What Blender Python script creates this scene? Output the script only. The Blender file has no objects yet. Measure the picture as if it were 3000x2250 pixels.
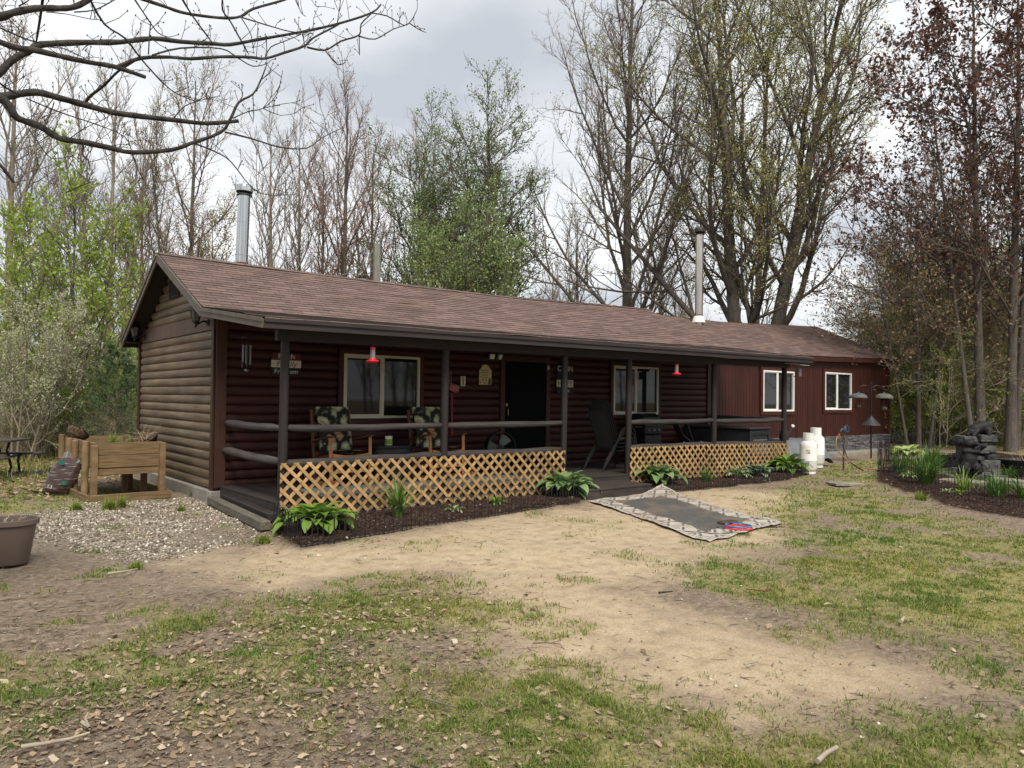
import bpy, math, random
import numpy as np
from mathutils import Vector, Matrix, Euler
PI = math.pi
R = math.radians
rnd = random.Random(11)
sc = bpy.context.scene
COL = sc.collection

# ------------------------------------------------------------------ camera
F_PX = 2201.36                      # focal length for a 3000 px wide frame
CAM = np.array([-3.966, -12.313, 1.367])
YAW, PITCH, ROLL = 0.68552, 0.019825, -0.012343
def cam_basis():
    cy, sy, cp, sp = math.cos(YAW), math.sin(YAW), math.cos(PITCH), math.sin(PITCH)
    f = np.array([sy*cp, cy*cp, sp]); r = np.array([cy, -sy, 0.0]); d = np.cross(f, r)
    cr, sr = math.cos(ROLL), math.sin(ROLL)
    return f, cr*r + sr*d, -sr*r + cr*d
FW, RT, DN = cam_basis()
cam_d = bpy.data.cameras.new('camera'); cam = bpy.data.objects.new('camera', cam_d); COL.objects.link(cam)
cam_d.sensor_fit = 'HORIZONTAL'; cam_d.sensor_width = 36; cam_d.lens = F_PX*36/3000
cam_d.clip_start = 0.05; cam_d.clip_end = 2000
up = -DN
cam.matrix_world = Matrix(((RT[0], up[0], -FW[0], CAM[0]), (RT[1], up[1], -FW[1], CAM[1]), (RT[2], up[2], -FW[2], CAM[2]), (0, 0, 0, 1)))
sc.camera = cam

def smooth(a, b, x):
    t = np.clip((np.asarray(x, float)-a)/(b-a), 0, 1); return t*t*(3-2*t)
def gz(x, y):                       # height of the ground
    x = np.asarray(x, float); y = np.asarray(y, float)
    z = -0.33 + 0.19*smooth(8, 25, x) + 0.07*smooth(-7, -10, y)*0
    z = z + 0.018*np.sin(x*0.9+0.6)*np.cos(y*0.8+1.1)*smooth(0.4, 3, np.abs(y+3.4)) * (y < -3.4)
    return z
def ray(u, v):
    d = FW*F_PX + RT*(u-1500) + DN*(v-1125); return d/np.linalg.norm(d)
def hit(u, v, ax, val):
    d = ray(u, v); return CAM + d*((val-CAM[ax])/d[ax])
def ground(u, v):                   # where the photograph's pixel meets the ground
    z = -0.33
    for _ in range(6):
        p = hit(u, v, 2, z); z = float(gz(p[0], p[1]))
    return np.array([p[0], p[1], z])
def at(u, depth):                   # ground point on a bearing at a depth along the view axis
    d = ray(u, 1180); p = CAM + d*(depth/float(d@FW)); return np.array([p[0], p[1], float(gz(p[0], p[1]))])
def at3(u, v, depth):
    d = ray(u, v); return CAM + d*(depth/float(d@FW))
DS = 3000/2212.0

# ------------------------------------------------------------------ helpers
def tag(o, label=None, cat=None, group=None, kind=None):
    if label: o['label'] = label
    if cat: o['category'] = cat
    if group: o['group'] = group
    if kind: o['kind'] = kind
    return o
def empty(name, loc=(0, 0, 0), rz=0.0, label=None, cat=None, group=None):
    o = bpy.data.objects.new(name, None); COL.objects.link(o)
    o.location = [float(q) for q in loc]; o.rotation_euler = (0, 0, rz); o.empty_display_size = 0.1
    return tag(o, label, cat, group)
def copy_tree(o, parent=None):
    c = o.copy(); COL.objects.link(c)
    if parent: c.parent = parent
    for ch in [x for x in bpy.data.objects if x.parent == o]: copy_tree(ch, c)
    return c

def mesh_np(name, V, FACES, mats=(), midx=None, smooth_=False):
    """FACES: list of int arrays (n,k)"""
    me = bpy.data.meshes.new(name)
    V = np.asarray(V, np.float32)
    me.vertices.add(len(V)); me.vertices.foreach_set('co', V.ravel())
    FACES = [np.asarray(f, np.int32) for f in FACES if len(f)]
    nl = sum(f.size for f in FACES); nf = sum(len(f) for f in FACES)
    me.loops.add(nl); me.polygons.add(nf)
    me.loops.foreach_set('vertex_index', np.concatenate([f.ravel() for f in FACES]))
    st = []; o = 0
    for f in FACES:
        st.append(o + np.arange(len(f))*f.shape[1]); o += f.size
    me.polygons.foreach_set('loop_start', np.concatenate(st).astype(np.int32))
    if midx is not None: me.polygons.foreach_set('material_index', np.asarray(midx, np.int32))
    if smooth_: me.polygons.foreach_set('use_smooth', np.ones(nf, bool))
    for m in mats: me.materials.append(m)
    me.update(calc_edges=True); me.validate()
    return me
def link(name, me, parent=None):
    o = bpy.data.objects.new(name, me); COL.objects.link(o)
    if parent: o.parent = parent
    return o

class MB:
    """collects shapes, links them as ONE mesh object"""
    def __init__(s): s.v = []; s.f = []; s.m = []; s.mi = 0; s.n = 0
    def add(s, vs, fs):
        b = s.n
        s.v.extend([tuple(float(q) for q in p) for p in vs]); s.n += len(vs)
        for f in fs: s.f.append(tuple(b+i for i in f)); s.m.append(s.mi)
        return s
    def box(s, c, size, rz=0.0, rot=None, bev=0.0):
        sx, sy, sz = [q/2 for q in size]
        if bev > 0:
            b = min(bev, sx*.9, sy*.9, sz*.9)
            vs = []
            for k, (z, i) in enumerate(((-sz, b), (-sz+b, 0), (sz-b, 0), (sz, b))):
                for (x, y) in ((-sx+i+ (0), -sy+i), (sx-i, -sy+i), (sx-i, sy-i), (-sx+i, sy-i)): vs.append((x, y, z))
            fs = [(3, 2, 1, 0), (12, 13, 14, 15)]
            for k in range(3):
                for j in range(4): a = k*4+j; bb = k*4+(j+1) % 4; fs.append((a, bb, bb+4, a+4))
        else:
            vs = [(x, y, z) for z in (-sz, sz) for (x, y) in ((-sx, -sy), (sx, -sy), (sx, sy), (-sx, sy))]
            fs = [(3, 2, 1, 0), (4, 5, 6, 7), (0, 1, 5, 4), (1, 2, 6, 5), (2, 3, 7, 6), (3, 0, 4, 7)]
        M = rot.to_matrix() if rot is not None else Matrix.Rotation(rz, 3, 'Z')
        return s.add([tuple(M @ Vector(p) + Vector(c)) for p in vs], fs)
    def bar(s, a, b, w, h, bev=0.0, upv=(0, 0, 1)):
        a = Vector(a); b = Vector(b); d = (b-a); L = d.length; d.normalize()
        u = Vector(upv); x = d.cross(u)
        if x.length < 1e-4: x = d.cross(Vector((0, 1, 0)))
        x.normalize(); z = x.cross(d); z.normalize()
        M = Matrix((x, d, z)).transposed()
        t = MB(); t.box((0, 0, 0), (w, L, h), bev=bev)
        return s.add([tuple(M @ Vector(p) + (a+b)/2) for p in t.v], t.f)
    def tube(s, pts, rad, n=8, caps=True):
        pts = [Vector(p) for p in pts]; k = len(pts)
        if not hasattr(rad, '__len__'): rad = [rad]*k
        vs = []; ref = None
        for i, p in enumerate(pts):
            t = (pts[min(i+1, k-1)] - pts[max(i-1, 0)])
            t = t.normalized() if t.length > 1e-9 else Vector((0, 0, 1))
            if ref is None:
                ref = t.cross(Vector((0, 0, 1)));
                if ref.length < 1e-3: ref = t.cross(Vector((0, 1, 0)))
            ref = (ref - t*ref.dot(t)); ref.normalize(); q = t.cross(ref)
            for j in range(n):
                a = 2*PI*j/n; vs.append(p + (ref*math.cos(a) + q*math.sin(a))*rad[i])
        fs = []
        for i in range(k-1):
            for j in range(n):
                a = i*n+j; b = i*n+(j+1) % n; fs.append((a, b, b+n, a+n))
        if caps: fs += [tuple(range(n))[::-1], tuple((k-1)*n+j for j in range(n))]
        return s.add(vs, fs)
    def lathe(s, prof, n=20, c=(0, 0, 0), cap0=True, cap1=True, M=None):
        vs = [(r*math.cos(2*PI*j/n), r*math.sin(2*PI*j/n), z) for (r, z) in prof for j in range(n)]
        if M is not None: vs = [tuple(M @ Vector(p)) for p in vs]
        vs = [(x+c[0], y+c[1], z+c[2]) for x, y, z in vs]
        fs = []
        for i in range(len(prof)-1):
            for j in range(n):
                a = i*n+j; b = i*n+(j+1) % n; fs.append((a, b, b+n, a+n))
        k = len(prof)-1
        if cap0: fs.append(tuple(range(n))[::-1])
        if cap1: fs.append(tuple(k*n+j for j in range(n)))
        return s.add(vs, fs)
    def prism(s, poly, d):          # poly of 3-D points, extruded along d
        n = len(poly); d = Vector(d)
        vs = [Vector(p) for p in poly] + [Vector(p)+d for p in poly]
        fs = [tuple(range(n))[::-1], tuple(range(n, 2*n))] + [(i, (i+1) % n, (i+1) % n+n, i+n) for i in range(n)]
        return s.add(vs, fs)
    def ell(s, c, r, n=14, m=9, M=None, jit=0.0):
        vs = []
        for i in range(m+1):
            th = PI*i/m
            for j in range(n):
                ph = 2*PI*j/n; k = 1+rnd.uniform(-jit, jit)
                p = Vector((r[0]*math.sin(th)*math.cos(ph)*k, r[1]*math.sin(th)*math.sin(ph)*k, r[2]*math.cos(th)*k))
                if M is not None: p = M @ p
                vs.append(p + Vector(c))
        fs = []
        for i in range(m):
            for j in range(n):
                a = i*n+j; b = i*n+(j+1) % n; fs.append((a, a+n, b+n, b))
        return s.add(vs, fs)
    def grid(s, P):                 # P[i][j] points
        n, m = len(P), len(P[0])
        return s.add([p for row in P for p in row], [(i*m+j, i*m+j+1, (i+1)*m+j+1, (i+1)*m+j) for i in range(n-1) for j in range(m-1)])
    def strip(s, pts, w, h):        # a board of w x h swept along points (h stays upright)
        pts = [Vector(p) for p in pts]; k = len(pts); vs = []
        for i, p in enumerate(pts):
            t = pts[min(i+1, k-1)]-pts[max(i-1, 0)]; x = t.cross(Vector((0, 0, 1))).normalized()*w/2; u = Vector((0, 0, h/2))
            vs += [p-x-u, p+x-u, p+x+u, p-x+u]
        fs = [(3, 2, 1, 0), tuple(4*(k-1)+j for j in range(4))]
        for i in range(k-1):
            for j in range(4): a = 4*i+j; b = 4*i+(j+1) % 4; fs.append((a, b, b+4, a+4))
        return s.add(vs, fs)
    def islands(s, name, mat, parent=None, sm=False):
        par = list(range(s.n))
        def fd(a):
            while par[a] != a: par[a] = par[par[a]]; a = par[a]
            return a
        for f in s.f:
            for q in f[1:]: par[fd(q)] = fd(f[0])
        out = []; groups = {}
        for i, f in enumerate(s.f): groups.setdefault(fd(f[0]), []).append(f)
        for g in groups.values():
            ids = sorted({i for f in g for i in f}); mp = {i: k for k, i in enumerate(ids)}
            m = MB(); m.add([s.v[i] for i in ids], [tuple(mp[i] for i in f) for f in g]); out.append(m.build(name, mat, parent, sm))
        return out
    def build(s, name, mat, parent=None, sm=False, mats=None):
        me = bpy.data.meshes.new(name); me.from_pydata(s.v, [], s.f)
        ml = mats if mats else [mat]
        for m in ml: me.materials.append(m)
        if len(ml) > 1: me.polygons.foreach_set('material_index', s.m)
        if sm: me.polygons.foreach_set('use_smooth', [True]*len(s.f))
        me.update(); me.validate()
        return link(name, me, parent)
def soft(o, ang=40):
    """smooth faces but keep edges sharper than ang"""
    me = o.data; me.polygons.foreach_set('use_smooth', [True]*len(me.polygons)); me.set_sharp_from_angle(angle=R(ang)); return o
def remeshed(name, mb, mat, parent, vox, sm=6):
    o = mb.build(name+'_src', mat); m = o.modifiers.new('r', 'REMESH'); m.mode = 'VOXEL'; m.voxel_size = vox
    m2 = o.modifiers.new('s', 'SMOOTH'); m2.iterations = sm; m2.factor = 0.5
    dg = bpy.context.evaluated_depsgraph_get(); me = bpy.data.meshes.new_from_object(o.evaluated_get(dg))
    bpy.data.objects.remove(o)
    me.name = name; me.polygons.foreach_set('use_smooth', [True]*len(me.polygons))
    if not me.materials: me.materials.append(mat)
    return link(name, me, parent)
def lettering(name, body, size, M, mat, parent, ext=0.0015, shear=0.0, xs=1.0):
    cu = bpy.data.curves.new(name, 'FONT'); cu.body = body; cu.size = size; cu.align_x = 'CENTER'; cu.align_y = 'CENTER'
    cu.extrude = ext; cu.shear = shear; cu.resolution_u = 3
    o = bpy.data.objects.new(name+'_c', cu); COL.objects.link(o)
    dg = bpy.context.evaluated_depsgraph_get(); dg.update()
    me = bpy.data.meshes.new_from_object(o.evaluated_get(dg)); bpy.data.objects.remove(o)
    me.transform(M @ Matrix.Diagonal((xs, 1, 1, 1)).to_4x4()); me.materials.clear(); me.materials.append(mat); me.name = name
    return link(name, me, parent)
FRONT = Matrix.Rotation(PI/2, 4, 'X')    # lettering in XY turned to face -Y

# ------------------------------------------------------------------ noise for masks
_tab = np.random.RandomState(3).rand(256, 256)
def vnoise(x, y):
    xi = np.floor(x).astype(int); yi = np.floor(y).astype(int); fx = x-xi; fy = y-yi
    fx = fx*fx*(3-2*fx); fy = fy*fy*(3-2*fy)
    g = lambda a, b: _tab[a % 256, b % 256]
    return (g(xi, yi)*(1-fx)+g(xi+1, yi)*fx)*(1-fy) + (g(xi, yi+1)*(1-fx)+g(xi+1, yi+1)*fx)*fy
def fbm(x, y, o=4):
    s = 0; a = .5; t = 0
    for i in range(o): s = s + a*vnoise(x*2**i+17*i, y*2**i+31*i); t += a; a *= .5
    return s/t
def poly_sd(px, py, poly):          # signed distance, positive inside
    poly = np.asarray(poly, float); d = np.full(px.shape, 1e9); ins = np.zeros(px.shape, bool)
    for i in range(len(poly)):
        ax, ay = poly[i]; bx, by = poly[(i+1) % len(poly)]
        ex, ey = bx-ax, by-ay; L = ex*ex+ey*ey+1e-12
        t = np.clip(((px-ax)*ex+(py-ay)*ey)/L, 0, 1)
        d = np.minimum(d, np.hypot(px-ax-t*ex, py-ay-t*ey))
        c = ((ay > py) != (by > py)) & (px < (bx-ax)*(py-ay)/((by-ay) if by != ay else 1e-12)+ax)
        ins ^= c
    return np.where(ins, d, -d)

# ------------------------------------------------------------------ materials
def _n(nt, t, x=0, y=0): return nt.nodes.new(t)
def new_mat(name):
    m = bpy.data.materials.new(name); m.use_nodes = True; nt = m.node_tree
    b = nt.nodes['Principled BSDF']; return m, nt, b
def rgb(c): return (c[0], c[1], c[2], 1.0)
def mat(name, col, rough=.75, var=.3, scale=6.0, stretch=(1, 1, 1), bump=.25, bscale=None, metal=0.0, spec=.35, col2=None, island=0.0, detail=6, dist=.006, knots=0.0):
    m, nt, b = new_mat(name); L = nt.links.new
    tc = _n(nt, 'ShaderNodeTexCoord'); mp = _n(nt, 'ShaderNodeMapping'); mp.inputs['Scale'].default_value = stretch
    L(tc.outputs['Object'], mp.inputs['Vector'])
    nz = _n(nt, 'ShaderNodeTexNoise'); nz.inputs['Scale'].default_value = scale; nz.inputs['Detail'].default_value = detail; nz.inputs['Roughness'].default_value = .6
    L(mp.outputs[0], nz.inputs['Vector'])
    rp = _n(nt, 'ShaderNodeValToRGB'); rp.color_ramp.elements[0].position = .3; rp.color_ramp.elements[1].position = .72
    c1 = [q*(1-var) for q in col]; c2 = col2 if col2 else [min(1, q*(1+var)) for q in col]
    rp.color_ramp.elements[0].color = rgb(c1); rp.color_ramp.elements[1].color = rgb(c2)
    L(nz.outputs['Fac'], rp.inputs['Fac']); out = rp.outputs['Color']
    if island > 0:
        gi = _n(nt, 'ShaderNodeNewGeometry'); mr = _n(nt, 'ShaderNodeMapRange'); mr.inputs['To Min'].default_value = 1-island; mr.inputs['To Max'].default_value = 1+island
        L(gi.outputs['Random Per Island'], mr.inputs['Value'])
        mx = _n(nt, 'ShaderNodeMix'); mx.data_type = 'RGBA'; mx.blend_type = 'MULTIPLY'; mx.inputs['Factor'].default_value = 1
        L(out, mx.inputs['A']); L(mr.outputs[0], mx.inputs['B']); out = mx.outputs['Result']
    if knots > 0:
        vo = _n(nt, 'ShaderNodeTexVoronoi'); vo.inputs['Scale'].default_value = 2.6; L(tc.outputs['Object'], vo.inputs['Vector'])
        kr = _n(nt, 'ShaderNodeValToRGB'); kr.color_ramp.elements[0].position = .035; kr.color_ramp.elements[0].color = rgb([1-knots]*3); kr.color_ramp.elements[1].position = .085; kr.color_ramp.elements[1].color = (1, 1, 1, 1); L(vo.outputs['Distance'], kr.inputs['Fac'])
        wn = _n(nt, 'ShaderNodeTexNoise'); wn.inputs['Scale'].default_value = .9; wn.inputs['Detail'].default_value = 6; L(tc.outputs['Object'], wn.inputs['Vector'])
        wr = _n(nt, 'ShaderNodeMapRange'); wr.inputs['From Min'].default_value = .3; wr.inputs['From Max'].default_value = .7; wr.inputs['To Min'].default_value = .72; wr.inputs['To Max'].default_value = 1.28; L(wn.outputs['Fac'], wr.inputs['Value'])
        for q_ in (kr.outputs['Color'], wr.outputs[0]):
            mx = _n(nt, 'ShaderNodeMix'); mx.data_type = 'RGBA'; mx.blend_type = 'MULTIPLY'; mx.inputs['Factor'].default_value = 1
            L(out, mx.inputs['A']); L(q_, mx.inputs['B']); out = mx.outputs['Result']
    L(out, b.inputs['Base Color'])
    b.inputs['Roughness'].default_value = rough; b.inputs['Metallic'].default_value = metal; b.inputs['Specular IOR Level'].default_value = spec
    if bump > 0:
        n2 = _n(nt, 'ShaderNodeTexNoise'); n2.inputs['Scale'].default_value = bscale or scale*4; n2.inputs['Detail'].default_value = 5
        L(mp.outputs[0], n2.inputs['Vector'])
        bp = _n(nt, 'ShaderNodeBump'); bp.inputs['Strength'].default_value = bump; bp.inputs['Distance'].default_value = dist
        L(n2.outputs['Fac'], bp.inputs['Height']); L(bp.outputs[0], b.inputs['Normal'])
    return m
def leaf_mat(name, c1, c2, rough=.55, trans=.35, c3=None, area=0.0):
    """colour varies from leaf to leaf; some light passes through"""
    m, nt, b = new_mat(name); L = nt.links.new
    gi = _n(nt, 'ShaderNodeNewGeometry'); rp = _n(nt, 'ShaderNodeValToRGB')
    rp.color_ramp.elements[0].color = rgb(c1); rp.color_ramp.elements[1].color = rgb(c2)
    if c3: e = rp.color_ramp.elements.new(.85); e.color = rgb(c2); rp.color_ramp.elements[-1].color = rgb(c3)
    L(gi.outputs['Random Per Island'], rp.inputs['Fac']); colr = rp.outputs['Color']
    if area > 0:
        tc = _n(nt, 'ShaderNodeTexCoord'); an = _n(nt, 'ShaderNodeTexNoise'); an.inputs['Scale'].default_value = .8; an.inputs['Detail'].default_value = 5; L(tc.outputs['Object'], an.inputs['Vector'])
        ar_ = _n(nt, 'ShaderNodeValToRGB'); ar_.color_ramp.elements[0].position = .36; ar_.color_ramp.elements[0].color = rgb((1-area*1.3, 1-area*.5, 1-area*.8)); ar_.color_ramp.elements[1].position = .64; ar_.color_ramp.elements[1].color = rgb((1+area*.4, 1+area*.15, 1+area*.3)); L(an.outputs['Fac'], ar_.inputs['Fac'])
        mx_ = _n(nt, 'ShaderNodeMix'); mx_.data_type = 'RGBA'; mx_.blend_type = 'MULTIPLY'; mx_.inputs['Factor'].default_value = 1; L(colr, mx_.inputs['A']); L(ar_.outputs['Color'], mx_.inputs['B']); colr = mx_.outputs['Result']
    L(colr, b.inputs['Base Color'])
    b.inputs['Roughness'].default_value = rough; b.inputs['Specular IOR Level'].default_value = .3
    if trans > 0:
        tr = _n(nt, 'ShaderNodeBsdfTranslucent'); L(colr, tr.inputs['Color'])
        mx = _n(nt, 'ShaderNodeMixShader'); mx.inputs['Fac'].default_value = trans
        L(b.outputs[0], mx.inputs[1]); L(tr.outputs[0], mx.inputs[2]); L(mx.outputs[0], nt.nodes['Material Output'].inputs['Surface'])
    return m
def vcol_mat(name, attr='col', rough=.9, bump=.4, bscale=160, var=.15):
    m, nt, b = new_mat(name); L = nt.links.new
    at_ = _n(nt, 'ShaderNodeVertexColor'); at_.layer_name = attr
    nz = _n(nt, 'ShaderNodeTexNoise'); nz.inputs['Scale'].default_value = bscale; nz.inputs['Detail'].default_value = 4
    tc = _n(nt, 'ShaderNodeTexCoord'); L(tc.outputs['Object'], nz.inputs['Vector'])
    mr = _n(nt, 'ShaderNodeMapRange'); mr.inputs['To Min'].default_value = 1-var*2; mr.inputs['To Max'].default_value = 1+var*2; L(nz.outputs['Fac'], mr.inputs['Value'])
    mx = _n(nt, 'ShaderNodeMix'); mx.data_type = 'RGBA'; mx.blend_type = 'MULTIPLY'; mx.inputs['Factor'].default_value = 1
    L(at_.outputs['Color'], mx.inputs['A']); L(mr.outputs[0], mx.inputs['B']); L(mx.outputs['Result'], b.inputs['Base Color'])
    bp = _n(nt, 'ShaderNodeBump'); bp.inputs['Strength'].default_value = bump; bp.inputs['Distance'].default_value = .004
    L(nz.outputs['Fac'], bp.inputs['Height']); L(bp.outputs[0], b.inputs['Normal'])
    b.inputs['Roughness'].default_value = rough; b.inputs['Specular IOR Level'].default_value = .2
    return m
def glass_mat(name, tint=(.55, .58, .55), rough=.03, refl=.5):
    m, nt, b = new_mat(name); L = nt.links.new
    b.inputs['Base Color'].default_value = rgb(tint); b.inputs['Roughness'].default_value = rough; b.inputs['Specular IOR Level'].default_value = refl
    b.inputs['IOR'].default_value = 1.5
    return m

M = {}
M['log_gable'] = mat('weathered_log_stain', (.125, .088, .056), .62, .35, 3, (1, .25, 6), .25, 60, col2=(.20, .148, .098), knots=.45, island=.10)
M['log_front'] = mat('red_log_stain', (.032, .0085, .0065), .6, .4, 3, (.25, 1, 6), .25, 60, col2=(.055, .014, .010), knots=.45, island=.12)
M['corner_board'] = mat('corner_board_stain', (.048, .019, .012), .6, .3, 4, (6, 6, .5), .25, 50)
M['brown_board'] = mat('brown_stained_board', (.11, .072, .055), .7, .2, 4, (1, 1, 1), .2, 60)
M['fascia'] = mat('dark_fascia_paint', (.028, .022, .021), .65, .25, 4, (.4, 1, 3), .2, 60)
M['rake'] = mat('weathered_rake_board', (.11, .092, .075), .7, .25, 4, (1, 1, 1), .25, 60)
M['soffit'] = mat('soffit_board', (.03, .024, .02), .8, .2)
M['post'] = mat('dark_post_stain', (.020, .016, .0155), .6, .25, 5, (5, 5, .6), .3, 60)
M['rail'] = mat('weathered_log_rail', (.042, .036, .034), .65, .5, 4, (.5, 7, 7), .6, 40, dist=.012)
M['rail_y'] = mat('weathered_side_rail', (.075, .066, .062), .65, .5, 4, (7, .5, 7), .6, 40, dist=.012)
M['deck'] = mat('deck_boards_stain', (.035, .029, .026), .7, .35, 5, (.4, 8, 1), .3, 60)
M['step'] = mat('worn_step_stain', (.045, .035, .032), .7, .5, 6, (.5, 5, 1), .3, 60)
M['lattice'] = mat('pine_lattice', (.32, .195, .08), .7, .25, 9, (1, 1, 1), .25, 70, island=.30, col2=(.43, .28, .13), knots=.35)
M['pine'] = mat('treated_pine', (.175, .11, .052), .75, .4, 5, (1, 1, 1), .3, 60, island=.2, col2=(.25, .17, .088))
M['pine_x'] = mat('treated_pine_boards', (.16, .10, .045), .75, .5, 5, (.5, 1, 9), .3, 60, island=.15, col2=(.25, .17, .085))
M['vinyl_tan'] = mat('almond_vinyl', (.54, .52, .42), .45, .06, bump=0)
M['vinyl'] = mat('white_vinyl', (.78, .78, .76), .4, .05, bump=0)
M['pane'] = glass_mat('window_glass', (.012, .014, .014), .03, .38)
M['screen'] = mat('insect_screen', (.05, .052, .055), .6, .1, bump=0)
M['door'] = mat('dark_door', (.004, .005, .006), .75, .2, bump=.05, spec=.08)
M['trim_red'] = mat('red_window_trim', (.052, .013, .009), .6, .3, 4, (1, 1, 1), .2, 60)
M['concrete'] = mat('concrete', (.24, .225, .20), .9, .25, 5, bump=.4, bscale=50)
M['metal'] = mat('galvanised_pipe', (.50, .50, .49), .14, .25, 3, (9, 9, .15), 0, metal=1.0, spec=.5)  # stretched noise paints upright reflection streaks into the base colour
M['metal2'] = mat('smoked_pipe', (.50, .46, .40), .28, .35, 2, (5, 5, .5), 0, metal=1.0, spec=.5)
M['soot'] = mat('sooty_cap', (.05, .045, .042), .5, .3, 8, metal=.6, bump=.1)
M['flash'] = mat('white_flashing', (.7, .69, .64), .6, .1)
M['rust'] = mat('rust_collar', (.13, .04, .025), .8, .3)
M['black'] = mat('black_metal', (.012, .012, .013), .45, .2, bump=.1)
M['blackp'] = mat('black_plastic', (.018, .018, .02), .5, .2, bump=.1)
M['dgrey'] = mat('charcoal_plastic', (.035, .037, .04), .5, .2, bump=.1)
M['grey'] = mat('grey_plastic', (.16, .165, .17), .5, .15, bump=.1)
M['red'] = mat('red_plastic', (.62, .02, .03), .35, .08, bump=0)
M['clear'] = mat('cloudy_bottle', (.17, .165, .16), .15, .1, bump=0, spec=.6)
M['lampglass'] = mat('grey_lantern_glass', (.09, .09, .085), .12, .1, bump=0, spec=.6)
M['white'] = mat('white_paint', (.72, .72, .68), .35, .08, 4, bump=.05)
M['white2'] = mat('bright_white_paint', (.82, .82, .80), .3, .06, 4, bump=.05)
M['cream'] = mat('cream_board', (.55, .45, .24), .6, .15, bump=.1)
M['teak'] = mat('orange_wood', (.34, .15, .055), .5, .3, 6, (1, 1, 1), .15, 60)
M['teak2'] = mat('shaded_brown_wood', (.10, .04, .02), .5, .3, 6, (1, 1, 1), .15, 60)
M['pot'] = mat('taupe_plastic', (.135, .105, .09), .55, .08, 4, bump=.08)
M['soil'] = mat('potting_soil', (.10, .075, .05), .95, .5, 30, bump=.8, bscale=60, dist=.02)
M['bark'] = mat('grey_bark', (.105, .092, .078), .9, .4, 5, (3, 3, .7), .8, 16, dist=.03)
M['bark2'] = mat('pale_bark', (.24, .205, .155), .9, .35, 5, (3, 3, .7), .6, 16, dist=.03)
M['barkd'] = mat('dark_bark', (.028, .025, .023), .9, .5, 12, (1, 1, 1), .8, 40, dist=.014, col2=(.072, .068, .060))
M['twig'] = mat('grey_twigs', (.19, .163, .137), .9, .25, 3, bump=0)
M['twigr'] = mat('reddish_twigs', (.22, .145, .105), .9, .25, 3, bump=0)
M['twigp'] = mat('pale_twigs', (.38, .32, .235), .9, .25, 3, bump=0)
M['twigd'] = mat('dark_twigs', (.10, .083, .07), .9, .25, 3, bump=0)
M['timber'] = mat('grey_timber', (.12, .11, .085), .85, .4, 5, (7, .5, 5), .5, 40)
M['polewood'] = mat('weathered_pole_wood', (.22, .215, .19), .85, .35, 5, (6, 6, .4), .5, 40)
M['brass'] = mat('brass', (.35, .22, .07), .3, .1, bump=0, metal=1.0)

# ------------------------------------------------------------------ sky and sun
w = bpy.data.worlds.new('World'); sc.world = w; w.use_nodes = True
nt = w.node_tree; nt.nodes.clear(); L = nt.links.new
SUN_EL, SUN_ROT = R(52), R(200)
sky = nt.nodes.new('ShaderNodeTexSky'); sky.sky_type = 'NISHITA'; sky.sun_disc = False; sky.sun_elevation = SUN_EL; sky.sun_rotation = SUN_ROT; sky.dust_density = 2
b1 = nt.nodes.new('ShaderNodeBackground'); b1.inputs['Strength'].default_value = .06; L(sky.outputs[0], b1.inputs['Color'])
tc = nt.nodes.new('ShaderNodeTexCoord'); sp = nt.nodes.new('ShaderNodeSeparateXYZ'); L(tc.outputs['Generated'], sp.inputs[0])
def mth(op, a, b=None, c=None):
    n = nt.nodes.new('ShaderNodeMath'); n.operation = op
    for i, q in enumerate((a, b, c)):
        if q is None: continue
        if isinstance(q, (int, float)): n.inputs[i].default_value = q
        else: L(q, n.inputs[i])
    return n.outputs[0]
zz = mth('ADD', mth('MAXIMUM', sp.outputs['Z'], 0.0), .22)
cb = nt.nodes.new('ShaderNodeCombineXYZ'); L(mth('DIVIDE', sp.outputs['X'], zz), cb.inputs[0]); L(mth('DIVIDE', sp.outputs['Y'], zz), cb.inputs[1])
n1 = nt.nodes.new('ShaderNodeTexNoise'); n1.inputs['Scale'].default_value = .9; n1.inputs['Detail'].default_value = 7; n1.inputs['Roughness'].default_value = .52; n1.inputs['Distortion'].default_value = .3
mpw = nt.nodes.new('ShaderNodeMapping'); mpw.inputs['Location'].default_value = (2.35, 0.55, 0); L(cb.outputs[0], mpw.inputs[0]); L(mpw.outputs[0], n1.inputs['Vector'])
cr = nt.nodes.new('ShaderNodeValToRGB'); e = cr.color_ramp.elements
e[0].position = .36; e[0].color = (.53, .56, .605, 1); e[1].position = .62; e[1].color = (1.06, 1.07, 1.08, 1)
k = e.new(.50); k.color = (.84, .86, .88, 1)
L(n1.outputs['Fac'], cr.inputs['Fac'])
b2 = nt.nodes.new('ShaderNodeBackground'); b2.inputs['Strength'].default_value = .60; L(cr.outputs[0], b2.inputs['Color'])
mxs = nt.nodes.new('ShaderNodeMixShader'); mxs.inputs['Fac'].default_value = .9
L(b1.outputs[0], mxs.inputs[1]); L(b2.outputs[0], mxs.inputs[2])
wo = nt.nodes.new('ShaderNodeOutputWorld'); L(mxs.outputs[0], wo.inputs['Surface'])
sd = bpy.data.lights.new('sun', 'SUN'); sd.energy = 2.0; sd.angle = R(22); sd.color = (1, .92, .80)
so = bpy.data.objects.new('sun', sd); COL.objects.link(so)
sdir = Vector((math.sin(SUN_ROT)*math.cos(SUN_EL), math.cos(SUN_ROT)*math.cos(SUN_EL), math.sin(SUN_EL)))
so.rotation_euler = sdir.to_track_quat('Z', 'Y').to_euler()
sc.view_settings.view_transform = 'Standard'; sc.view_settings.look = 'None'; sc.view_settings.exposure = 1.0; sc.view_settings.gamma = 1
sc.render.engine = 'CYCLES'
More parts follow.
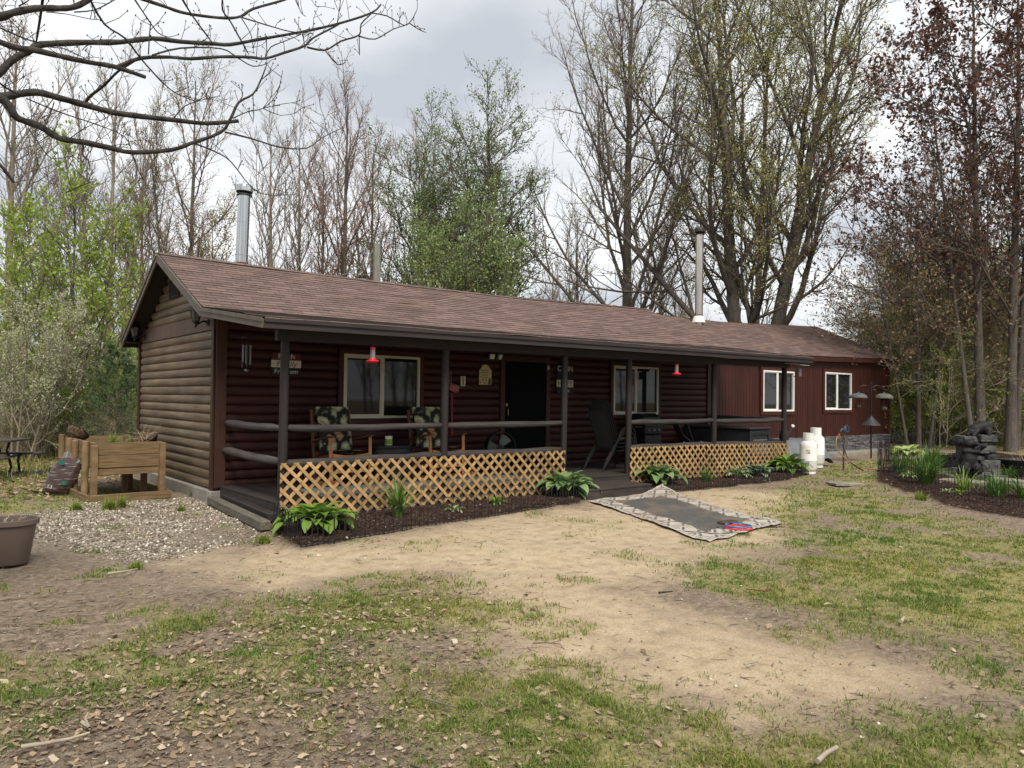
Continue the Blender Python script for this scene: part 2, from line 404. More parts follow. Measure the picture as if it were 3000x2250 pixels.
sc.cycles.max_bounces = 6; sc.cycles.diffuse_bounces = 4; sc.cycles.transparent_max_bounces = 8; sc.cycles.use_denoising = True; sc.cycles.denoiser = 'OPENIMAGEDENOISE'; sc.cycles.denoising_prefilter = 'ACCURATE'

# ------------------------------------------------------------------ ground
def dpoly(*pts): return [tuple(ground(x*DS, max(y*DS, 1240))[:2]) for x, y in pts]
Z_SAND = dpoly((560, 1180), (700, 1180), (900, 1150), (1100, 1110), (1270, 1090), (1500, 1050), (1700, 1060), (1760, 1070), (1690, 1130), (1700, 1150), (1600, 1180), (1500, 1220), (1430, 1265), (1480, 1310), (1600, 1330), (1760, 1360), (1840, 1385), (1990, 1415), (2080, 1435), (2150, 1490), (2080, 1505), (1900, 1535), (1700, 1555), (1560, 1565), (1530, 1525), (1400, 1500), (1280, 1460), (1150, 1440), (1080, 1420), (1060, 1330), (1000, 1270), (930, 1240), (760, 1250), (560, 1270), (420, 1240), (350, 1220), (420, 1195))
Z_GRAV = dpoly((-60, 1120), (60, 1105), (180, 1085), (360, 1075), (470, 1062), (600, 1140), (560, 1165), (420, 1195), (300, 1215), (150, 1190), (60, 1170), (-60, 1165))
Z_GR = [dpoly((60, 1470), (200, 1420), (330, 1380), (480, 1340), (640, 1300), (800, 1270), (945, 1245), (985, 1290), (1050, 1310), (960, 1360), (900, 1430), (850, 1480), (700, 1500), (560, 1520), (420, 1550), (250, 1555), (100, 1560), (10, 1530)),
        dpoly((830, 1760), (820, 1620), (900, 1535), (960, 1500), (1110, 1460), (1190, 1445), (1300, 1470), (1390, 1500), (1460, 1540), (1560, 1565), (1660, 1565), (1760, 1550), (1860, 1535), (2000, 1505), (2100, 1490), (2090, 1440), (2300, 1400), (2600, 1400), (2600, 1800)),
        dpoly((1700, 1065), (1790, 1030), (1800, 970), (1900, 965), (1905, 1060), (2000, 1110), (2212, 1150), (2600, 1200), (2600, 1420), (2110, 1425), (1950, 1395), (1780, 1330), (1600, 1300), (1470, 1262), (1530, 1215), (1640, 1190), (1710, 1150), (1690, 1110)),
        dpoly((-60, 1050), (60, 1030), (160, 1060), (190, 1090), (120, 1105), (-60, 1118)),
        [(-14, 4.2), (-2.3, 4.4), (-.3, 6.2), (12, 6), (26, 5), (30, 1.5), (40, 2), (40, 9), (24, 12), (4, 9), (-4, 9), (-14, 12)],
        [(24.5, 3), (24.5, -2.6), (34, -5), (40, -2), (40, 4)]]
Z_MULCH = [[(-.42, -4.22), (.17, -4.12), (1.96, -3.74), (4.83, -3.3), (5.2, -3.05), (5.2, -2.2), (.1, -2.2), (-.25, -2.96)],
           [(6.95, -3.25), (9.4, -3.36), (11, -3.42), (12.85, -3.05), (13, -2.2), (6.95, -2.2)],
           dpoly((1895, 1015), (1898, 1040), (1960, 1062), (2010, 1075), (2070, 1098), (2140, 1108), (2212, 1120), (2500, 1145), (2500, 1010), (2212, 985), (2100, 975), (1960, 995))]
def zones(x, y):
    wob = (fbm(x*.9+5, y*.9+2, 4)-.5)*1.7 + (fbm(x*4+1, y*4+9, 3)-.5)*.7
    g = np.zeros(x.shape)
    for p in Z_GR: g = np.maximum(g, smooth(-.6, .75, poly_sd(x, y, p)+wob))
    patch = fbm(x*1.3+40, y*1.3+7, 4)
    g = g*smooth(.26, .50, patch + .10*smooth(0, .5, fbm(x*5, y*5, 2)-.3))
    s = smooth(-.5, .5, poly_sd(x, y, Z_SAND)+wob*.7)
    v = smooth(-.7, .6, poly_sd(x, y, Z_GRAV)+wob*.9)*(.30+.70*smooth(.34, .56, fbm(x*1.1+70, y*1.1+20, 4)))
    m = np.zeros(x.shape)
    for p in Z_MULCH: m = np.maximum(m, smooth(-.12, .06, poly_sd(x, y, p)+wob*.06))
    # thin stray grass over sand and dirt
    stray = .55*smooth(.60, .72, fbm(x*1.7+3, y*1.7+60, 4))
    g = np.maximum(g, stray*(1-v*.4)*(1-.55*s))
    far = smooth(9, 16, np.hypot(x-6, y+3) - 12)*0
    for q in (g, s, v): q *= (1-m)
    house = (x > -.1) & (x < 24) & (y > -2.3) & (y < 5)
    g = np.where(house, 0, g)
    return g, s, v, m
def axis(lo, hi, a, b, st):
    c = list(np.arange(a, b, st)); d = st; x = a
    while x > lo: d *= 1.28; x -= d; c.insert(0, max(x, lo))
    d = st; x = c[-1]
    while x < hi: d *= 1.28; x += d; c.append(min(x, hi))
    return np.array(c)
gx = axis(-500, 700, -6.5, 26, .075); gy = axis(-300, 700, -11.4, 6, .075)
X, Y = np.meshgrid(gx, gy); G_, S_, V_, M_ = zones(X, Y)
rel = (fbm(X*3.1, Y*3.1, 3)-.5)*.05*(1-S_*.6) + (fbm(X*9, Y*9, 2)-.5)*.022 + np.abs(fbm(X*1.4+31, Y*1.4+8, 3)-.5)*-.06*S_
near = smooth(60, 30, np.hypot(X, Y))
inside = (X > .3) & (X < 23) & (Y > -2) & (Y < 4.6)
Zg = gz(X, Y) + rel*near - .02 + .03*M_ - np.where(inside, .12, 0)
nx, ny = len(gx), len(gy)
idx = np.arange(nx*ny).reshape(ny, nx)
FQ = np.stack([idx[:-1, :-1], idx[:-1, 1:], idx[1:, 1:], idx[1:, :-1]], -1).reshape(-1, 4)

def ground_material():
    m, nt, b = new_mat('yard_ground'); L = nt.links.new
    zc = _n(nt, 'ShaderNodeVertexColor'); zc.layer_name = 'zone'; sep = _n(nt, 'ShaderNodeSeparateColor'); L(zc.outputs['Color'], sep.inputs[0])
    z2 = _n(nt, 'ShaderNodeVertexColor'); z2.layer_name = 'zone2'; sep2 = _n(nt, 'ShaderNodeSeparateColor'); L(z2.outputs['Color'], sep2.inputs[0])
    tc = _n(nt, 'ShaderNodeTexCoord')
    def noise(s, d=6, r=.6):
        n = _n(nt, 'ShaderNodeTexNoise'); n.inputs['Scale'].default_value = s; n.inputs['Detail'].default_value = d; n.inputs['Roughness'].default_value = r
        L(tc.outputs['Object'], n.inputs['Vector']); return n.outputs['Fac']
    def ramp(f, stops):
        r = _n(nt, 'ShaderNodeValToRGB'); e = r.color_ramp.elements
        e[0].position, e[0].color = stops[0][0], rgb(stops[0][1]); e[1].position, e[1].color = stops[-1][0], rgb(stops[-1][1])
        for p, c in stops[1:-1]: q = e.new(p); q.color = rgb(c)
        L(f, r.inputs['Fac']); return r.outputs['Color']
    def mix(f, a, c):
        x = _n(nt, 'ShaderNodeMix'); x.data_type = 'RGBA'; L(f, x.inputs['Factor']); L(a, x.inputs['A']); L(c, x.inputs['B']); return x.outputs['Result']
    def mult(a, f, lo, hi):
        mr = _n(nt, 'ShaderNodeMapRange'); mr.inputs['To Min'].default_value = lo; mr.inputs['To Max'].default_value = hi; mr.inputs['From Min'].default_value = .25; mr.inputs['From Max'].default_value = .75; L(f, mr.inputs['Value'])
        x = _n(nt, 'ShaderNodeMix'); x.data_type = 'RGBA'; x.blend_type = 'MULTIPLY'; x.inputs['Factor'].default_value = 1; L(a, x.inputs['A']); L(mr.outputs[0], x.inputs['B']); return x.outputs['Result']
    fine = noise(55, 6, .75); midn = noise(6, 6); big = noise(.7, 5); mid2 = noise(17, 6, .7)
    dirt = ramp(mid2, [(.30, (.12, .092, .066)), (.5, (.215, .168, .124)), (.70, (.35, .285, .215))])
    sand = ramp(midn, [(.25, (.31, .24, .16)), (.48, (.445, .35, .235)), (.75, (.53, .43, .305))])
    sand = mix(ramp(noise(2.3, 7, .7), [(.58, (0, 0, 0)), (.78, (.6, .6, .6))]), sand, ramp(mid2, [(.3, (.14, .105, .08)), (.7, (.27, .21, .155))]))
    grass = ramp(mid2, [(.28, (.15, .135, .055)), (.5, (.25, .225, .09)), (.75, (.40, .33, .18))])
    vor = _n(nt, 'ShaderNodeTexVoronoi'); vor.inputs['Scale'].default_value = 38; L(tc.outputs['Object'], vor.inputs['Vector'])
    sv = _n(nt, 'ShaderNodeSeparateColor'); L(vor.outputs['Color'], sv.inputs[0])
    grav = ramp(sv.outputs[0], [(0, (.12, .092, .066)), (.5, (.25, .205, .16)), (1, (.50, .44, .37))])
    mulch = ramp(mid2, [(.3, (.018, .011, .009)), (.5, (.045, .027, .02)), (.75, (.10, .062, .046))])
    forest = ramp(mid2, [(.28, (.075, .058, .03)), (.5, (.19, .155, .09)), (.75, (.36, .29, .19))])
    c = mix(sep2.outputs[1], dirt, forest)
    c = mix(sep.outputs[2], c, grav); c = mix(sep.outputs[1], c, sand)
    c = mix(sep.outputs[0], c, grass); c = mix(sep2.outputs[0], c, mulch)
    c = mult(c, fine, .66, 1.30); c = mult(c, noise(170, 3, .8), .66, 1.34); c = mult(c, big, .88, 1.10)
    L(c, b.inputs['Base Color']); b.inputs['Roughness'].default_value = .97; b.inputs['Specular IOR Level'].default_value = .12
    add = _n(nt, 'ShaderNodeMath'); add.operation = 'ADD'; L(fine, add.inputs[0]); L(mid2, add.inputs[1])
    bp = _n(nt, 'ShaderNodeBump'); bp.inputs['Strength'].default_value = .8; bp.inputs['Distance'].default_value = .02; L(add.outputs[0], bp.inputs['Height']); L(bp.outputs[0], b.inputs['Normal'])
    return m
gm = mesh_np('ground', np.stack([X, Y, Zg], -1).reshape(-1, 3), [FQ], [ground_material()], smooth_=True)
FOREST = np.clip(smooth(3.5, 6, Y) + smooth(-3.5, -6, X)*smooth(-2, 2, Y) + smooth(24, 27, X), 0, 1)
for nm, ch in (('zone', (G_, S_, V_)), ('zone2', (M_, FOREST*(1-M_), FOREST*0))):
    a = gm.color_attributes.new(nm, 'FLOAT_COLOR', 'POINT')
    a.data.foreach_set('color', np.stack([ch[0], ch[1], ch[2], np.ones_like(X)], -1).astype(np.float32).ravel())
go = tag(link('ground', gm), 'sandy yard with grass patches, gravel and bark mulch around the cabin', 'ground', kind='structure')
def gtop(x, y):
    x = np.asarray(x, float); y = np.asarray(y, float)
    g, s, v, m = zones(x, y)
    return gz(x, y) + ((fbm(x*3.1, y*3.1, 3)-.5)*.05*(1-s*.6) + (fbm(x*9, y*9, 2)-.5)*.022 + np.abs(fbm(x*1.4+31, y*1.4+8, 3)-.5)*-.06*s) - .02 + .03*m

# ------------------------------------------------------------------ scatter (things nobody could count)
RS = np.random.RandomState(7)
def cam_pts(n, dmin, dmax, power=1.0, ang=.92):
    """random ground points in front of the camera, denser near it"""
    u = RS.rand(n); d = dmin*(dmax/dmin)**(u**power)
    a = YAW + RS.uniform(-ang, ang, n)
    return CAM[0]+np.sin(a)*d, CAM[1]+np.cos(a)*d, d
def blades(x, y, z, h, wd, lean, seg=2, name='grass', mats=None, mi=None):
    n = len(x); az = RS.uniform(0, 2*PI, n); la = RS.uniform(0, 2*PI, n)
    P = np.stack([x, y, z], -1); wv = np.stack([np.cos(az), np.sin(az), 0*az], -1)*wd[:, None]*.5
    ld = np.stack([np.cos(la), np.sin(la), 0*la], -1)
    m1 = P + ld*(lean*h*.3)[:, None] + np.array([0, 0, 1])*(h*.55)[:, None]
    tp = P + ld*(lean*h)[:, None] + np.array([0, 0, 1])*(h*np.clip(1-.45*lean, .3, 1))[:, None]
    V = np.stack([P-wv, P+wv, m1+wv*.8, m1-wv*.8, tp], 1).reshape(-1, 3); o = np.arange(n)[:, None]*5
    q = o + np.array([0, 1, 2, 3]); t = o + np.array([3, 2, 4])
    return V, q, t
M['grass'] = leaf_mat('grass_blades', (.115, .155, .028), (.265, .305, .065), .6, .4, (.50, .43, .21), area=.32)
xs, ys, ds = cam_pts(2050000, 2.6, 34, .95)
g, s_, v_, m_ = zones(xs, ys)
clump = smooth(.40, .62, fbm(xs*6+11, ys*6+3, 3))
acc = RS.rand(len(xs)) < g*(.14+.86*clump)*.62
xs, ys, ds = xs[acc], ys[acc], ds[acc]
h = (.018+.032*RS.rand(len(xs))**1.4 + .02*smooth(.5, .75, fbm(xs*2+3, ys*2, 3)))*(1+.02*ds); wd = .0028+.0007*ds
V, q, t = blades(xs, ys, gtop(xs, ys)-.004, h, wd, .3+.9*RS.rand(len(xs)))
mg = mesh_np('grass', V, [q, t], [M['grass']])
tag(link('grass', mg), 'short patchy spring grass over the sandy yard', 'grass', kind='stuff'); print('grass', len(xs))
# taller weeds in the meadow behind and at both sides
def region_pts(n, poly):
    poly = np.array(poly); lo, hi = poly.min(0), poly.max(0)
    x = RS.uniform(lo[0], hi[0], n); y = RS.uniform(lo[1], hi[1], n); k = poly_sd(x, y, poly) > 0
    return x[k], y[k]
M['meadow'] = leaf_mat('meadow_weeds', (.13, .15, .035), (.33, .33, .09), .6, .4, (.50, .43, .22))
px_, py_ = region_pts(90000, [(-10, 4.0), (-2.2, 4.6), (-.5, 6.5), (3, 16), (3, 30), (-16, 30), (-16, 4)])
qx_, qy_ = region_pts(110000, [(24.6, 4), (24.2, -.8), (27, -3.6), (45, -9), (60, 0), (60, 22), (24, 16)])
xs = np.concatenate([px_, qx_]); ys = np.concatenate([py_, qy_])
k = fbm(xs*.5, ys*.5+9, 3) + .2*RS.rand(len(xs)) > .52; xs, ys = xs[k], ys[k]
h = (.08+.26*RS.rand(len(xs))**2)*(.4+1.2*fbm(xs*.7+7, ys*.7, 2)); V, q, t = blades(xs, ys, gz(xs, ys)-.03, h, np.full(len(xs), .014), .2+.8*RS.rand(len(xs)))
tag(link('meadow_weeds', mesh_np('meadow_weeds', V, [q, t], [M['meadow']])), 'tall yellow green weeds at the edge of the woods', 'weeds', kind='stuff')

def flakes(x, y, z, size, asp=.6, tilt=.5, curl=.35):
    """curled leaf-like flakes, 6 vertices each"""
    n = len(x); az = RS.uniform(0, 2*PI, n)
    a = np.stack([np.cos(az), np.sin(az), RS.uniform(-tilt, tilt, n)], -1); b = np.stack([-np.sin(az), np.cos(az), RS.uniform(-tilt, tilt, n)], -1)
    P = np.stack([x, y, z], -1); s = size[:, None]; cu = (RS.uniform(-.2, 1, n)*curl)[:, None]*s*np.array([0, 0, 1])
    j = lambda: RS.uniform(.45, 1.35, (n, 1))
    V = np.stack([P-a*s*j(), P-b*s*asp*.8*j()-a*s*.25+cu*j(), P+a*s*.15-b*s*asp*j()+cu*1.2*j(), P+a*s*j()+cu*.6, P+b*s*asp*j()+a*s*.1+cu*j(), P+b*s*asp*.7*j()-a*s*.4+cu*1.1*j()], 1).reshape(-1, 3)
    o = np.arange(n)[:, None]*6
    return V, np.concatenate([o+np.array([0, 1, 2, 5]), o+np.array([2, 3, 4, 5])])
M['litter'] = leaf_mat('dry_leaves', (.10, .065, .042), (.38, .285, .19), .85, .15, (.52, .44, .33))
xs, ys, ds = cam_pts(165000, 2.6, 30, .9); g, s_, v_, m_ = zones(xs, ys)
bed = np.zeros(len(xs))
for p in Z_MULCH: sdm = poly_sd(xs, ys, p); bed = np.maximum(bed, smooth(-1.0, -.05, sdm)*smooth(.5, .0, sdm))
fl = RT[0]*(xs-CAM[0]) + RT[1]*(ys-CAM[1]); fd = FW[0]*(xs-CAM[0]) + FW[1]*(ys-CAM[1])
left = smooth(.25, -.35, fl/fd)*smooth(7, 5, ds)
patchA = smooth(-.6, .4, poly_sd(xs, ys, Z_GR[0])); patchB = smooth(-.4, .4, poly_sd(xs, ys, Z_GR[1]))
dn = (.025 + .48*patchA + .06*patchB + .20*left + .32*bed*(fbm(xs*2, ys*2, 3) > .48))*(1-.75*s_*(1-bed))*smooth(.35, .6, fbm(xs*1.5+9, ys*1.5, 3)+.08)
k = RS.rand(len(xs)) < dn; k &= ~((xs > 0) & (xs < 24) & (ys > -2.3) & (ys < 5))
xs, ys, ds = xs[k], ys[k], ds[k]
size = (.004+.027*RS.rand(len(xs))**2.0)*(1+.03*ds)
V1, q1 = flakes(xs, ys, gtop(xs, ys)+.012, size)
lx, ly = region_pts(34000, [(-12, 3.6), (-3.2, 3.2), (-2.0, 1.4), (-1.7, 3.2), (-.3, 3.4), (-.2, 5.5), (2, 10), (2, 24), (-14, 24)])
rx, ry = region_pts(14000, [(24.4, 4), (24.0, -.8), (26, -3.0), (36, -6), (40, 6), (26, 9)])
lx = np.concatenate([lx, rx]); ly = np.concatenate([ly, ry])
V2, q2 = flakes(lx, ly, gz(lx, ly)+.015, .02+.05*RS.rand(len(lx)))
tag(link('leaf_litter', mesh_np('leaf_litter', np.concatenate([V1, V2]), [q1, q2+len(V1)], [M['litter']])), 'dry tan oak leaves scattered over the ground', 'leaf litter', kind='stuff'); print('litter', len(xs))

def sticks(x, y, z, ln, wd, zt=.1):
    n = len(x); az = RS.uniform(0, 2*PI, n); d = np.stack([np.cos(az), np.sin(az), RS.uniform(-zt, zt, n)], -1)*ln[:, None]*.5
    s = np.stack([-np.sin(az), np.cos(az), 0*az], -1)*wd[:, None]; u = np.array([0, 0, 1])*wd[:, None]
    P = np.stack([x, y, z], -1); bend = s*(RS.uniform(-4, 4, n))[:, None]
    rings = [(P-d, .9), (P+bend, 1), (P+d, .5)]
    V = np.stack([c + q*k for c, k in rings for q in (s, -s*.5+u*.87, -s*.5-u*.87)], 1).reshape(-1, 3)
    o = np.arange(n)[:, None]*9; f = []
    for r in (0, 3):
        for j in range(3): f.append(o+np.array([r+j, r+(j+1) % 3, r+(j+1) % 3+3, r+j+3]))
    return V, np.concatenate(f)
M['debris'] = leaf_mat('twig_bits', (.05, .04, .032), (.22, .175, .13), .9, 0, (.55, .47, .36))
xs, ys, ds = cam_pts(110000, 2.6, 24, .9); g, s_, v_, m_ = zones(xs, ys)
fl = RT[0]*(xs-CAM[0]) + RT[1]*(ys-CAM[1]); fd = FW[0]*(xs-CAM[0]) + FW[1]*(ys-CAM[1])
k = RS.rand(len(xs)) < (.20+.75*smooth(.2, -.4, fl/fd)*smooth(8, 5, ds))*(1-.6*s_)*smooth(.3, .62, fbm(xs*1.2+2, ys*1.2+5, 3)+.05); k &= ~((xs > 0) & (xs < 24) & (ys > -2.3) & (ys < 5))
xs, ys, ds = xs[k], ys[k], ds[k]; ln = .012+.13*RS.rand(len(xs))**3.6
V, q = sticks(xs, ys, gtop(xs, ys)+.006, ln, .0009+.0022*RS.rand(len(xs))**2+.00009*ds)
tag(link('twig_debris', mesh_np('twig_debris', V, [q], [M['debris']])), 'small broken twigs and bark bits strewn over the yard', 'twigs', kind='stuff'); print('twigs', len(xs))
# gravel stones and scattered pebbles
M['stone'] = leaf_mat('limestone_gravel', (.10, .075, .055), (.42, .37, .30), .85, 0, (.74, .70, .62))
def pebbles(x, y, z, s):
    n = len(x); base = np.array([(1, 0, 0), (0, 1, 0), (-1, 0, 0), (0, -1, 0), (0, 0, .7), (0, 0, -.5)])
    V = base[None]*(s[:, None]*RS.uniform(.6, 1.25, (n, 6)))[:, :, None]
    a = RS.uniform(0, 2*PI, n); c, si = np.cos(a)[:, None], np.sin(a)[:, None]
    V = np.stack([V[..., 0]*c-V[..., 1]*si*.8, V[..., 0]*si+V[..., 1]*c*.8, V[..., 2]], -1) + np.stack([x, y, z], -1)[:, None]
    f = np.array([(0, 1, 4), (1, 2, 4), (2, 3, 4), (3, 0, 4), (1, 0, 5), (2, 1, 5), (3, 2, 5), (0, 3, 5)])
    return V.reshape(-1, 3), (np.arange(n)[:, None, None]*6+f[None]).reshape(-1, 3)
xs, ys = region_pts(60000, Z_GRAV); a, b_, v_, m_ = zones(xs, ys); k = (RS.rand(len(xs)) < .50*v_*(.35+fbm(xs*1.6, ys*1.6, 3))) & ~((xs > -.12) & (ys > -2.4)); xs, ys = xs[k], ys[k]
ps = .005+.024*RS.rand(len(xs))**2.0
ex, ey, ed = cam_pts(85000, 2.8, 20, .9); g, s_, v_, m_ = zones(ex, ey); k = (RS.rand(len(ex)) < .10) & ~((ex > -.1) & (ex < 24) & (ey > -2.4) & (ey < 5)); ex, ey, ed = ex[k], ey[k], ed[k]
xs = np.concatenate([xs, ex]); ys = np.concatenate([ys, ey]); ps = np.concatenate([ps, .0025+.014*RS.rand(len(ex))**4])
V, q = pebbles(xs, ys, gtop(xs, ys)+ps*.2, ps)
tag(link('gravel', mesh_np('gravel', V, [q], [M['stone']])), 'pale limestone gravel beside the cabin', 'gravel', kind='stuff'); print('gravel', len(xs))
# bark chips
M['chips'] = leaf_mat('bark_chips', (.020, .012, .010), (.075, .043, .032), .9, 0, (.17, .115, .085))
CX, CY = [], []
for p, n in zip(Z_MULCH, (26000, 26000, 60000)):
    x_, y_ = region_pts(n, p); CX.append(x_); CY.append(y_)
xs = np.concatenate(CX); ys = np.concatenate(CY)
V, q = sticks(xs, ys, gtop(xs, ys)+.01, .02+.05*RS.rand(len(xs)), .002+.005*RS.rand(len(xs)), .5)
tag(link('bark_mulch', mesh_np('bark_mulch', V, [q], [M['chips']])), 'dark brown bark mulch in the garden beds', 'mulch', kind='stuff')

# ------------------------------------------------------------------ the log cabin
CO = .152                                        # height of one log course
PROF = [(0, 0), (.020, .008), (.034, .045), (.037, .085), (.030, .125), (.012, .148), (0, .152)]
def log_run(mb, o, d, out, s0, s1, z):
    if s1-s0 < .02: return
    o = np.array(o); d = np.array(d); out = np.array(out); k = len(PROF)
    ring = lambda s: [tuple(o + d*s + out*p + np.array([0, 0, z+h])) for p, h in PROF]
    vs = ring(s0)+ring(s1)
    fs = [(i, i+k, i+k+1, i+1) for i in range(k-1)] + [tuple(range(k)), tuple(range(2*k-1, k-1, -1))]
    mb.add(vs, fs)
def holes(x0, x1, z, hs):
    """what is left of a course between openings (a, b, zlo, zhi)"""
    segs = [(x0, x1)]
    for a, b, zl, zh in hs:
        if zl < z+CO*.6 and zh > z+CO*.4:
            segs = [t for s in segs for t in ((s[0], min(s[1], a)), (max(s[0], b), s[1])) if t[1]-t[0] > .02]
    return segs
cabin = empty('log_cabin', (0, 0, 0), 0, 'long dark brown log-sided cabin with a brown shingle roof and covered front porch', 'cabin')
W1 = (2.176, 3.762, .983, 2.139); W2 = (9.15, 10.777, 1.026, 2.19); DOOR = (5.87, 7.02, -.08, 2.16)
XR = 12.93; GW = 4.818
def sag2(x, y):                                  # the old roof line creeps up towards the right
    x = np.asarray(x, float); t = np.clip((np.asarray(y, float)+2.82)/5.23, 0, 1)
    return .006*x*(1-t)+np.interp(x, [-.33, 3.3, 6, 8, 10, 11.8, 13.25], [0, -.035, -.03, -.015, .04, .10, .125])*t
# walls
f = MB()
hs = [(W1[0]-.11, W1[1]+.11, W1[2]-.11, W1[3]+.11), (W2[0]-.11, W2[1]+.11, W2[2]-.11, W2[3]+.11), (DOOR[0]-.13, DOOR[1]+.13, -.5, DOOR[3]+.12)]
for k in range(-1, 17):
    cuts = sorted([rnd.uniform(.4, XR-.4) for _ in range(3)])
    for a, b in holes(.13, XR-.11, k*CO, hs):
        q = [a]+[c for c in cuts if a+.3 < c < b-.3]+[b]
        for i in range(len(q)-1): log_run(f, (0, .0, 0), (1, 0, 0), (0, -1, 0), q[i]+.0015, q[i+1]-.0015, k*CO)
f.box((XR/2+.02, .08, 1.2), (XR-.1, .1, 2.8))
soft(f.build('front_wall', M['log_front'], cabin), 50)
g = MB()
for k in range(-1, 16):
    c = rnd.uniform(.8, GW-.8)
    log_run(g, (.0, 0, 0), (0, 1, 0), (-1, 0, 0), .10, c-.0015, k*CO); log_run(g, (.0, 0, 0), (0, 1, 0), (-1, 0, 0), c+.0015, GW-.06, k*CO)
for k in range(9):
    z = 2.70+k*CO; zz_ = z+CO
    a = max(.02, -.26+(zz_-2.66)/.457); b = min(GW-.02, 5.03-(zz_-2.42)/.557)
    if b-a > .1: log_run(g, (.0, 0, 0), (0, 1, 0), (-1, 0, 0), a, b, z)
g.prism([(.02, .06, -.152), (.02, GW-.06, -.152), (.02, GW-.06, 2.5), (.02, 2.41, 3.85), (.02, .06, 2.75)], (.08, 0, 0))
soft(g.build('gable_wall', M['log_gable'], cabin), 50)
b = MB(); b.box((XR-.15, GW/2, 1.2), (.1, GW-.2, 2.7)); b.box((XR/2, GW-.08, 1.2), (XR-.3, .1, 2.7)); b.build('back_wall', M['log_gable'], cabin)
b = MB(); yy = .0
for k in range(6): yb = min(GW-.0, yy+[.95, .8, .9, .7, .85, .62][k]); b.box((-.022, (yy+yb)/2, 2.566), (.03, yb-yy-.006, .268)); yy = yb
b.build('gable_board', M['brown_board'], cabin)
b = MB()
b.box((-.052, .06, 1.26), (.03, .10, 2.84)); b.box((.045, -.052, 1.28), (.165, .03, 2.78)); b.box((-.052, GW-.0, 1.2), (.03, .09, 2.72)); b.box((-.02, GW+.035, 1.2), (.09, .03, 2.72))
b.box((XR-.05, -.052, 1.28), (.12, .03, 2.78))
b.islands('corner_board', M['corner_board'], cabin)
b = MB(); b.box((XR/2, .05, -.26), (XR+.12, .22, .2), bev=.01); b.box((-.015, GW/2, -.26), (.17, GW+.05, .2), bev=.01); b.build('concrete_footing', M['concrete'], cabin)
b = MB(); b.box((-.05, 2.35, 3.33), (.03, .62, .34))
for k in range(9): b.box((-.07, 2.08+k*.066, 3.33), (.02, .022, .30))
b.build('gable_vent', M['soffit'], cabin)

# shingle roofs
def shingle_mat():
    m, nt, bb = new_mat('brown_shingles'); L = nt.links.new
    uv = _n(nt, 'ShaderNodeUVMap'); uv.uv_map = 'slope'
    br = _n(nt, 'ShaderNodeTexBrick'); br.inputs['Scale'].default_value = 1; br.inputs['Brick Width'].default_value = .34; br.inputs['Row Height'].default_value = .143
    br.inputs['Mortar Size'].default_value = .005; br.inputs['Mortar Smooth'].default_value = .2; br.inputs['Bias'].default_value = 0; br.offset = .37; br.squash = 1
    br.inputs['Color1'].default_value = (.112, .076, .066, 1); br.inputs['Color2'].default_value = (.18, .122, .106, 1); br.inputs['Mortar'].default_value = (.018, .013, .012, 1)
    L(uv.outputs[0], br.inputs['Vector'])
    n1 = _n(nt, 'ShaderNodeTexNoise'); n1.inputs['Scale'].default_value = 260; n1.inputs['Detail'].default_value = 3; L(uv.outputs[0], n1.inputs['Vector'])
    n2 = _n(nt, 'ShaderNodeTexNoise'); n2.inputs['Scale'].default_value = 1.1; n2.inputs['Detail'].default_value = 5; L(uv.outputs[0], n2.inputs['Vector'])
    c = br.outputs['Color']
    for n, lo, hi in ((n1, .62, 1.38), (n2, .86, 1.14)):
        mr = _n(nt, 'ShaderNodeMapRange'); mr.inputs['To Min'].default_value = lo; mr.inputs['To Max'].default_value = hi; mr.inputs['From Min'].default_value = .25; mr.inputs['From Max'].default_value = .75; L(n.outputs['Fac'], mr.inputs['Value'])
        x = _n(nt, 'ShaderNodeMix'); x.data_type = 'RGBA'; x.blend_type = 'MULTIPLY'; x.inputs['Factor'].default_value = 1; L(c, x.inputs['A']); L(mr.outputs[0], x.inputs['B']); c = x.outputs['Result']
    L(c, bb.inputs['Base Color']); bb.inputs['Roughness'].default_value = .85; bb.inputs['Specular IOR Level'].default_value = .3
    bp = _n(nt, 'ShaderNodeBump'); bp.inputs['Strength'].default_value = .5; bp.inputs['Distance'].default_value = .004; L(n1.outputs['Fac'], bp.inputs['Height']); L(bp.outputs[0], bb.inputs['Normal'])
    return m
M['shingle'] = shingle_mat()
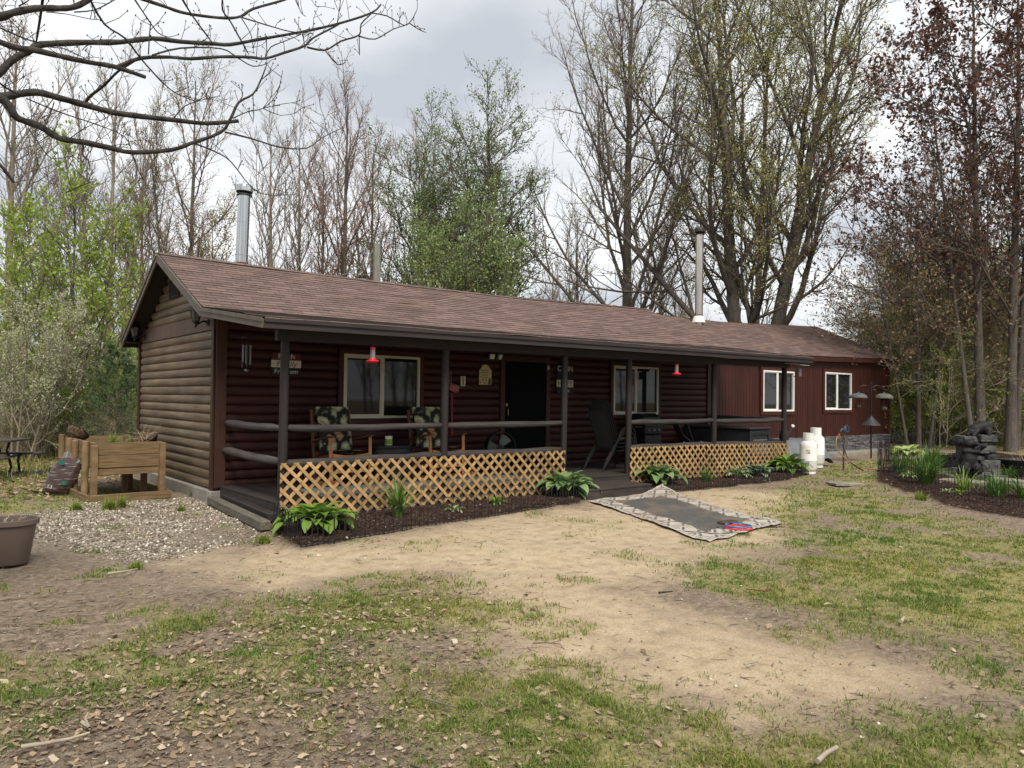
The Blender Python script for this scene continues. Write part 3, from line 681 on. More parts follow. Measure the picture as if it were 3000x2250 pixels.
def shingles(prof, x0, x1, zadd, wav=.02, seed=0):
    """prof: (y, z) from the ridge down; stepped courses; returns verts, quads, uvs"""
    prof = np.array(prof, float); seg = np.hypot(np.diff(prof[:, 0]), np.diff(prof[:, 1])); cum = np.concatenate([[0], np.cumsum(seg)])
    E = .143; n = int(math.ceil(cum[-1]/E)); xs = np.linspace(0, 1, int((x1-x0)/.16)+2)
    V, Q, U = [], [], []; o = 0
    for c in range(n):
        rows = []
        for s, lift in ((c*E-.02, .001), (min((c+1)*E, cum[-1]+.02), .009)):
            ss = min(max(s, 0), cum[-1]); i = min(np.searchsorted(cum, ss, 'right')-1, len(seg)-1); t = (s-cum[i])/seg[i]
            y = prof[i, 0]*(1-t)+prof[i+1, 0]*t; z = prof[i, 1]*(1-t)+prof[i+1, 1]*t
            X = x0+(x1-x0)*xs
            zz = z + zadd(X, y) + (fbm(X*.75+seed, X*0+s*1.1+seed, 3)-.5)*wav + (fbm(X*2.7+c*3.3, X*0+s*2.2, 2)-.5)*.012*(lift > .005) + lift
            rows.append((np.stack([X, np.full_like(X, y), zz], -1), np.stack([X+seed, np.full_like(X, s)], -1)))
        m = len(X)
        V += [rows[0][0], rows[1][0]]; U += [rows[0][1], rows[1][1]]
        edge = rows[1][0].copy(); edge[:, 2] -= .010; V.append(edge); U.append(rows[1][1])
        a = np.arange(m-1)
        Q.append(np.stack([o+a, o+m+a, o+m+a+1, o+a+1], -1)); Q.append(np.stack([o+m+a, o+2*m+a, o+2*m+a+1, o+m+a+1], -1)); o += 3*m
    return np.concatenate(V), np.concatenate(Q), np.concatenate(U)
def roof_mesh(name, parts, parent):
    Vs, Qs, Us, o = [], [], [], 0
    for V, Q, U in parts: Vs.append(V); Qs.append(Q+o); Us.append(U); o += len(V)
    V = np.concatenate(Vs); Q = np.concatenate(Qs); U = np.concatenate(Us)
    me = mesh_np(name, V, [Q], [M['shingle']])
    ul = me.uv_layers.new(name='slope'); ul.data.foreach_set('uv', U[Q.ravel()].astype(np.float32).ravel())
    return link(name, me, parent)
XL, XE = -.33, 13.25
RF = [(2.41, 3.955), (-.26, 2.735), (-2.82, 2.385)]; RB = [(2.41, 3.955), (5.05, 2.50)]
sag = lambda x: sag2(x, -2.8)
def shrink(parts):   # underside of the sheathing
    mb = MB()
    for prof in parts:
        for i in range(len(prof)-1):
            for k in range(12):
                xa = XL+.02+(XE-XL-.04)*k/12; xb = XL+.02+(XE-XL-.04)*(k+1)/12
                (y0, z0), (y1, z1) = prof[i], prof[i+1]; z0 -= .05; z1 -= .05; za, zb, zc, zd = [float(sag2(q_, w_)) for q_, w_ in ((xa, y0), (xb, y0), (xb, y1), (xa, y1))]
                mb.add([(xa, y0, z0+za), (xb, y0, z0+zb), (xb, y1, z1+zc), (xa, y1, z1+zd)], [(0, 1, 2, 3)])
                mb.add([(xa, y0, z0+za+.025), (xb, y0, z0+zb+.025), (xb, y1, z1+zc+.025), (xa, y1, z1+zd+.025)], [(3, 2, 1, 0)])
    return mb
roof = roof_mesh('roof', [shingles(RF, XL, XE, sag2, .03, 0), shingles(RB, XL, XE, sag2, .03, 40)], cabin)
shrink([RF, RB]).build('roof_sheathing', M['soffit'], roof)
rc = MB()
for k in range(44):
    x = XL+k*.31; 
    if x > XE-.1: break
    z = 3.966+float(sag2(x+.15, 2.41))
    rc.add([(x, 2.41, z+.012), (x+.33, 2.41, z+.005), (x+.33, 2.28, z-.05), (x, 2.28, z-.043), (x+.33, 2.54, z-.06), (x, 2.54, z-.053)], [(0, 3, 2, 1), (0, 1, 4, 5)])
o = rc.build('ridge_cap', M['shingle'], roof)
ul = o.data.uv_layers.new(name='slope')
for lp in o.data.loops: vv = o.data.vertices[lp.vertex_index].co; ul.data[lp.index].uv = (vv.x, vv.y*1.0+.05)
def board(mb, a, b_, h, t, drop=0):
    a = Vector(a)-Vector((0, 0, drop+h/2)); b_ = Vector(b_)-Vector((0, 0, drop+h/2)); mb.bar(a, b_, t, h)
rk = MB()
for x, dz in ((XL-.012, 0), (XE+.012, .11)):
    board(rk, (x, 2.40, 3.93+dz*1.13), (x, -.27, 2.71+dz*.9), .135, .03, .0); board(rk, (x, 2.42, 3.93+dz*1.13), (x, 5.05, 2.475+dz), .135, .03, .0)
    board(rk, (x, -.28, 2.71+dz*.9), (x, -2.80, 2.365+dz*.7), .12, .03, .0)
    board(rk, (x-.02 if x < 0 else x+.02, -.28, 2.725+dz*.9), (x-.02 if x < 0 else x+.02, -2.81, 2.38+dz*.7), .055, .02, .0)
    board(rk, (x-.02 if x < 0 else x+.02, 2.42, 3.945+dz), (x-.02 if x < 0 else x+.02, 5.06, 2.49+dz), .05, .02, .0)
rk.islands('rake_board', M['rake'], roof)
fb = MB(); fx = [XL+(XE-XL)*k/10 for k in range(11)]; fz = [float(sag(np.array(x))) for x in fx]
fb.strip([(x, -2.80, 2.302+z) for x, z in zip(fx, fz)], .03, .115); fb.strip([(x, -2.827, 2.352+z) for x, z in zip(fx, fz)], .022, .052)
fb.strip([(x, 5.03, 2.42+z) for x, z in zip(fx, fz)], .03, .14)
fb.islands('fascia', M['fascia'], roof)
b = MB(); b.box((-.17, -1.3, 2.50), (.26, 2.5, .015), rot=Euler((R(7.6), 0, 0))); b.box((-.17, 4.85, 2.44), (.3, .35, .02)); b.islands('gable_soffit', M['soffit'], roof)
b = MB(); b.box((12.98, -2.55, 2.295), (.42, .42, .012), rot=Euler((R(7.6), 0, 0))); b.build('bare_soffit', M['vinyl'], roof)
# stove pipes through the roof
def stove_pipe(x, y, z0, h, r, m1, mcap, mat_base, lean):
    M3 = Matrix.Rotation(lean, 3, 'Y')
    p = MB(); p.lathe([(r, -.25), (r, h*.16), (r*1.025, h*.16+.004), (r*1.025, h*.16+.018), (r, h*.16+.022), (r, h*.62), (r*1.02, h*.62+.004), (r*1.02, h*.62+.014), (r, h*.62+.018), (r, h)], 28, (x, y, z0), M=M3)
    po = soft(p.build('stove_pipe', m1, roof), 30)
    c = MB(); c.lathe([(r*.95, h), (r*1.22, h+.015), (r*1.22, h+.03), (r*.9, h+.035), (r*.9, h+.06)], 28, (x, y, z0), M=M3)
    c.lathe([(r*1.05, h+.078), (r*1.38, h+.088), (r*1.4, h+.19), (r*1.3, h+.215), (r*.6, h+.225)], 28, (x, y, z0), M=M3)
    soft(c.build('pipe_cap', mcap, roof), 30)
    c = MB(); c.lathe([(r*1.26, h+.008), (r*1.26, h+.026), (r*.93, h+.04), (r*.93, h+.05), (r*1.30, h+.072), (r*1.34, h+.082)], 28, (x, y, z0), M=M3); soft(c.build('pipe_cap_gap_shade', M['black'], roof), 30)  # black ring added to stand in for the shaded gap under the cap
    q = MB(); q.lathe([(r*1.75, -.16), (r*1.3, .02), (r*1.12, .05)], 24, (x, y, z0), M=M3); soft(q.build('pipe_flashing', mat_base, roof), 40)
    q = MB(); q.lathe([(r*1.12, .05), (r*1.14, .085), (r*1.01, .09)], 24, (x, y, z0), M=M3); q.build('pipe_collar', M['rust'], roof)
p1 = hit(707, 783, 1, 2.62); stove_pipe(p1[0], 2.62, p1[2], 1.42, .118, M['metal'], M['metal'], M['flash'], R(1.2))

def window(parent, wn, y, vin, trim, tw=.095, split=.5, depth=.05, scr=False):
    x0, x1, z0, z1 = wn; fw = .045
    fr = MB()
    for (a, b_, c, d) in ((x0, x1, z1-fw, z1), (x0, x1, z0, z0+fw), (x0, x0+fw, z0+fw, z1-fw), (x1-fw, x1, z0+fw, z1-fw)):
        fr.box(((a+b_)/2, y-.035, (c+d)/2), (b_-a, depth, d-c))
    xm = x0+(x1-x0)*split
    fr.box((xm, y-.03, (z0+z1)/2), (.05, .045, z1-z0-2*fw))
    wo = fr.build('window', vin, parent)
    s = MB(); e = .028                              # the sliding sash
    for (a, b_, c, d) in ((x0+fw, xm-.025, z1-fw-e, z1-fw), (x0+fw, xm-.025, z0+fw, z0+fw+e), (x0+fw, x0+fw+e, z0+fw+e, z1-fw-e), (xm-.025-e, xm-.025, z0+fw+e, z1-fw-e)):
        s.box(((a+b_)/2, y-.028, (c+d)/2), (b_-a, .03, d-c))
    s.build('sash', vin, wo)
    for a, b_, dy in ((x0+fw+e, xm-.025-e, -.022), (xm+.025, x1-fw, -.012)):
        g_ = MB(); g_.box(((a+b_)/2, y+dy, (z0+z1)/2), (b_-a, .006, z1-z0-2*fw-(2*e if dy < -.015 else 0)-.002)); g_.build('pane', M['pane'], wo)
    if scr: q = MB(); q.box(((x1-fw-.05), y-.03, (z0+z1)/2), (.03, .02, z1-z0-2*fw)); q.build('screen_frame', M['grey'], wo)
    if trim:
        t = MB()
        for (a, b_, c, d) in ((x0-tw, x1+tw, z1, z1+tw), (x0-tw, x1+tw, z0-tw, z0), (x0-tw, x0, z0, z1), (x1, x1+tw, z0, z1)): t.box(((a+b_)/2, y-.03, (c+d)/2), (b_-a-.002, .055, d-c-.002))
        t.build('window_trim', trim, wo)
    return wo
window(cabin, W1, -.022, M['vinyl_tan'], M['log_front']); window(cabin, W2, -.022, M['vinyl_tan'], M['log_front'])
d = MB(); x0, x1, z0, z1 = DOOR; d.box(((x0+x1)/2, -.02, (z0+z1)/2), (x1-x0, .04, z1-z0))
for k in range(2): d.box(((x0+x1)/2, -.044, .35+k*1.0), (x1-x0-.28, .012, .75))
dr = d.build('door', M['door'], cabin)
t = MB()
for (a, b_, c, dd) in ((x0-.12, x0-.005, z0, z1+.11), (x1+.005, x1+.12, z0, z1+.11), (x0-.005, x1+.005, z1, z1+.11)): t.box(((a+b_)/2, -.035, (c+dd)/2), (b_-a, .07, dd-c))
t.build('door_frame', M['corner_board'], dr)
t = MB(); t.tube([(x0+.06, -.05, 1.0), (x0+.06, -.10, 1.02), (x0+.06, -.10, 1.15), (x0+.06, -.05, 1.17)], .009, 8); t.box((x0+.06, -.046, 1.24), (.05, .01, .06)); t.build('door_handle', M['brass'], dr)

# porch: deck, posts, rails, lattice, step
DZ = -.08
pd = MB()
for k in range(16):
    y = -.03-k*.144; pd.box(((.06+12.98)/2, y-.07, DZ-.015), (12.92, .139, .03), bev=.004)
pd.box((.075, -1.17, DZ-.14), (.03, 2.29, .21)); pd.box((6.52, -2.32, DZ-.14), (12.9, .03, .21)); pd.box((6.5, -1.15, DZ-.16), (12.7, 2.2, .02))
pd.box((12.96, -1.17, DZ-.14), (.03, 2.29, .21))
porch = pd.build('porch_deck', M['deck'], cabin)
POSTS = [(.165, 2.28), (2.84, 2.27), (5.47, 2.28), (7.22, 2.29), (10.02, 2.33), (12.87, 2.36)]
PY_ = -2.27
for x, zt in POSTS:
    p = MB(); pts = [(x+.02*(k/5)**1 if x < 9 else x+.01*k/5, PY_+.004*math.sin(k*2), -.3+(zt+.3)*k/5) for k in range(6)]
    p.tube(pts, [.062+rnd.uniform(-.003, .003) for _ in pts], 14); soft(p.build('post', M['post'], porch), 50)
b = MB(); b.strip([(.05+1.3*k, PY_, 2.205+float(sag(np.array(.05+1.3*k)))) for k in range(11)], .10, .14)
b.build('porch_beam', M['fascia'], porch)
def rail(a, b_, r, m='rail', sag_=.01):
    a = Vector(a); b_ = Vector(b_); n = 9; p = MB(); pts = []; rr = []
    for k in range(n):
        t = k/(n-1); q = a.lerp(b_, t)+Vector((0, rnd.uniform(-.006, .006), rnd.uniform(-.008, .008)-sag_*math.sin(PI*t))); pts.append(q); rr.append(r*(1-.10*t)*rnd.uniform(.94, 1.06)*(.80 if k in (0, n-1) else 1))
    d_ = (b_-a).normalized()
    pts = [pts[0]-d_*.03]+pts+[pts[-1]+d_*.03]; rr = [r*.45]+rr+[r*.40]
    p.tube(pts, rr, 12); return soft(p.build('rail', M[m], porch), 60)
zr = [(.92, .93), (.925, .935), None, (.935, .945), (.93, .935)]; zl = [(.435, .455), (.455, .45), None, (.43, .43), (.42, .37)]
for i in range(5):
    if zr[i] is None: continue
    xa, xb = POSTS[i][0]+.09, POSTS[i+1][0]-.07
    rail((xa, PY_-.01, zr[i][0]), (xb, PY_-.01, zr[i][1]), .055); rail((xa, PY_+.01, zl[i][0]), (xb, PY_+.01, zl[i][1]), .066)
rail((.14, -.10, .93), (.155, PY_+.08, .92), .056, 'rail_y'); rail((.12, -.08, .49), (.16, PY_+.08, .46), .064, 'rail_y')
rail((12.9, -.10, .97), (12.87, PY_+.08, .95), .05, 'rail_y'); rail((12.9, -.08, .49), (12.87, PY_+.08, .42), .05, 'rail_y')
def clip(poly, x0, x1, z0, z1):
    for ax, v, sg in ((0, x0, 1), (0, x1, -1), (1, z0, 1), (1, z1, -1)):
        out = []
        for i in range(len(poly)):
            p, q = poly[i], poly[(i+1) % len(poly)]; dp, dq = sg*(p[ax]-v), sg*(q[ax]-v)
            if dp >= 0: out.append(p)
            if dp*dq < 0: t = dp/(dp-dq); out.append((p[0]+(q[0]-p[0])*t, p[1]+(q[1]-p[1])*t))
        poly = out
        if not poly: return []
    return poly
def lattice(x0, x1, z0, z1, y, rise):
    mb = MB(); H = z1-z0; sx = .187; hw = .032
    for sgn, yy in ((1, y), (-1, y-.0095)):
        k = -int(H/sx)-2
        while k*sx < x1-x0+H+sx:
            c = x0+k*sx+.03; jj = rnd.uniform(-.006, .006)
            if sgn > 0: poly = [(c-hw+jj-.1, z0-.1), (c+hw+jj-.1, z0-.1), (c+hw+H+jj+.1, z1+.1), (c-hw+H+jj+.1, z1+.1)]
            else: poly = [(c-hw+H+jj+.1-H*0, z0-.1), (c+hw+H+jj+.1, z0-.1), (c+hw+jj-.1, z1+.1), (c-hw+jj-.1, z1+.1)]
            poly = clip(poly, x0, x1, z0, z1)
            if len(poly) >= 3: mb.prism([(p[0], yy, p[1]+rise*(p[0]-x0)) for p in poly], (0, -.008, 0))
            k += 1
    return mb.build('lattice_panel', M['lattice'], porch)
lattice(.105, 2.37, -.335, .447, -2.35, 0); lattice(2.378, 5.44, -.31, .447, -2.35, 0)
lattice(7.19, 9.62, -.255, .440, -2.35, -.002); lattice(9.628, 12.92, -.30, .435, -2.35, -.018)
st = MB(); st.box((6.06, -2.73, -.195), (1.72, .84, .035), bev=.006); st.box((6.06, -3.12, -.29), (1.66, .035, .16)); st.box((5.24, -2.73, -.29), (.035, .76, .16)); st.box((6.88, -2.73, -.29), (.035, .76, .16))
st.build('step', M['step'], porch)

# ------------------------------------------------------------------ the red annex
annex = empty('red_annex', (18.2, 0, 0), 0, 'dark red board-sided wing with a grey stone skirt at the right end of the cabin', 'annex')
def sub(mb):
    mb.v = [(x-18.2, y, z) for x, y, z in mb.v]; return mb
AX0, AX1 = 12.97, 23.42
WA = (15.48, 17.15, 1.095, 2.295); WB = (19.00, 20.72, 1.14, 2.355)
top = lambda x: 2.72+.013*(x-18.3)
M['redboard'] = mat('red_stained_boards', (.042, .0105, .0075), .55, .35, 3, (6, 6, .4), .2, 50, island=.2, col2=(.060, .0145, .010))
a = MB(); x = AX0
while x < AX1-.02:
    wd_ = min(rnd.choice((.135, .14, .145, .15)), AX1-x); segs = [(.28+.008*(x-18.8), top(x)+.05)]
    for (h0, h1, zl, zh) in (WA, WB):
        if x+wd_ > h0-.10 and x < h1+.10: segs = [(segs[0][0], zl-.1), (zh+.1, segs[0][1])]
    for z0, z1 in segs: a.box((x+wd_/2, -.012, (z0+z1)/2), (wd_-.008, .024, z1-z0))
    x += wd_
a.box(((AX0+AX1)/2, .06, 1.4), (AX1-AX0-.02, .11, 2.8)); a.box((AX1-.06, 2.7, 1.4), (.11, 5.2, 2.8)); a.box(((AX0+AX1)/2, 5.3, 1.4), (AX1-AX0-.02, .11, 2.8))
a.prism([(AX1-.05, .1, 2.75), (AX1-.05, 5.3, 2.75), (AX1-.05, 2.75, 4.1)], (-.08, 0, 0))
for k in range(37): a.box((AX1+.012, .06+k*.142, 1.5), (.024, .134, 2.5))
aw = sub(a).build('annex_wall', M['redboard'], annex)
b = MB(); b.box((AX1+.02, -.03, 1.55), (.09, .09, 2.5)); sub(b).build('annex_corner_board', M['trim_red'], annex)
eL, eR = hit(2349, 1040, 1, -.18), hit(2625, 1051, 1, -.18)
ez = lambda x: eL[2]+(eR[2]-eL[2])*(x-eL[0])/(eR[0]-eL[0])
rp_ = [hit(u, v, 1, 2.85) for u, v in ((2030, 934), (2110, 943), (2200, 948), (2290, 952), (2394, 957))]
rx_ = np.array([p[0] for p in rp_]); rz_ = np.array([p[2] for p in rp_])
XA1 = max(float(rx_[-1]), 23.75)
def annex_roof(x0, x1):
    parts = []
    for sgn in (1, -1):
        V, Q, U = shingles([(2.85, 0), (2.85-3.03*sgn, -1.0)], x0, x1, lambda X, y: 0*X, .02, 70*sgn)
        t = (V[:, 0]*0+np.abs(V[:, 1]-2.85)/3.03); zr_ = np.interp(V[:, 0], rx_, rz_); ze = ez(V[:, 0])
        V[:, 2] = V[:, 2]+t - .0 + zr_*(1-t)+ze*t
        V[:, 0] -= 18.2; parts.append((V, Q, U))
    return parts
ar = roof_mesh('annex_roof', annex_roof(12.6, XA1), annex)
b = MB()
b.strip([(12.9+(XA1-12.9)*k/6, -.17, ez(12.9+(XA1-12.9)*k/6)-.10) for k in range(7)], .03, .15)
b.bar((XA1-.02, -.18, ez(XA1)-.10), (XA1-.02, 2.85, float(rz_[-1])-.10), .03, .15); b.bar((XA1-.02, 2.85, float(rz_[-1])-.10), (XA1-.02, 5.9, ez(XA1)-.10), .03, .15)
sub(b).islands('annex_fascia', M['trim_red'], ar)
b = MB()
for k in range(6):
    xa = 12.7+(XA1-12.75)*k/6; xb = 12.7+(XA1-12.75)*(k+1)/6
    for y1 in (-.15, 5.85): b.add([(xa, y1, ez(xa)-.04), (xb, y1, ez(xb)-.04), (xb, 2.85, float(np.interp(xb, rx_, rz_))-.04), (xa, 2.85, float(np.interp(xa, rx_, rz_))-.04)], [(0, 1, 2, 3)])
sub(b).build('roof_sheathing', M['trim_red'], ar)
for wn in (WA, WB):
    k0 = len(bpy.data.objects); wo = window(annex, wn, -.0, M['vinyl'], M['trim_red'], .11, .47, .06, True)
    for o in [wo]+[c for c in bpy.data.objects if c.parent == wo]: o.data.transform(Matrix.Translation((-18.2, 0, 0)))
# ledge stone skirt
M['ledge'] = mat('ledge_stone', (.125, .125, .128), .85, .35, 9, (1, 1, 1), .6, 30, island=.4, dist=.015)
s = MB()
z = -.30
while z < .36:
    h = rnd.uniform(.03, .075); x = AX0+rnd.uniform(-.3, 0)
    while x < AX1+.05:
        l = rnd.uniform(.12, .5); zt = .27+.008*(x-18.8)
        if z+h < zt+.03 and x > 12.9: s.box((min(x+l/2, AX1), -.035-rnd.uniform(0, .03), z+h/2), (l-.008, .06, h-.006), rot=Euler((0, R(rnd.uniform(-1.5, 1.5)), R(rnd.uniform(-2, 2)))), bev=.008)
        x += l
    y = 0
    while y < 5.3:
        l = rnd.uniform(.12, .5)
        if z+h < .34: s.box((AX1+.05+rnd.uniform(0, .03), y+l/2, z+h/2), (.06, l-.008, h-.006), bev=.008)
        y += l
    z += h
s.box(((AX0+AX1)/2, .02, 0), (AX1-AX0, .06, .62))
sub(s).build('stone_skirt', M['ledge'], annex)
b = MB(); b.box((18.9, -.28, -.30), (10.2, .42, .2), bev=.02); b.box((24.0, .6, -.17), (1.0, 2.2, .14), bev=.02); sub(b).build('concrete_ledge', M['concrete'], annex)
# its pipe rises from the annex roof, in the same make
roof = ar
p2 = hit(2047, 940, 1, 2.3); pz = float(np.interp(p2[0], rx_, rz_))-.2
k0 = set(bpy.data.objects); stove_pipe(p2[0]-18.2, 2.3, p2[2]+.1, 2.62, .122, M['metal2'], M['soot'], M['flash'], R(.4))

# ------------------------------------------------------------------ trees
def unit(v): return v/np.maximum(np.linalg.norm(v, axis=-1, keepdims=True), 1e-9)
def tubes_np(P, Rr, n):
    """P (N,K,3) polylines with radii (N,K) -> verts, quads"""
    N, K, _ = P.shape
    T = np.empty_like(P); T[:, 1:-1] = P[:, 2:]-P[:, :-2]; T[:, 0] = P[:, 1]-P[:, 0]; T[:, -1] = P[:, -1]-P[:, -2]; T = unit(T)
    m = unit(P[:, -1]-P[:, 0]); ref = np.where(np.abs(m[:, 2:3]) < .8, np.array([[0, 0, 1.]]), np.array([[1., 0, 0]]))
    A = unit(np.cross(T, ref[:, None])); B = np.cross(T, A)
    a = np.arange(n)*2*PI/n
    V = P[:, :, None] + (A[:, :, None]*np.cos(a)[:, None] + B[:, :, None]*np.sin(a)[:, None])*Rr[:, :, None, None]
    o = (np.arange(N)*K*n)[:, None, None] + (np.arange(K-1)*n)[None, :, None]; j = np.arange(n)[None, None]; j2 = (j+1) % n
    Q = np.stack([o+j, o+j2, o+j2+n, o+j+n], -1).reshape(-1, 4)
    return V.reshape(-1, 3), Q
def children(rs, P, Rd, n, t0, t1, ang, lenr, rr, K, up_=.1, wob=.12, tipmin=.004, shape=.5, outw=0.0, rmin=.0):
    """grow n branches off every polyline; returns (N*n,K,3), radii"""
    N, Kp, _ = P.shape
    plen = np.linalg.norm(np.diff(P, axis=1), axis=2).sum(1)
    i = np.repeat(np.arange(N), n); k = np.tile(np.arange(n), N)
    t = t0+(t1-t0)*(k+rs.rand(len(i)))/n
    f = t*(Kp-1); a = np.minimum(f.astype(int), Kp-2); fr = (f-a)[:, None]
    pos = P[i, a]*(1-fr)+P[i, a+1]*fr; tan = unit(P[i, a+1]-P[i, a]); r0 = (Rd[i, a]*(1-fr[:, 0])+Rd[i, a+1]*fr[:, 0])*rr
    r0 = np.maximum(r0, rmin)
    az = k*2.4 + rs.rand(N)[i]*6.28 + rs.uniform(-.5, .5, len(i))
    rf = np.where(np.abs(tan[:, 2:3]) < .85, np.array([[0, 0, 1.]]), np.array([[1., 0, 0]]))
    u = unit(np.cross(tan, rf)); v = np.cross(tan, u)
    perp = u*np.cos(az)[:, None]+v*np.sin(az)[:, None]
    an = rs.uniform(ang[0], ang[1], len(i))[:, None]
    d = tan*np.cos(an)+perp*np.sin(an)
    Ln = plen[i]*lenr*(1-shape*(t-t0)/max(t1-t0, 1e-6))*rs.uniform(.65, 1.2, len(i))
    out = np.empty((len(i), K, 3)); out[:, 0] = pos; p = pos.copy()
    for q in range(1, K):
        d = unit(d + np.array([0, 0, up_])/(K-1)*2 + rs.normal(0, wob, d.shape)); p = p+d*(Ln/(K-1))[:, None]; out[:, q] = p
    s = np.linspace(0, 1, K)[None]
    rad = r0[:, None]*(1-s)**.8*.92 + np.minimum(tipmin, r0[:, None]*.6)
    return out, rad
def trunk_line(h, r, lean=(0, 0), wob=.02, K=12, base=(0, 0), rs=None, tip=.15, flare=1.35, z0=-.35):
    s = np.linspace(0, 1, K); p = np.stack([base[0]+lean[0]*s*h+np.cumsum(rs.normal(0, wob, K))*h*.08*s, base[1]+lean[1]*s*h+np.cumsum(rs.normal(0, wob, K))*h*.08*s, z0+s*(h-z0)], -1)
    rad = r*((1-s)*(1-tip)+tip); rad[0] *= flare; rad[1] *= 1+(flare-1)*.25
    return p, rad
def leaf_quads(rs, P, size, n_per, t0=.2, spread=.06, asp=.55, droop=.0):
    N, K, _ = P.shape; i = np.repeat(np.arange(N), n_per); t = rs.uniform(t0, 1, len(i))*(K-1); a = np.minimum(t.astype(int), K-2); fr = (t-a)[:, None]
    c = P[i, a]*(1-fr)+P[i, a+1]*fr + rs.normal(0, spread, (len(i), 3))
    d = unit(rs.normal(0, 1, (len(i), 3))+np.array([0, 0, -droop])); s = unit(np.cross(d, unit(rs.normal(0, 1, (len(i), 3)))))
    sz = (size*rs.uniform(.55, 1.25, len(i)))[:, None]; nn = np.cross(d, s)
    V = np.stack([c-d*sz*.5, c+s*sz*asp*.5+nn*sz*.08, c+d*sz*.5, c-s*sz*asp*.5+nn*sz*.08], 1).reshape(-1, 3)
    return V, (np.arange(len(i))[:, None]*4+np.arange(4))
def tree_meshes(seed, h=16, r=.2, stems=None, limbs=18, t0=.25, t1=.97, ang=(.5, .8), llen=.42, lup=.5, lshape=.55, n2=9, l2=.42, a2=(.5, .9), n3=7, l3=.42, n4=0, leaf=None, leafn=0, leafs=.07, bark='bark', twig='twig', wob=.02, tipmin=.006, lwob=.10, spread=.06, droop=0, leaf4=False, limbmin=0, dens_lo=None, lrr=.55):
    rs = np.random.RandomState(seed)
    lines = []
    for st in (stems or [dict()]):
        lines.append(trunk_line(st.get('h', h), st.get('r', r), st.get('lean', (0, 0)), st.get('wob', wob), 14, st.get('base', (0, 0)), rs))
    P0 = np.stack([l[0] for l in lines]); R0 = np.stack([l[1] for l in lines])
    P1, R1 = children(rs, P0, R0, limbs, t0, t1, ang, llen, lrr, 9, lup, lwob, tipmin*1.6, lshape)
    P2, R2 = children(rs, P1, R1, n2, .15, .97, a2, l2, .6, 6, lup*.6, .13, tipmin, .45, rmin=tipmin*1.3)
    P3, R3 = children(rs, P2, R2, n3, .12, 1, (.4, .95), l3, .7, 4, .2, .16, tipmin*.7, .3, rmin=tipmin)
    v0, q0 = tubes_np(P0, R0, 12); v1, q1 = tubes_np(P1, R1, 6)
    tm = mesh_np('trunk', np.concatenate([v0, v1]), [q0, q1+len(v0)], [M[bark]], smooth_=True)
    v2, q2 = tubes_np(P2, R2, 4); v3, q3 = tubes_np(P3, R3, 3)
    V, Q = [v2, v3], [q2, q3+len(v2)]; o = len(v2)+len(v3); last = P3
    if n4:
        P4, R4 = children(rs, P3, R3, n4, .1, 1, (.4, .9), .5, .8, 3, .1, .15, tipmin*.6, .2, rmin=tipmin*.8)
        v4, q4 = tubes_np(P4, R4, 3); V.append(v4); Q.append(q4+o); o += len(v4); last = P4
    mi = np.zeros(sum(len(q) for q in Q), int); mats = [M[twig]]
    if leaf and leafn:
        lv, lq = leaf_quads(rs, last, leafs, leafn, .1, spread, .55, droop); V.append(lv); Q.append(lq+o); mats.append(M[leaf]); mi = np.concatenate([mi, np.ones(len(lq), int)])
    cm = mesh_np('crown', np.concatenate(V), Q, mats, mi)
    return tm, cm
def plant_tree(name, meshes, loc, rz=0, s=1.0, label=None, cat='tree', group=None, sz=None):
    e = empty(name, loc, rz, label, cat, group); e.scale = (s, s, sz or s)
    link('trunk', meshes[0], e); link('crown', meshes[1], e); return e
M['lf_bright'] = leaf_mat('fresh_maple_leaves', (.16, .24, .03), (.36, .46, .08), .5, .5, (.50, .56, .15))
M['lf_green'] = leaf_mat('pear_leaves', (.09, .155, .04), (.22, .31, .095), .5, .5, (.38, .46, .19))
M['lf_pale'] = leaf_mat('pale_green_leaves', (.15, .21, .07), (.32, .41, .14), .5, .45, (.52, .56, .28))
M['lf_olive'] = leaf_mat('yellow_olive_catkins', (.26, .26, .07), (.46, .45, .15), .6, .5, (.60, .57, .25))
M['lf_mustard'] = leaf_mat('mustard_spring_leaves', (.20, .18, .04), (.38, .32, .08), .6, .45)
M['lf_red'] = leaf_mat('red_maple_leaves', (.06, .024, .019), (.155, .068, .05), .5, .35, (.26, .14, .09))
M['lf_rust'] = leaf_mat('rusty_maple_leaves', (.19, .125, .065), (.40, .28, .15), .5, .45)
M['bud_red'] = leaf_mat('reddish_buds', (.12, .065, .05), (.25, .14, .105), .7, .25)
M['bud_tan'] = leaf_mat('tan_buds', (.24, .21, .11), (.45, .40, .23), .7, .35)
M['lf_sage'] = leaf_mat('silvery_green_leaves', (.32, .36, .19), (.55, .58, .37), .6, .45, (.70, .70, .50))
M['needle'] = leaf_mat('pine_needles', (.06, .11, .045), (.16, .22, .10), .5, .3)
M['needled'] = leaf_mat('dark_evergreen_needles', (.045, .08, .03), (.11, .17, .065), .5, .25)

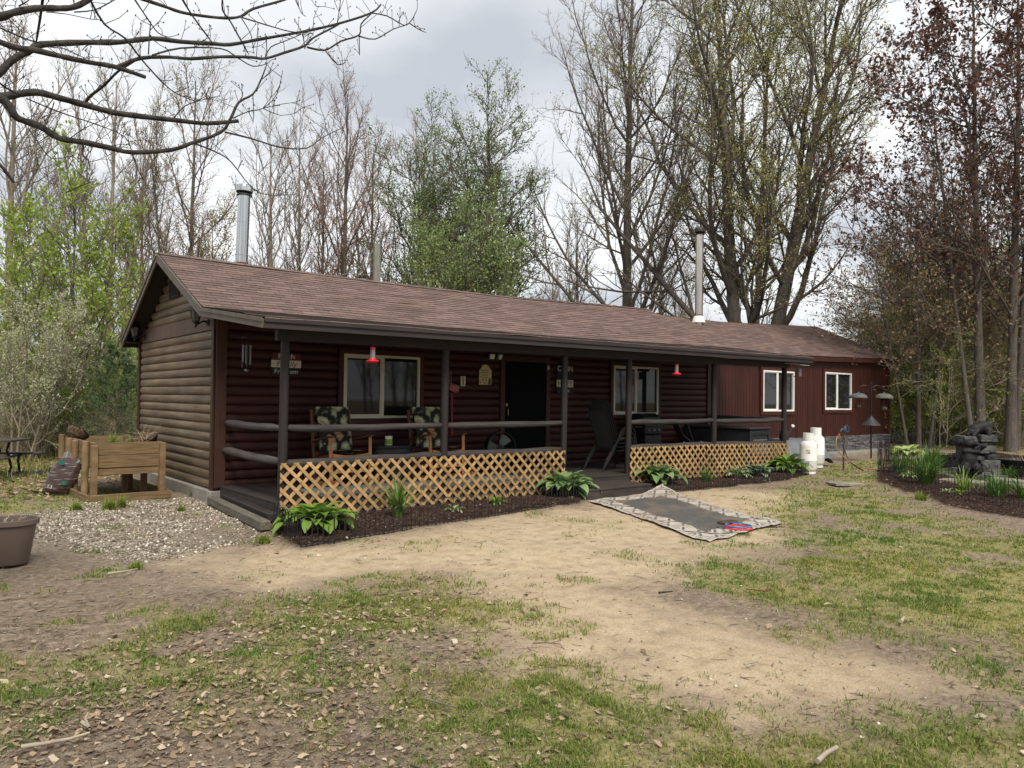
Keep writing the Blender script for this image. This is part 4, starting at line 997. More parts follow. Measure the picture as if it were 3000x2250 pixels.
# prototypes
T_oak1 = tree_meshes(21, 21, .27, limbs=30, t0=.10, t1=.97, ang=(.42, .78), llen=.56, lup=.42, lshape=.62, n2=12, l2=.38, a2=(.4, .85), n3=8, l3=.42, n4=3, tipmin=.0045, lwob=.07, lrr=.42)
T_oak2 = tree_meshes(34, 21, .36, stems=[dict(h=21, r=.34, base=(-.30, 0), lean=(-.06, 0)), dict(h=20, r=.36, base=(.28, .2), lean=(.19, .0)), dict(h=19, r=.18, base=(.10, .1), lean=(.06, .06))], limbs=17, t0=.13, t1=.97, ang=(.40, .90), llen=.54, lup=.45, lshape=.55, n2=10, l2=.42, n3=9, l3=.45, n4=3, leaf='lf_olive', leafn=5, leafs=.10, bark='bark', twig='twigd', tipmin=.0045, lwob=.10, lrr=.52, spread=.10)
T_maple = tree_meshes(55, 15, .17, stems=[dict(h=16, r=.17, base=(-.5, .1), lean=(-.015, 0)), dict(h=17, r=.17, base=(.3, -.2), lean=(.02, 0)), dict(h=14, r=.085, base=(-.9, -.2), lean=(-.10, .05)), dict(h=15, r=.11, base=(.8, .3), lean=(.05, 0)), dict(h=13, r=.09, base=(1.2, 0), lean=(.08, 0))], limbs=14, t0=.24, t1=.97, ang=(.75, 1.2), llen=.44, lup=.30, lshape=.5, n2=10, l2=.44, n3=7, l3=.48, leaf='lf_red', leafn=4, leafs=.17, bark='bark', twig='twigd', tipmin=.005, droop=.6, spread=.10, lrr=.36)
T_bare = [tree_meshes(60+i, 16, .20, limbs=20, t0=.20, t1=.98, ang=(.34, .66), llen=.42, lup=.55, n2=9, l2=.44, n3=8, l3=.45, twig=('twig', 'twigr', 'twig')[i], bark=('bark2', 'bark', 'bark2')[i], leaf=(None, 'bud_red', 'bud_tan')[i], leafn=(0, 3, 2)[i], leafs=.06, tipmin=.005, lrr=.42) for i in range(3)]
T_multi = tree_meshes(70, 15, .14, stems=[dict(h=15, r=.15, lean=(-.06, 0)), dict(h=16, r=.16, base=(.4, .1), lean=(.02, 0)), dict(h=14, r=.12, base=(.7, -.1), lean=(.13, 0)), dict(h=13, r=.11, base=(-.3, .2), lean=(-.15, .03))], limbs=12, t0=.22, t1=.98, ang=(.38, .75), llen=.38, lup=.5, n2=10, l2=.44, n3=9, l3=.45, twig='twig', bark='bark2', tipmin=.005, lrr=.42)
T_leafy = tree_meshes(73, 16, .16, stems=[dict(h=16, r=.15), dict(h=13.5, r=.12, base=(-.5, .2), lean=(-.12, 0))], limbs=16, t0=.18, t1=.98, ang=(.4, .8), llen=.40, lup=.5, n2=10, l2=.44, n3=8, l3=.45, leaf='lf_green', leafn=2, leafs=.08, twig='twigr', bark='bark', tipmin=.005, lrr=.42)
T_must = tree_meshes(76, 11, .12, limbs=22, t0=.25, ang=(.6, 1.0), llen=.42, lup=.5, n2=9, l2=.45, n3=6, l3=.45, leaf='lf_mustard', leafn=4, leafs=.12, tipmin=.007, spread=.12)
T_pear = tree_meshes(80, 15.5, .16, stems=[dict(h=15.5, r=.17), dict(h=13.5, r=.12, base=(.4, 0), lean=(.10, 0))], limbs=26, t0=.20, t1=.99, ang=(.75, 1.2), llen=.33, lup=.22, lshape=.30, n2=11, l2=.50, n3=8, l3=.50, leaf='lf_green', leafn=5, leafs=.13, bark='bark', twig='twigd', tipmin=.008, droop=.4, spread=.14)
T_pale = tree_meshes(83, 10, .13, stems=[dict(h=10, r=.12), dict(h=8.5, r=.1, base=(.5, 0), lean=(.14, 0)), dict(h=8.5, r=.1, base=(-.5, 0), lean=(-.12, 0))], limbs=16, t0=.14, t1=.98, ang=(.5, 1.0), llen=.45, lup=.5, n2=8, l2=.45, n3=6, l3=.45, leaf='lf_pale', leafn=7, leafs=.13, bark='bark', twig='twigd', tipmin=.007, spread=.14)
T_young = tree_meshes(90, 7.5, .07, stems=[dict(h=7.5, r=.07), dict(h=6.5, r=.05, base=(-.5, .2), lean=(-.15, 0)), dict(h=6, r=.05, base=(.4, .1), lean=(.12, 0))], limbs=17, t0=.15, t1=.98, ang=(.8, 1.2), llen=.42, lup=.35, n2=7, l2=.45, n3=5, l3=.5, leaf='lf_bright', leafn=5, leafs=.125, bark='bark', twig='twig', tipmin=.004, droop=.7, spread=.09)
T_sap = [tree_meshes(100+i, 6.5, .024, stems=[dict(h=6.5, r=.024, wob=.05), dict(h=5.2, r=.02, base=(.5, .2), lean=(.2, 0), wob=.06), dict(h=4.5, r=.018, wob=.06, base=(-.5, -.2), lean=(-.25, .1))], limbs=14, t0=.08, t1=.97, ang=(.6, 1.3), llen=.5, lup=.1, lshape=.4, n2=7, l2=.45, n3=4, l3=.5, twig='twigp', bark='twigp', leaf=('bud_tan', 'lf_bright')[i], leafn=(2, 4)[i], leafs=.085, tipmin=.0045, lwob=.2, spread=.1) for i in range(2)]
T_shrub = tree_meshes(110, 3.2, .03, stems=[dict(h=3.2, r=.03, base=(.25*math.cos(k*1.1), .25*math.sin(k*1.1)), lean=(.32*math.cos(k*1.1), .32*math.sin(k*1.1))) for k in range(7)], limbs=10, t0=.15, t1=.98, ang=(.4, .9), llen=.42, lup=.5, n2=7, l2=.42, n3=4, l3=.5, leaf='lf_sage', leafn=6, leafs=.055, bark='bark2', twig='twig', tipmin=.003, spread=.035)
T_bush = tree_meshes(113, 2.2, .02, stems=[dict(h=2.2, r=.02, base=(.3*math.cos(k*1.1), .3*math.sin(k*1.1)), lean=(.35*math.cos(k*1.1), .35*math.sin(k*1.1))) for k in range(7)], limbs=9, t0=.1, t1=.98, ang=(.5, 1.0), llen=.5, lup=.3, n2=6, l2=.45, n3=4, l3=.5, leaf='lf_bright', leafn=4, leafs=.075, bark='bark2', twig='twig', tipmin=.003, spread=.05)
T_brush = tree_meshes(116, 2.0, .014, stems=[dict(h=2.0*(.6+.4*((k*37) % 10)/10), r=.012, base=(.5*math.cos(k*1.7), .5*math.sin(k*1.7)), lean=(.25*math.cos(k*2.9), .25*math.sin(k*2.9))) for k in range(9)], limbs=7, t0=.15, t1=.98, ang=(.4, 1.0), llen=.45, lup=.3, n2=5, l2=.5, n3=3, l3=.5, leaf='bud_tan', leafn=2, leafs=.045, bark='twigp', twig='twigp', tipmin=.003, spread=.05)
def pine_meshes(seed, h, r, nl, spread_, mats='needle', nlen=.12, dens=40, droop=.1):
    rs = np.random.RandomState(seed); p, rd = trunk_line(h, r, (0, 0), .01, 10, (0, 0), rs, tip=.08, z0=-.2)
    P1, R1 = children(rs, p[None], rd[None], nl, .12, .98, (1.15, 1.5), spread_, .4, 6, .25-droop, .06, .004, .85)
    P2, R2 = children(rs, P1, R1, 8, .2, 1, (.5, .9), .42, .6, 4, .15, .06, .003, .5)
    v0, q0 = tubes_np(p[None], rd[None], 10); v1, q1 = tubes_np(P1, R1, 5)
    tm = mesh_np('trunk', np.concatenate([v0, v1]), [q0, q1+len(v0)], [M['bark']], smooth_=True)
    N = len(P2); i = np.repeat(np.arange(N), dens); t = rs.uniform(.05, 1, len(i))*3; a = np.minimum(t.astype(int), 2); fr = (t-a)[:, None]
    c = P2[i, a]*(1-fr)+P2[i, a+1]*fr; tn = unit(P2[i, 3]-P2[i, 0]); d = unit(tn*.7+rs.normal(0, .6, c.shape)); s = unit(np.cross(d, rs.normal(0, 1, c.shape)))*.0035*h**.5
    L_ = nlen*rs.uniform(.6, 1.1, len(i))[:, None]; V = np.stack([c-s, c+s, c+d*L_], 1).reshape(-1, 3); F3 = np.arange(len(V)).reshape(-1, 3)
    v2, q2 = tubes_np(P2, R2, 3)
    me = mesh_np('crown', np.concatenate([v2, V]), [q2, F3+len(v2)], [M['twig'], M[mats]], np.concatenate([np.zeros(len(q2), int), np.ones(len(F3), int)]))
    return tm, me
T_pine = pine_meshes(120, 3.0, .035, 46, .42, dens=46)
T_fir = pine_meshes(123, 9.0, .12, 90, .34, 'needled', .30, 60, .3)

def D(x): return x*DS                                # column of the photograph shown 2212 wide
def put(name, ms, xd, depth, s=1.0, rz=None, label=None, cat='tree', group=None, sz=None):
    return plant_tree(name, ms, at(D(xd), depth), rnd.uniform(0, 6.28) if rz is None else rz, s, label, cat, group, sz)
VA = -YAW                                           # turns a tree so that its local x runs across the view
put('oak_tree', T_oak1, 1352, 33, 1.0, VA+.3, 'tall bare oak with a single straight trunk behind the middle of the roof', 'tree')
put('oak_tree', T_oak2, 1618, 31, 1.0, VA, 'huge twin-trunked oak with yellow-green spring growth behind the rear stove pipe', 'tree')
put('maple_tree', T_maple, 2155, 25, .98, VA, 'multi-stemmed red maple with dark red leaves behind the bear fountain', 'tree')
put('bare_tree', T_multi, 203, 33, .98, VA, 'bare many-stemmed tree rising above the bright green young maple', 'tree')
put('leafing_tree', T_leafy, 405, 34, 1.0, VA, 'slender tree with tiny dark leaves left of the shiny stove pipe', 'tree')
put('mustard_tree', T_must, 455, 42, 1.0, None, 'low tree with mustard yellow spring leaves just left of the shiny stove pipe', 'tree')
put('mustard_tree', T_must, 350, 46, .85, None, 'smaller mustard yellow tree farther back behind the gable peak', 'tree')
put('bare_tree', T_bare[0], 578, 36, .86, None, 'slim bare grey tree just right of the shiny stove pipe', 'tree')
put('bare_tree', T_bare[0], 640, 41, .95, None, 'bare grey tree second to the right of the shiny stove pipe', 'tree')
put('budding_tree', T_bare[1], 738, 36, .98, .4, 'reddish budding tree in the middle of the woods, its top the highest there', 'tree')
put('budding_tree', T_bare[1], 690, 40, .85, 2.2, 'reddish budding tree crowded against the left side of the tallest one', 'tree')
put('budding_tree', T_bare[1], 800, 41, .93, 4.0, 'reddish budding tree between the tallest one and the utility pole', 'tree')
put('bare_tree', T_bare[2], 905, 46, 1.05, None, 'pale bare tree whose top shows just left of the dark green pear tree', 'tree')
put('pear_tree', T_pear, 900, 36, .82, VA+.2, 'fresh green leafy tree beside the utility pole, the shorter of the leafy pair', 'tree')
put('pear_tree', T_pear, 1050, 34, .87, VA+1.8, 'tall dark green leafy tree standing over the middle of the roof', 'tree')
put('pale_green_tree', T_pale, 1010, 27, .84, VA, 'low spreading tree with pale green leaves in front of the tall dark green one', 'tree')
put('bare_tree', T_bare[0], 1245, 38, .66, None, 'small bare tree just left of the tall single-trunked oak', 'tree')
put('budding_tree', T_bare[2], 1425, 42, .68, None, 'small tan-budded tree between the two big oaks', 'tree')
put('budding_tree', T_bare[2], 1480, 48, .62, None, 'distant tan-budded tree left of the rear stove pipe', 'tree')
put('bare_tree', T_bare[1], 1190, 47, .60, None, 'distant low reddish tree right of the tall dark green one', 'tree')
put('bare_tree', T_bare[2], 12, 29, .98, None, 'tan-budded tree at the far left edge, behind the picnic table', 'tree')
put('bare_tree', T_bare[0], 88, 44, .85, None, 'distant bare grey tree at the left between the tan-budded and many-stemmed trees', 'tree')
put('bare_tree', T_bare[1], 300, 43, .90, None, 'distant reddish bare tree above the peak of the gable', 'tree')
put('young_maple', T_young, 150, 21, 1.02, VA, 'bright green young maple in full fresh leaf left of the cabin', 'tree')
put('young_maple', T_young, 55, 24, .80, VA+2, 'smaller bright green young maple behind the silvery shrub', 'tree')
put('young_maple', T_young, 245, 27, .55, VA+4, 'short bright green sapling against the back corner of the cabin', 'tree')
put('silvery_shrub', T_shrub, 30, 18.5, 1.12, VA, 'big silvery green shrub at the left edge', 'shrub')
put('silvery_shrub', T_shrub, 100, 20, .92, VA+2, 'smaller silvery green shrub in front of the young maple', 'shrub')
put('pine_sapling', T_pine, 252, 19.5, .98, 0, 'small soft-needled pine sapling beside the back corner of the cabin', 'tree')
for k, (xd, dp, s) in enumerate(((170, 22, .9), (212, 24, 1.0), (120, 20, .8), (262, 26, 1.1))):
    put('green_bush', T_bush, xd, dp, s, None, ['yellow-green bush under the young maple, left of the pine sapling', 'taller yellow-green bush right behind the pine sapling', 'low yellow-green bush in front of the silvery shrubs', 'yellow-green bush half hidden by the cabin corner'][k], 'bush', 'yellow-green bushes left of the cabin')
for k in range(12):
    put('twiggy_brush', T_brush, (-15, 25, 60, 95, 130, 155, 185, 210, 235, 268, 285, 10)[k], (19, 21, 23, 19.5, 22, 23, 20, 21, 24, 20, 23, 20)[k], rnd.uniform(.55, .8), None, 'thin leafless brown brush at the edge of the woods left of the cabin', 'brush', 'leafless brush left of the cabin')
# right-hand woods
for k, (xd, dp, s) in enumerate(((1932, 27.5, .85), (1962, 28.5, 1.0), (1998, 27.5, .9), (2030, 28.5, 1.05), (2062, 27.5, .9), (2205, 27, 1.0))):
    put('green_bush', T_bush, xd, dp, s, None, 'fresh yellow-green bush at the near edge of the thicket right of the annex', 'bush', 'fresh bushes at the edge of the thicket')
put('evergreen_tree', T_fir, 1962, 44, .62, 0, 'dark bushy evergreen seen past the right end of the red annex', 'tree')
put('evergreen_tree', T_fir, 1880, 60, .92, 1, 'tall dark evergreen far behind the red annex roof', 'tree')
for k, (xd, dp, s) in enumerate(((1965, 38, .70), (2015, 34, .80), (2062, 40, .75), (2200, 34, .85), (1925, 46, .75))):
    put('woods_tree', T_bare[(2, 0, 2, 0, 2)[k]], xd, dp, s, None, 'slim pale-barked tree in the woods beyond the red annex', 'tree', 'slim trees in the right-hand woods')
for k, (xd, dp, s) in enumerate(((1900, 33, .85), (1930, 30, .8), (1950, 34, .9), (1980, 30, 1.0), (2005, 28, .9), (2035, 32, 1.05), (2060, 29, .9), (2085, 31, 1.0), (2120, 29, 1.05), (2150, 31, 1), (2185, 28, .95), (2215, 27, 1), (1890, 38, 1.0), (2030, 26.5, .8))):
    put('woods_sapling', T_sap[k % 3 == 1], xd, dp, s, None, 'thin tangled sapling with pale bare branches in the thicket right of the annex', 'sapling', 'saplings in the right-hand thicket')
for k, (xd, dp, s) in enumerate(((1945, 34, 1.1), (1990, 38, 1.3), (2040, 36, 1.3), (2100, 37, 1.3), (2215, 33, 1.2), (1960, 42, 1.5), (2150, 42, 1.6), (2060, 45, 1.7), (1925, 30, 1.3), (1970, 29, 1.1), (2015, 31, 1.5), (2055, 29, 1.2), (2095, 31, 1.5), (2140, 29, 1.4), (2190, 30, 1.5), (1900, 36, 1.6))):
    put('green_bush', T_bush, xd, dp, s, None, 'green undergrowth bush among the bare saplings right of the annex', 'bush', 'bushes in the right-hand woods')
T_rust = tree_meshes(58, 8.5, .09, stems=[dict(h=8.5, r=.09), dict(h=7.5, r=.07, base=(.4, .1), lean=(.12, 0)), dict(h=7, r=.06, base=(-.4, -.1), lean=(-.18, 0))], limbs=14, t0=.25, t1=.97, ang=(1.0, 1.45), llen=.62, lup=.12, lshape=.4, n2=8, l2=.45, n3=6, l3=.5, leaf='lf_rust', leafn=3, leafs=.12, bark='bark', twig='twigd', tipmin=.004, droop=.5, spread=.10, lrr=.36)
put('rusty_maple', T_rust, 1985, 26, .95, VA, 'small maple with drooping rust-brown leaves right of the annex roof', 'tree')
put('rusty_maple', T_rust, 2090, 28, 1.05, VA+2.2, 'rust-leaved maple in front of the dark evergreens, left of the red maple trunks', 'tree')
for k, (xd, dp, s) in enumerate(((1915, 31, 1.0), (1948, 29, 1.1), (1972, 32, 1.2), (2000, 30, 1.1), (2022, 33, 1.3), (2050, 31, 1.2), (2078, 33, 1.3), (2108, 30, 1.1), (2138, 33, 1.3), (2172, 30, 1.2), (2205, 32, 1.3))):
    put('woods_sapling', T_sap[(k+1) % 2], xd, dp, s, None, 'tangled sapling with small new leaves in the thicket right of the annex', 'sapling', 'leafing saplings in the right-hand thicket')
# far woods all round the clearing, also behind the photographer
rs = np.random.RandomState(5)
def far_mesh(seed, n, rmin, rmax, aw, hmul=1.0):
    rs = np.random.RandomState(seed); a = rs.uniform(aw[0], aw[1], n); d = rs.uniform(rmin, rmax, n)
    bx, by = 4+np.sin(a)*d, -2+np.cos(a)*d; h = rs.uniform(5, 11, n)*hmul; K = 8; s = np.linspace(0, 1, K)
    P = np.stack([bx[:, None]+s*rs.normal(0, .7, n)[:, None], by[:, None]+s*rs.normal(0, .7, n)[:, None], -.3+h[:, None]*s], -1)
    Rd = (.012*h)[:, None]*(1-.8*s)
    P1, R1 = children(rs, P, Rd, 12, .12, .97, (.3, .75), .40, .5, 5, .6, .1, .007, .5)
    P2, R2 = children(rs, P1, R1, 7, .15, 1, (.4, .9), .45, .7, 4, .3, .12, .006, .3)
    v0, q0 = tubes_np(P, Rd, 5); v1, q1 = tubes_np(P1, R1, 3); v2, q2 = tubes_np(P2, R2, 3)
    lv, lq = leaf_quads(rs, P2, .17, 2, .1, .15)
    nt = len(q0)+len(q1)+len(q2)
    return mesh_np('far_woods', np.concatenate([v0, v1, v2, lv]), [q0, q1+len(v0), q2+len(v0)+len(v1), lq+len(v0)+len(v1)+len(v2)], [M['twig'], M['bud_tan'], M['lf_mustard']], np.concatenate([np.zeros(nt, int), 1+(rs.rand(len(lq)) < .25).astype(int)]))
tag(link('far_woods', far_mesh(1, 230, 60, 100, (YAW-.85, YAW+.85))), 'hazy brown wall of distant leafless woods behind the clearing', 'woods', kind='stuff')
tag(link('woods_behind', far_mesh(2, 190, 36, 75, (YAW+.95, YAW+2*PI-.95), 1.4)), 'leafless woods that close the clearing on the road side', 'woods', kind='stuff')

# ------------------------------------------------------------------ fixtures on the cabin
def wall_lantern(loc, label):
    e = empty('wall_lantern', loc, 0, label, 'wall lamp', 'lanterns on the gable')
    b = MB(); b.lathe([(.055, 0), (.055, .012), (.03, .03)], 16, (0, 0, 0), M=Matrix.Rotation(-PI/2, 3, 'Y')); b.build('back_plate', M['black'], e)
    b = MB(); b.tube([(-.02, 0, .0), (-.08, 0, .015), (-.13, 0, -.01), (-.17, 0, -.045), (-.19, 0, -.03)], [.022, .016, .013, .013, .02], 8); soft(b.build('arm', M['black'], e))
    b = MB(); b.lathe([(.008, -.10), (.022, -.07), (.012, -.05), (.05, -.02), (.055, .0)], 12, (-.20, 0, 0)); soft(b.build('lamp_base', M['black'], e))
    g = MB(); g.lathe([(.045, .003), (.088, .175)], 6, (-.20, 0, 0)); g.build('lantern_glass', M['lampglass'], e)
    b = MB()
    for k in range(6): a = k*PI/3; b.tube([(-.20+.05*math.cos(a), .05*math.sin(a), 0), (-.20+.093*math.cos(a), .093*math.sin(a), .18)], .006, 5)
    b.build('lantern_frame', M['black'], e)
    b = MB(); b.lathe([(.112, .175), (.105, .19), (.07, .245), (.03, .275), (.012, .285), (.014, .31), (.003, .32)], 6, (-.20, 0, 0)); b.build('lantern_roof', M['black'], e)
wall_lantern((-.04, .37, 2.56), 'black wall lantern at the front corner of the gable, nearest the porch')
wall_lantern((-.04, 4.42, 2.55), 'black wall lantern at the back corner of the gable, under the low eave')
e = empty('flood_light', (5.55, -.045, 2.235), 0, 'twin-headed white security flood light left above the door', 'flood light')
b = MB(); b.lathe([(.05, 0), (.05, .03)], 14, M=Matrix.Rotation(PI/2, 3, 'X')); b.build('mount', M['blackp'], e)
for sx in (-1, 1):
    b = MB(); b.box((sx*.10, -.09, -.0), (.115, .05, .115), rot=Euler((R(18), 0, R(sx*14))), bev=.012); h_ = b.build('lamp_head', M['grey'], e)
    b = MB(); b.box((sx*.107, -.119, -.009), (.10, .006, .10), rot=Euler((R(18), 0, R(sx*14)))); b.build('lens', M['white'], h_)
b = MB(); b.lathe([(.02, 0), (.024, -.03), (.006, -.045)], 10, (0, -.06, -.02)); b.build('sensor', M['blackp'], e)
# signs
def plaque(name, loc, label, boards, cat='sign'):
    e = empty(name, loc, 0, label, cat)
    for w_, h_, z, m, txt, tm, size, sh, xs in boards:
        b = MB(); b.box((0, -.008, z), (w_, .016, h_), bev=.003); p = b.build('sign_board', m, e)
        if txt: lettering('lettering', txt, size, Matrix.Translation((0, -.0175, z)) @ FRONT, tm, p, .001, sh, xs)
    return e
M['maroon'] = mat('maroon_paint', (.10, .02, .02), .6, .2, bump=0); M['ink'] = mat('black_paint', (.014, .014, .016), .6, .2, bump=0); M['offw'] = mat('offwhite_paint', (.60, .56, .45), .6, .12, bump=0); M['letter'] = mat('pale_lettering', (.62, .62, .58), .6, .1, bump=0)
plaque('family_sign', (1.115, -.055, 1.92), 'three-board sign reading Faith Family Freedom behind the first porch post', [(.50, .115, .115, M['maroon'], 'Faith', M['letter'], .115, 0, 1.35), (.52, .125, -.01, M['offw'], 'Family', M['maroon'], .125, .25, 1.15), (.50, .125, -.14, M['ink'], 'Freedom', M['letter'], .105, 0, 1.1)])
plaque('cabin_sign', (7.58, -.055, 1.92), 'tall narrow stacked sign reading THE CABIN HAPPY Place right of the door', [(.22, .10, .27, M['brown_board'], 'THE', M['letter'], .085, 0, 1), (.50, .17, .13, M['ink'], 'CABIN', M['letter'], .17, 0, .95), (.50, .16, -.035, M['ink'], None, None, 0, 0, 1), (.50, .16, -.195, M['offw'], 'HAPPY', M['ink'], .145, 0, 1), (.50, .15, -.35, M['ink'], 'Place', M['letter'], .125, .25, 1)])
e = empty('bear_plaque', (5.345, -.05, 1.85), 0, 'cream arch-topped plaque about an old bear, left of the door', 'sign')
pl = [(-.155, -.20), (.155, -.20), (.155, .10), (.12, .13), (.10, .15), (.07, .20), (0, .215), (-.07, .20), (-.10, .15), (-.12, .13), (-.155, .10)]
b = MB(); b.prism([(x, 0, z) for x, z in pl], (0, -.016, 0)); pb = b.build('plaque_board', M['cream'], e)
for k, tx in enumerate(('One old bear', 'Lives here', 'with his', 'Honey')): lettering('lettering', tx, .052, Matrix.Translation((-.01, -.017, .10-k*.05)) @ FRONT, M['ink'], pb, .0008, .15, .85)
b = MB()
for x, z, r in ((-.11, -.03, .022), (-.06, -.10, .03), (-.12, -.15, .024), (-.03, -.16, .026), (.02, -.11, .02)):
    for k in range(6): a = k*PI/3; b.lathe([(r*.42, 0), (r*.42, .001)], 8, (x+r*.6*math.cos(a), -.0165, z+r*.6*math.sin(a)), M=Matrix.Rotation(PI/2, 3, 'X'))
M['mum'] = mat('ochre_paint', (.40, .20, .05), .6, .2, bump=0)
b.build('painted_flowers', M['mum'], pb)
b = MB(); b.prism([(.06, -.0165, -.195), (.145, -.0165, -.195), (.14, -.0165, -.09), (.125, -.0165, -.06), (.105, -.0165, -.055), (.085, -.0165, -.08), (.075, -.0165, -.13)], (0, -.001, 0)); b.build('painted_bear', M['brown_board'], pb)
plaque('wall_thermometer', (4.79, -.05, 1.71), 'small white wall thermometer between the broom and the cream plaque', [(.115, .20, 0, M['offw'], None, None, 0, 0, 1), (.03, .13, -.01, M['grey'], None, None, 0, 0, 1), (.04, .03, .07, M['ink'], None, None, 0, 0, 1)], 'thermometer')
e = empty('door_bell', (7.06, -.075, 2.06), 0, 'small pale twin-button plate on the right side of the door frame', 'door bell')
b = MB(); b.box((0, 0, 0), (.07, .015, .10), bev=.005); b.build('plate', M['grey'], e); b = MB(); b.box((-.016, -.012, 0), (.018, .01, .07)); b.box((.016, -.012, 0), (.018, .01, .07)); b.islands('button', M['offw'], e)
# hanging things
def hummingbird(loc, label):
    e = empty('hummingbird_feeder', loc, 0, label, 'bird feeder', 'red hummingbird feeders under the eave')
    b = MB(); b.lathe([(.038, .02), (.038, .155), (.03, .165)], 18); soft(b.build('bottle', M['clear'], e))
    b = MB(); b.lathe([(.03, .16), (.04, .165), (.04, .19), (.01, .20)], 18); soft(b.build('cap', M['red'], e))
    b = MB(); b.lathe([(.045, .03), (.05, .015), (.094, -.002), (.096, -.014), (.06, -.036), (.02, -.04)], 24); soft(b.build('feeding_dish', M['red'], e))
    b = MB(); b.tube([(0, 0, .20), (0, 0, .30)], .003, 5); b.build('hanger', M['black'], e)
hummingbird((1.36, -2.6, 1.90), 'red and clear hummingbird feeder hanging in front of the first window')
hummingbird((8.30, -2.6, 1.925), 'red and clear hummingbird feeder hanging right of the second window')
e = empty('seed_feeder', (13.05, -2.56, 2.0), 0, 'clear glass seed feeder hanging from the right corner of the porch roof', 'bird feeder')
b = MB(); b.lathe([(.05, .0), (.062, .04), (.055, .1), (.064, .17), (.05, .20), (.02, .215)], 14); soft(b.build('bottle', M['clear'], e)); b = MB(); b.lathe([(.03, -.002), (.12, -.012), (.125, .004), (.12, .004), (.03, .006)], 20); b.build('tray', M['brass'], e); b = MB(); b.tube([(0, 0, .21), (.01, 0, .24), (0, 0, .28)], .003, 5); b.build('hanger', M['black'], e)
e = empty('wind_chime', (.05, -1.15, 2.22), 0, 'dark metal tube wind chime hanging at the left end of the porch', 'wind chime')
b = MB(); b.lathe([(.075, 0), (.075, .012)], 16); b.build('top_ring', M['blackp'], e); b = MB(); b.tube([(0, 0, .01), (0, 0, .14)], .003, 5); b.build('hanger', M['black'], e)
for k in range(6):
    a = k*PI/3+.3; l = (.30, .27, .34, .25, .32, .29)[k]; x, y = .06*math.cos(a), .06*math.sin(a); b = MB(); b.tube([(x, y, -.10), (x, y, -.10-l)], .0125, 10); t_ = b.build('chime_tube', M['grey'] if k % 2 else M['dgrey'], e); b = MB(); b.tube([(x, y, 0), (x, y, -.11)], .0015, 4); b.build('string', M['black'], t_)
b = MB(); b.tube([(0, 0, 0), (0, 0, -.46)], .002, 4); b.build('centre_string', M['black'], e); b = MB(); b.lathe([(.03, -.46), (.034, -.475), (.01, -.50)], 12); b.build('sail', M['grey'], e)
M['salmon'] = mat('salmon_cloth', (.36, .13, .10), .8, .2, bump=.2); M['pink'] = mat('pink_handle', (.36, .03, .10), .5, .1, bump=0)
e = empty('hanging_broom', (4.50, -.09, 1.55), 0, 'upside-down pink broom with a salmon head hanging beside the second post', 'broom')
b = MB(); b.tube([(.0, 0, -.08), (.01, -.01, -.95)], .017, 8); b.build('handle', M['pink'], e); b = MB(); b.box((.04, -.01, .02), (.22, .06, .16), rot=Euler((0, R(18), 0)), bev=.03); b.build('bristle_head', M['salmon'], e); b = MB(); b.tube([(-.05, 0, .08), (-.06, 0, .34), (-.03, 0, .36), (-.01, 0, .08)], .008, 6); b.build('strap', M['salmon'], e)

# ------------------------------------------------------------------ porch furniture
def cushion_mat():
    m, nt, bb = new_mat('leaf_print_cloth'); L = nt.links.new
    tc = _n(nt, 'ShaderNodeTexCoord'); mp = _n(nt, 'ShaderNodeMapping'); mp.inputs['Rotation'].default_value = (.4, .7, .5); L(tc.outputs['Object'], mp.inputs[0])
    nz = _n(nt, 'ShaderNodeTexNoise'); nz.inputs['Scale'].default_value = 5; L(mp.outputs[0], nz.inputs['Vector'])
    va = _n(nt, 'ShaderNodeVectorMath'); va.operation = 'MULTIPLY_ADD'; va.inputs[1].default_value = (.22, .22, .22); L(nz.outputs['Color'], va.inputs[0]); L(mp.outputs[0], va.inputs[2])
    vo = _n(nt, 'ShaderNodeTexVoronoi'); vo.inputs['Scale'].default_value = 5.5; L(va.outputs[0], vo.inputs['Vector'])
    wv = _n(nt, 'ShaderNodeTexWave'); wv.inputs['Scale'].default_value = 14; wv.inputs['Distortion'].default_value = 5; L(va.outputs[0], wv.inputs['Vector'])
    r = _n(nt, 'ShaderNodeValToRGB'); e = r.color_ramp.elements; e[0].position = .0; e[0].color = (.70, .66, .46, 1); e[1].position = .62; e[1].color = (.008, .010, .009, 1)
    for p, c in ((.25, (.48, .48, .30, 1)), (.44, (.24, .27, .15, 1)), (.50, (.02, .024, .018, 1))): q = e.new(p); q.color = c
    L(vo.outputs['Distance'], r.inputs['Fac'])
    sp = _n(nt, 'ShaderNodeSeparateColor'); L(vo.outputs['Color'], sp.inputs[0]); r2 = _n(nt, 'ShaderNodeValToRGB'); r2.color_ramp.elements[0].position = .6; r2.color_ramp.elements[0].color = (1, 1, 1, 1); r2.color_ramp.elements[1].position = .8; r2.color_ramp.elements[1].color = (1.0, .55, .42, 1); L(sp.outputs[0], r2.inputs['Fac'])
    mr = _n(nt, 'ShaderNodeMapRange'); mr.inputs['To Min'].default_value = .45; mr.inputs['To Max'].default_value = 1.15; L(wv.outputs['Fac'], mr.inputs['Value'])
    c = r.outputs['Color']
    for o in (r2.outputs['Color'], mr.outputs[0]):
        x = _n(nt, 'ShaderNodeMix'); x.data_type = 'RGBA'; x.blend_type = 'MULTIPLY'; x.inputs['Factor'].default_value = 1; L(c, x.inputs['A']); L(o, x.inputs['B']); c = x.outputs['Result']
    L(c, bb.inputs['Base Color']); bb.inputs['Roughness'].default_value = .9; return m
M['print'] = cushion_mat()
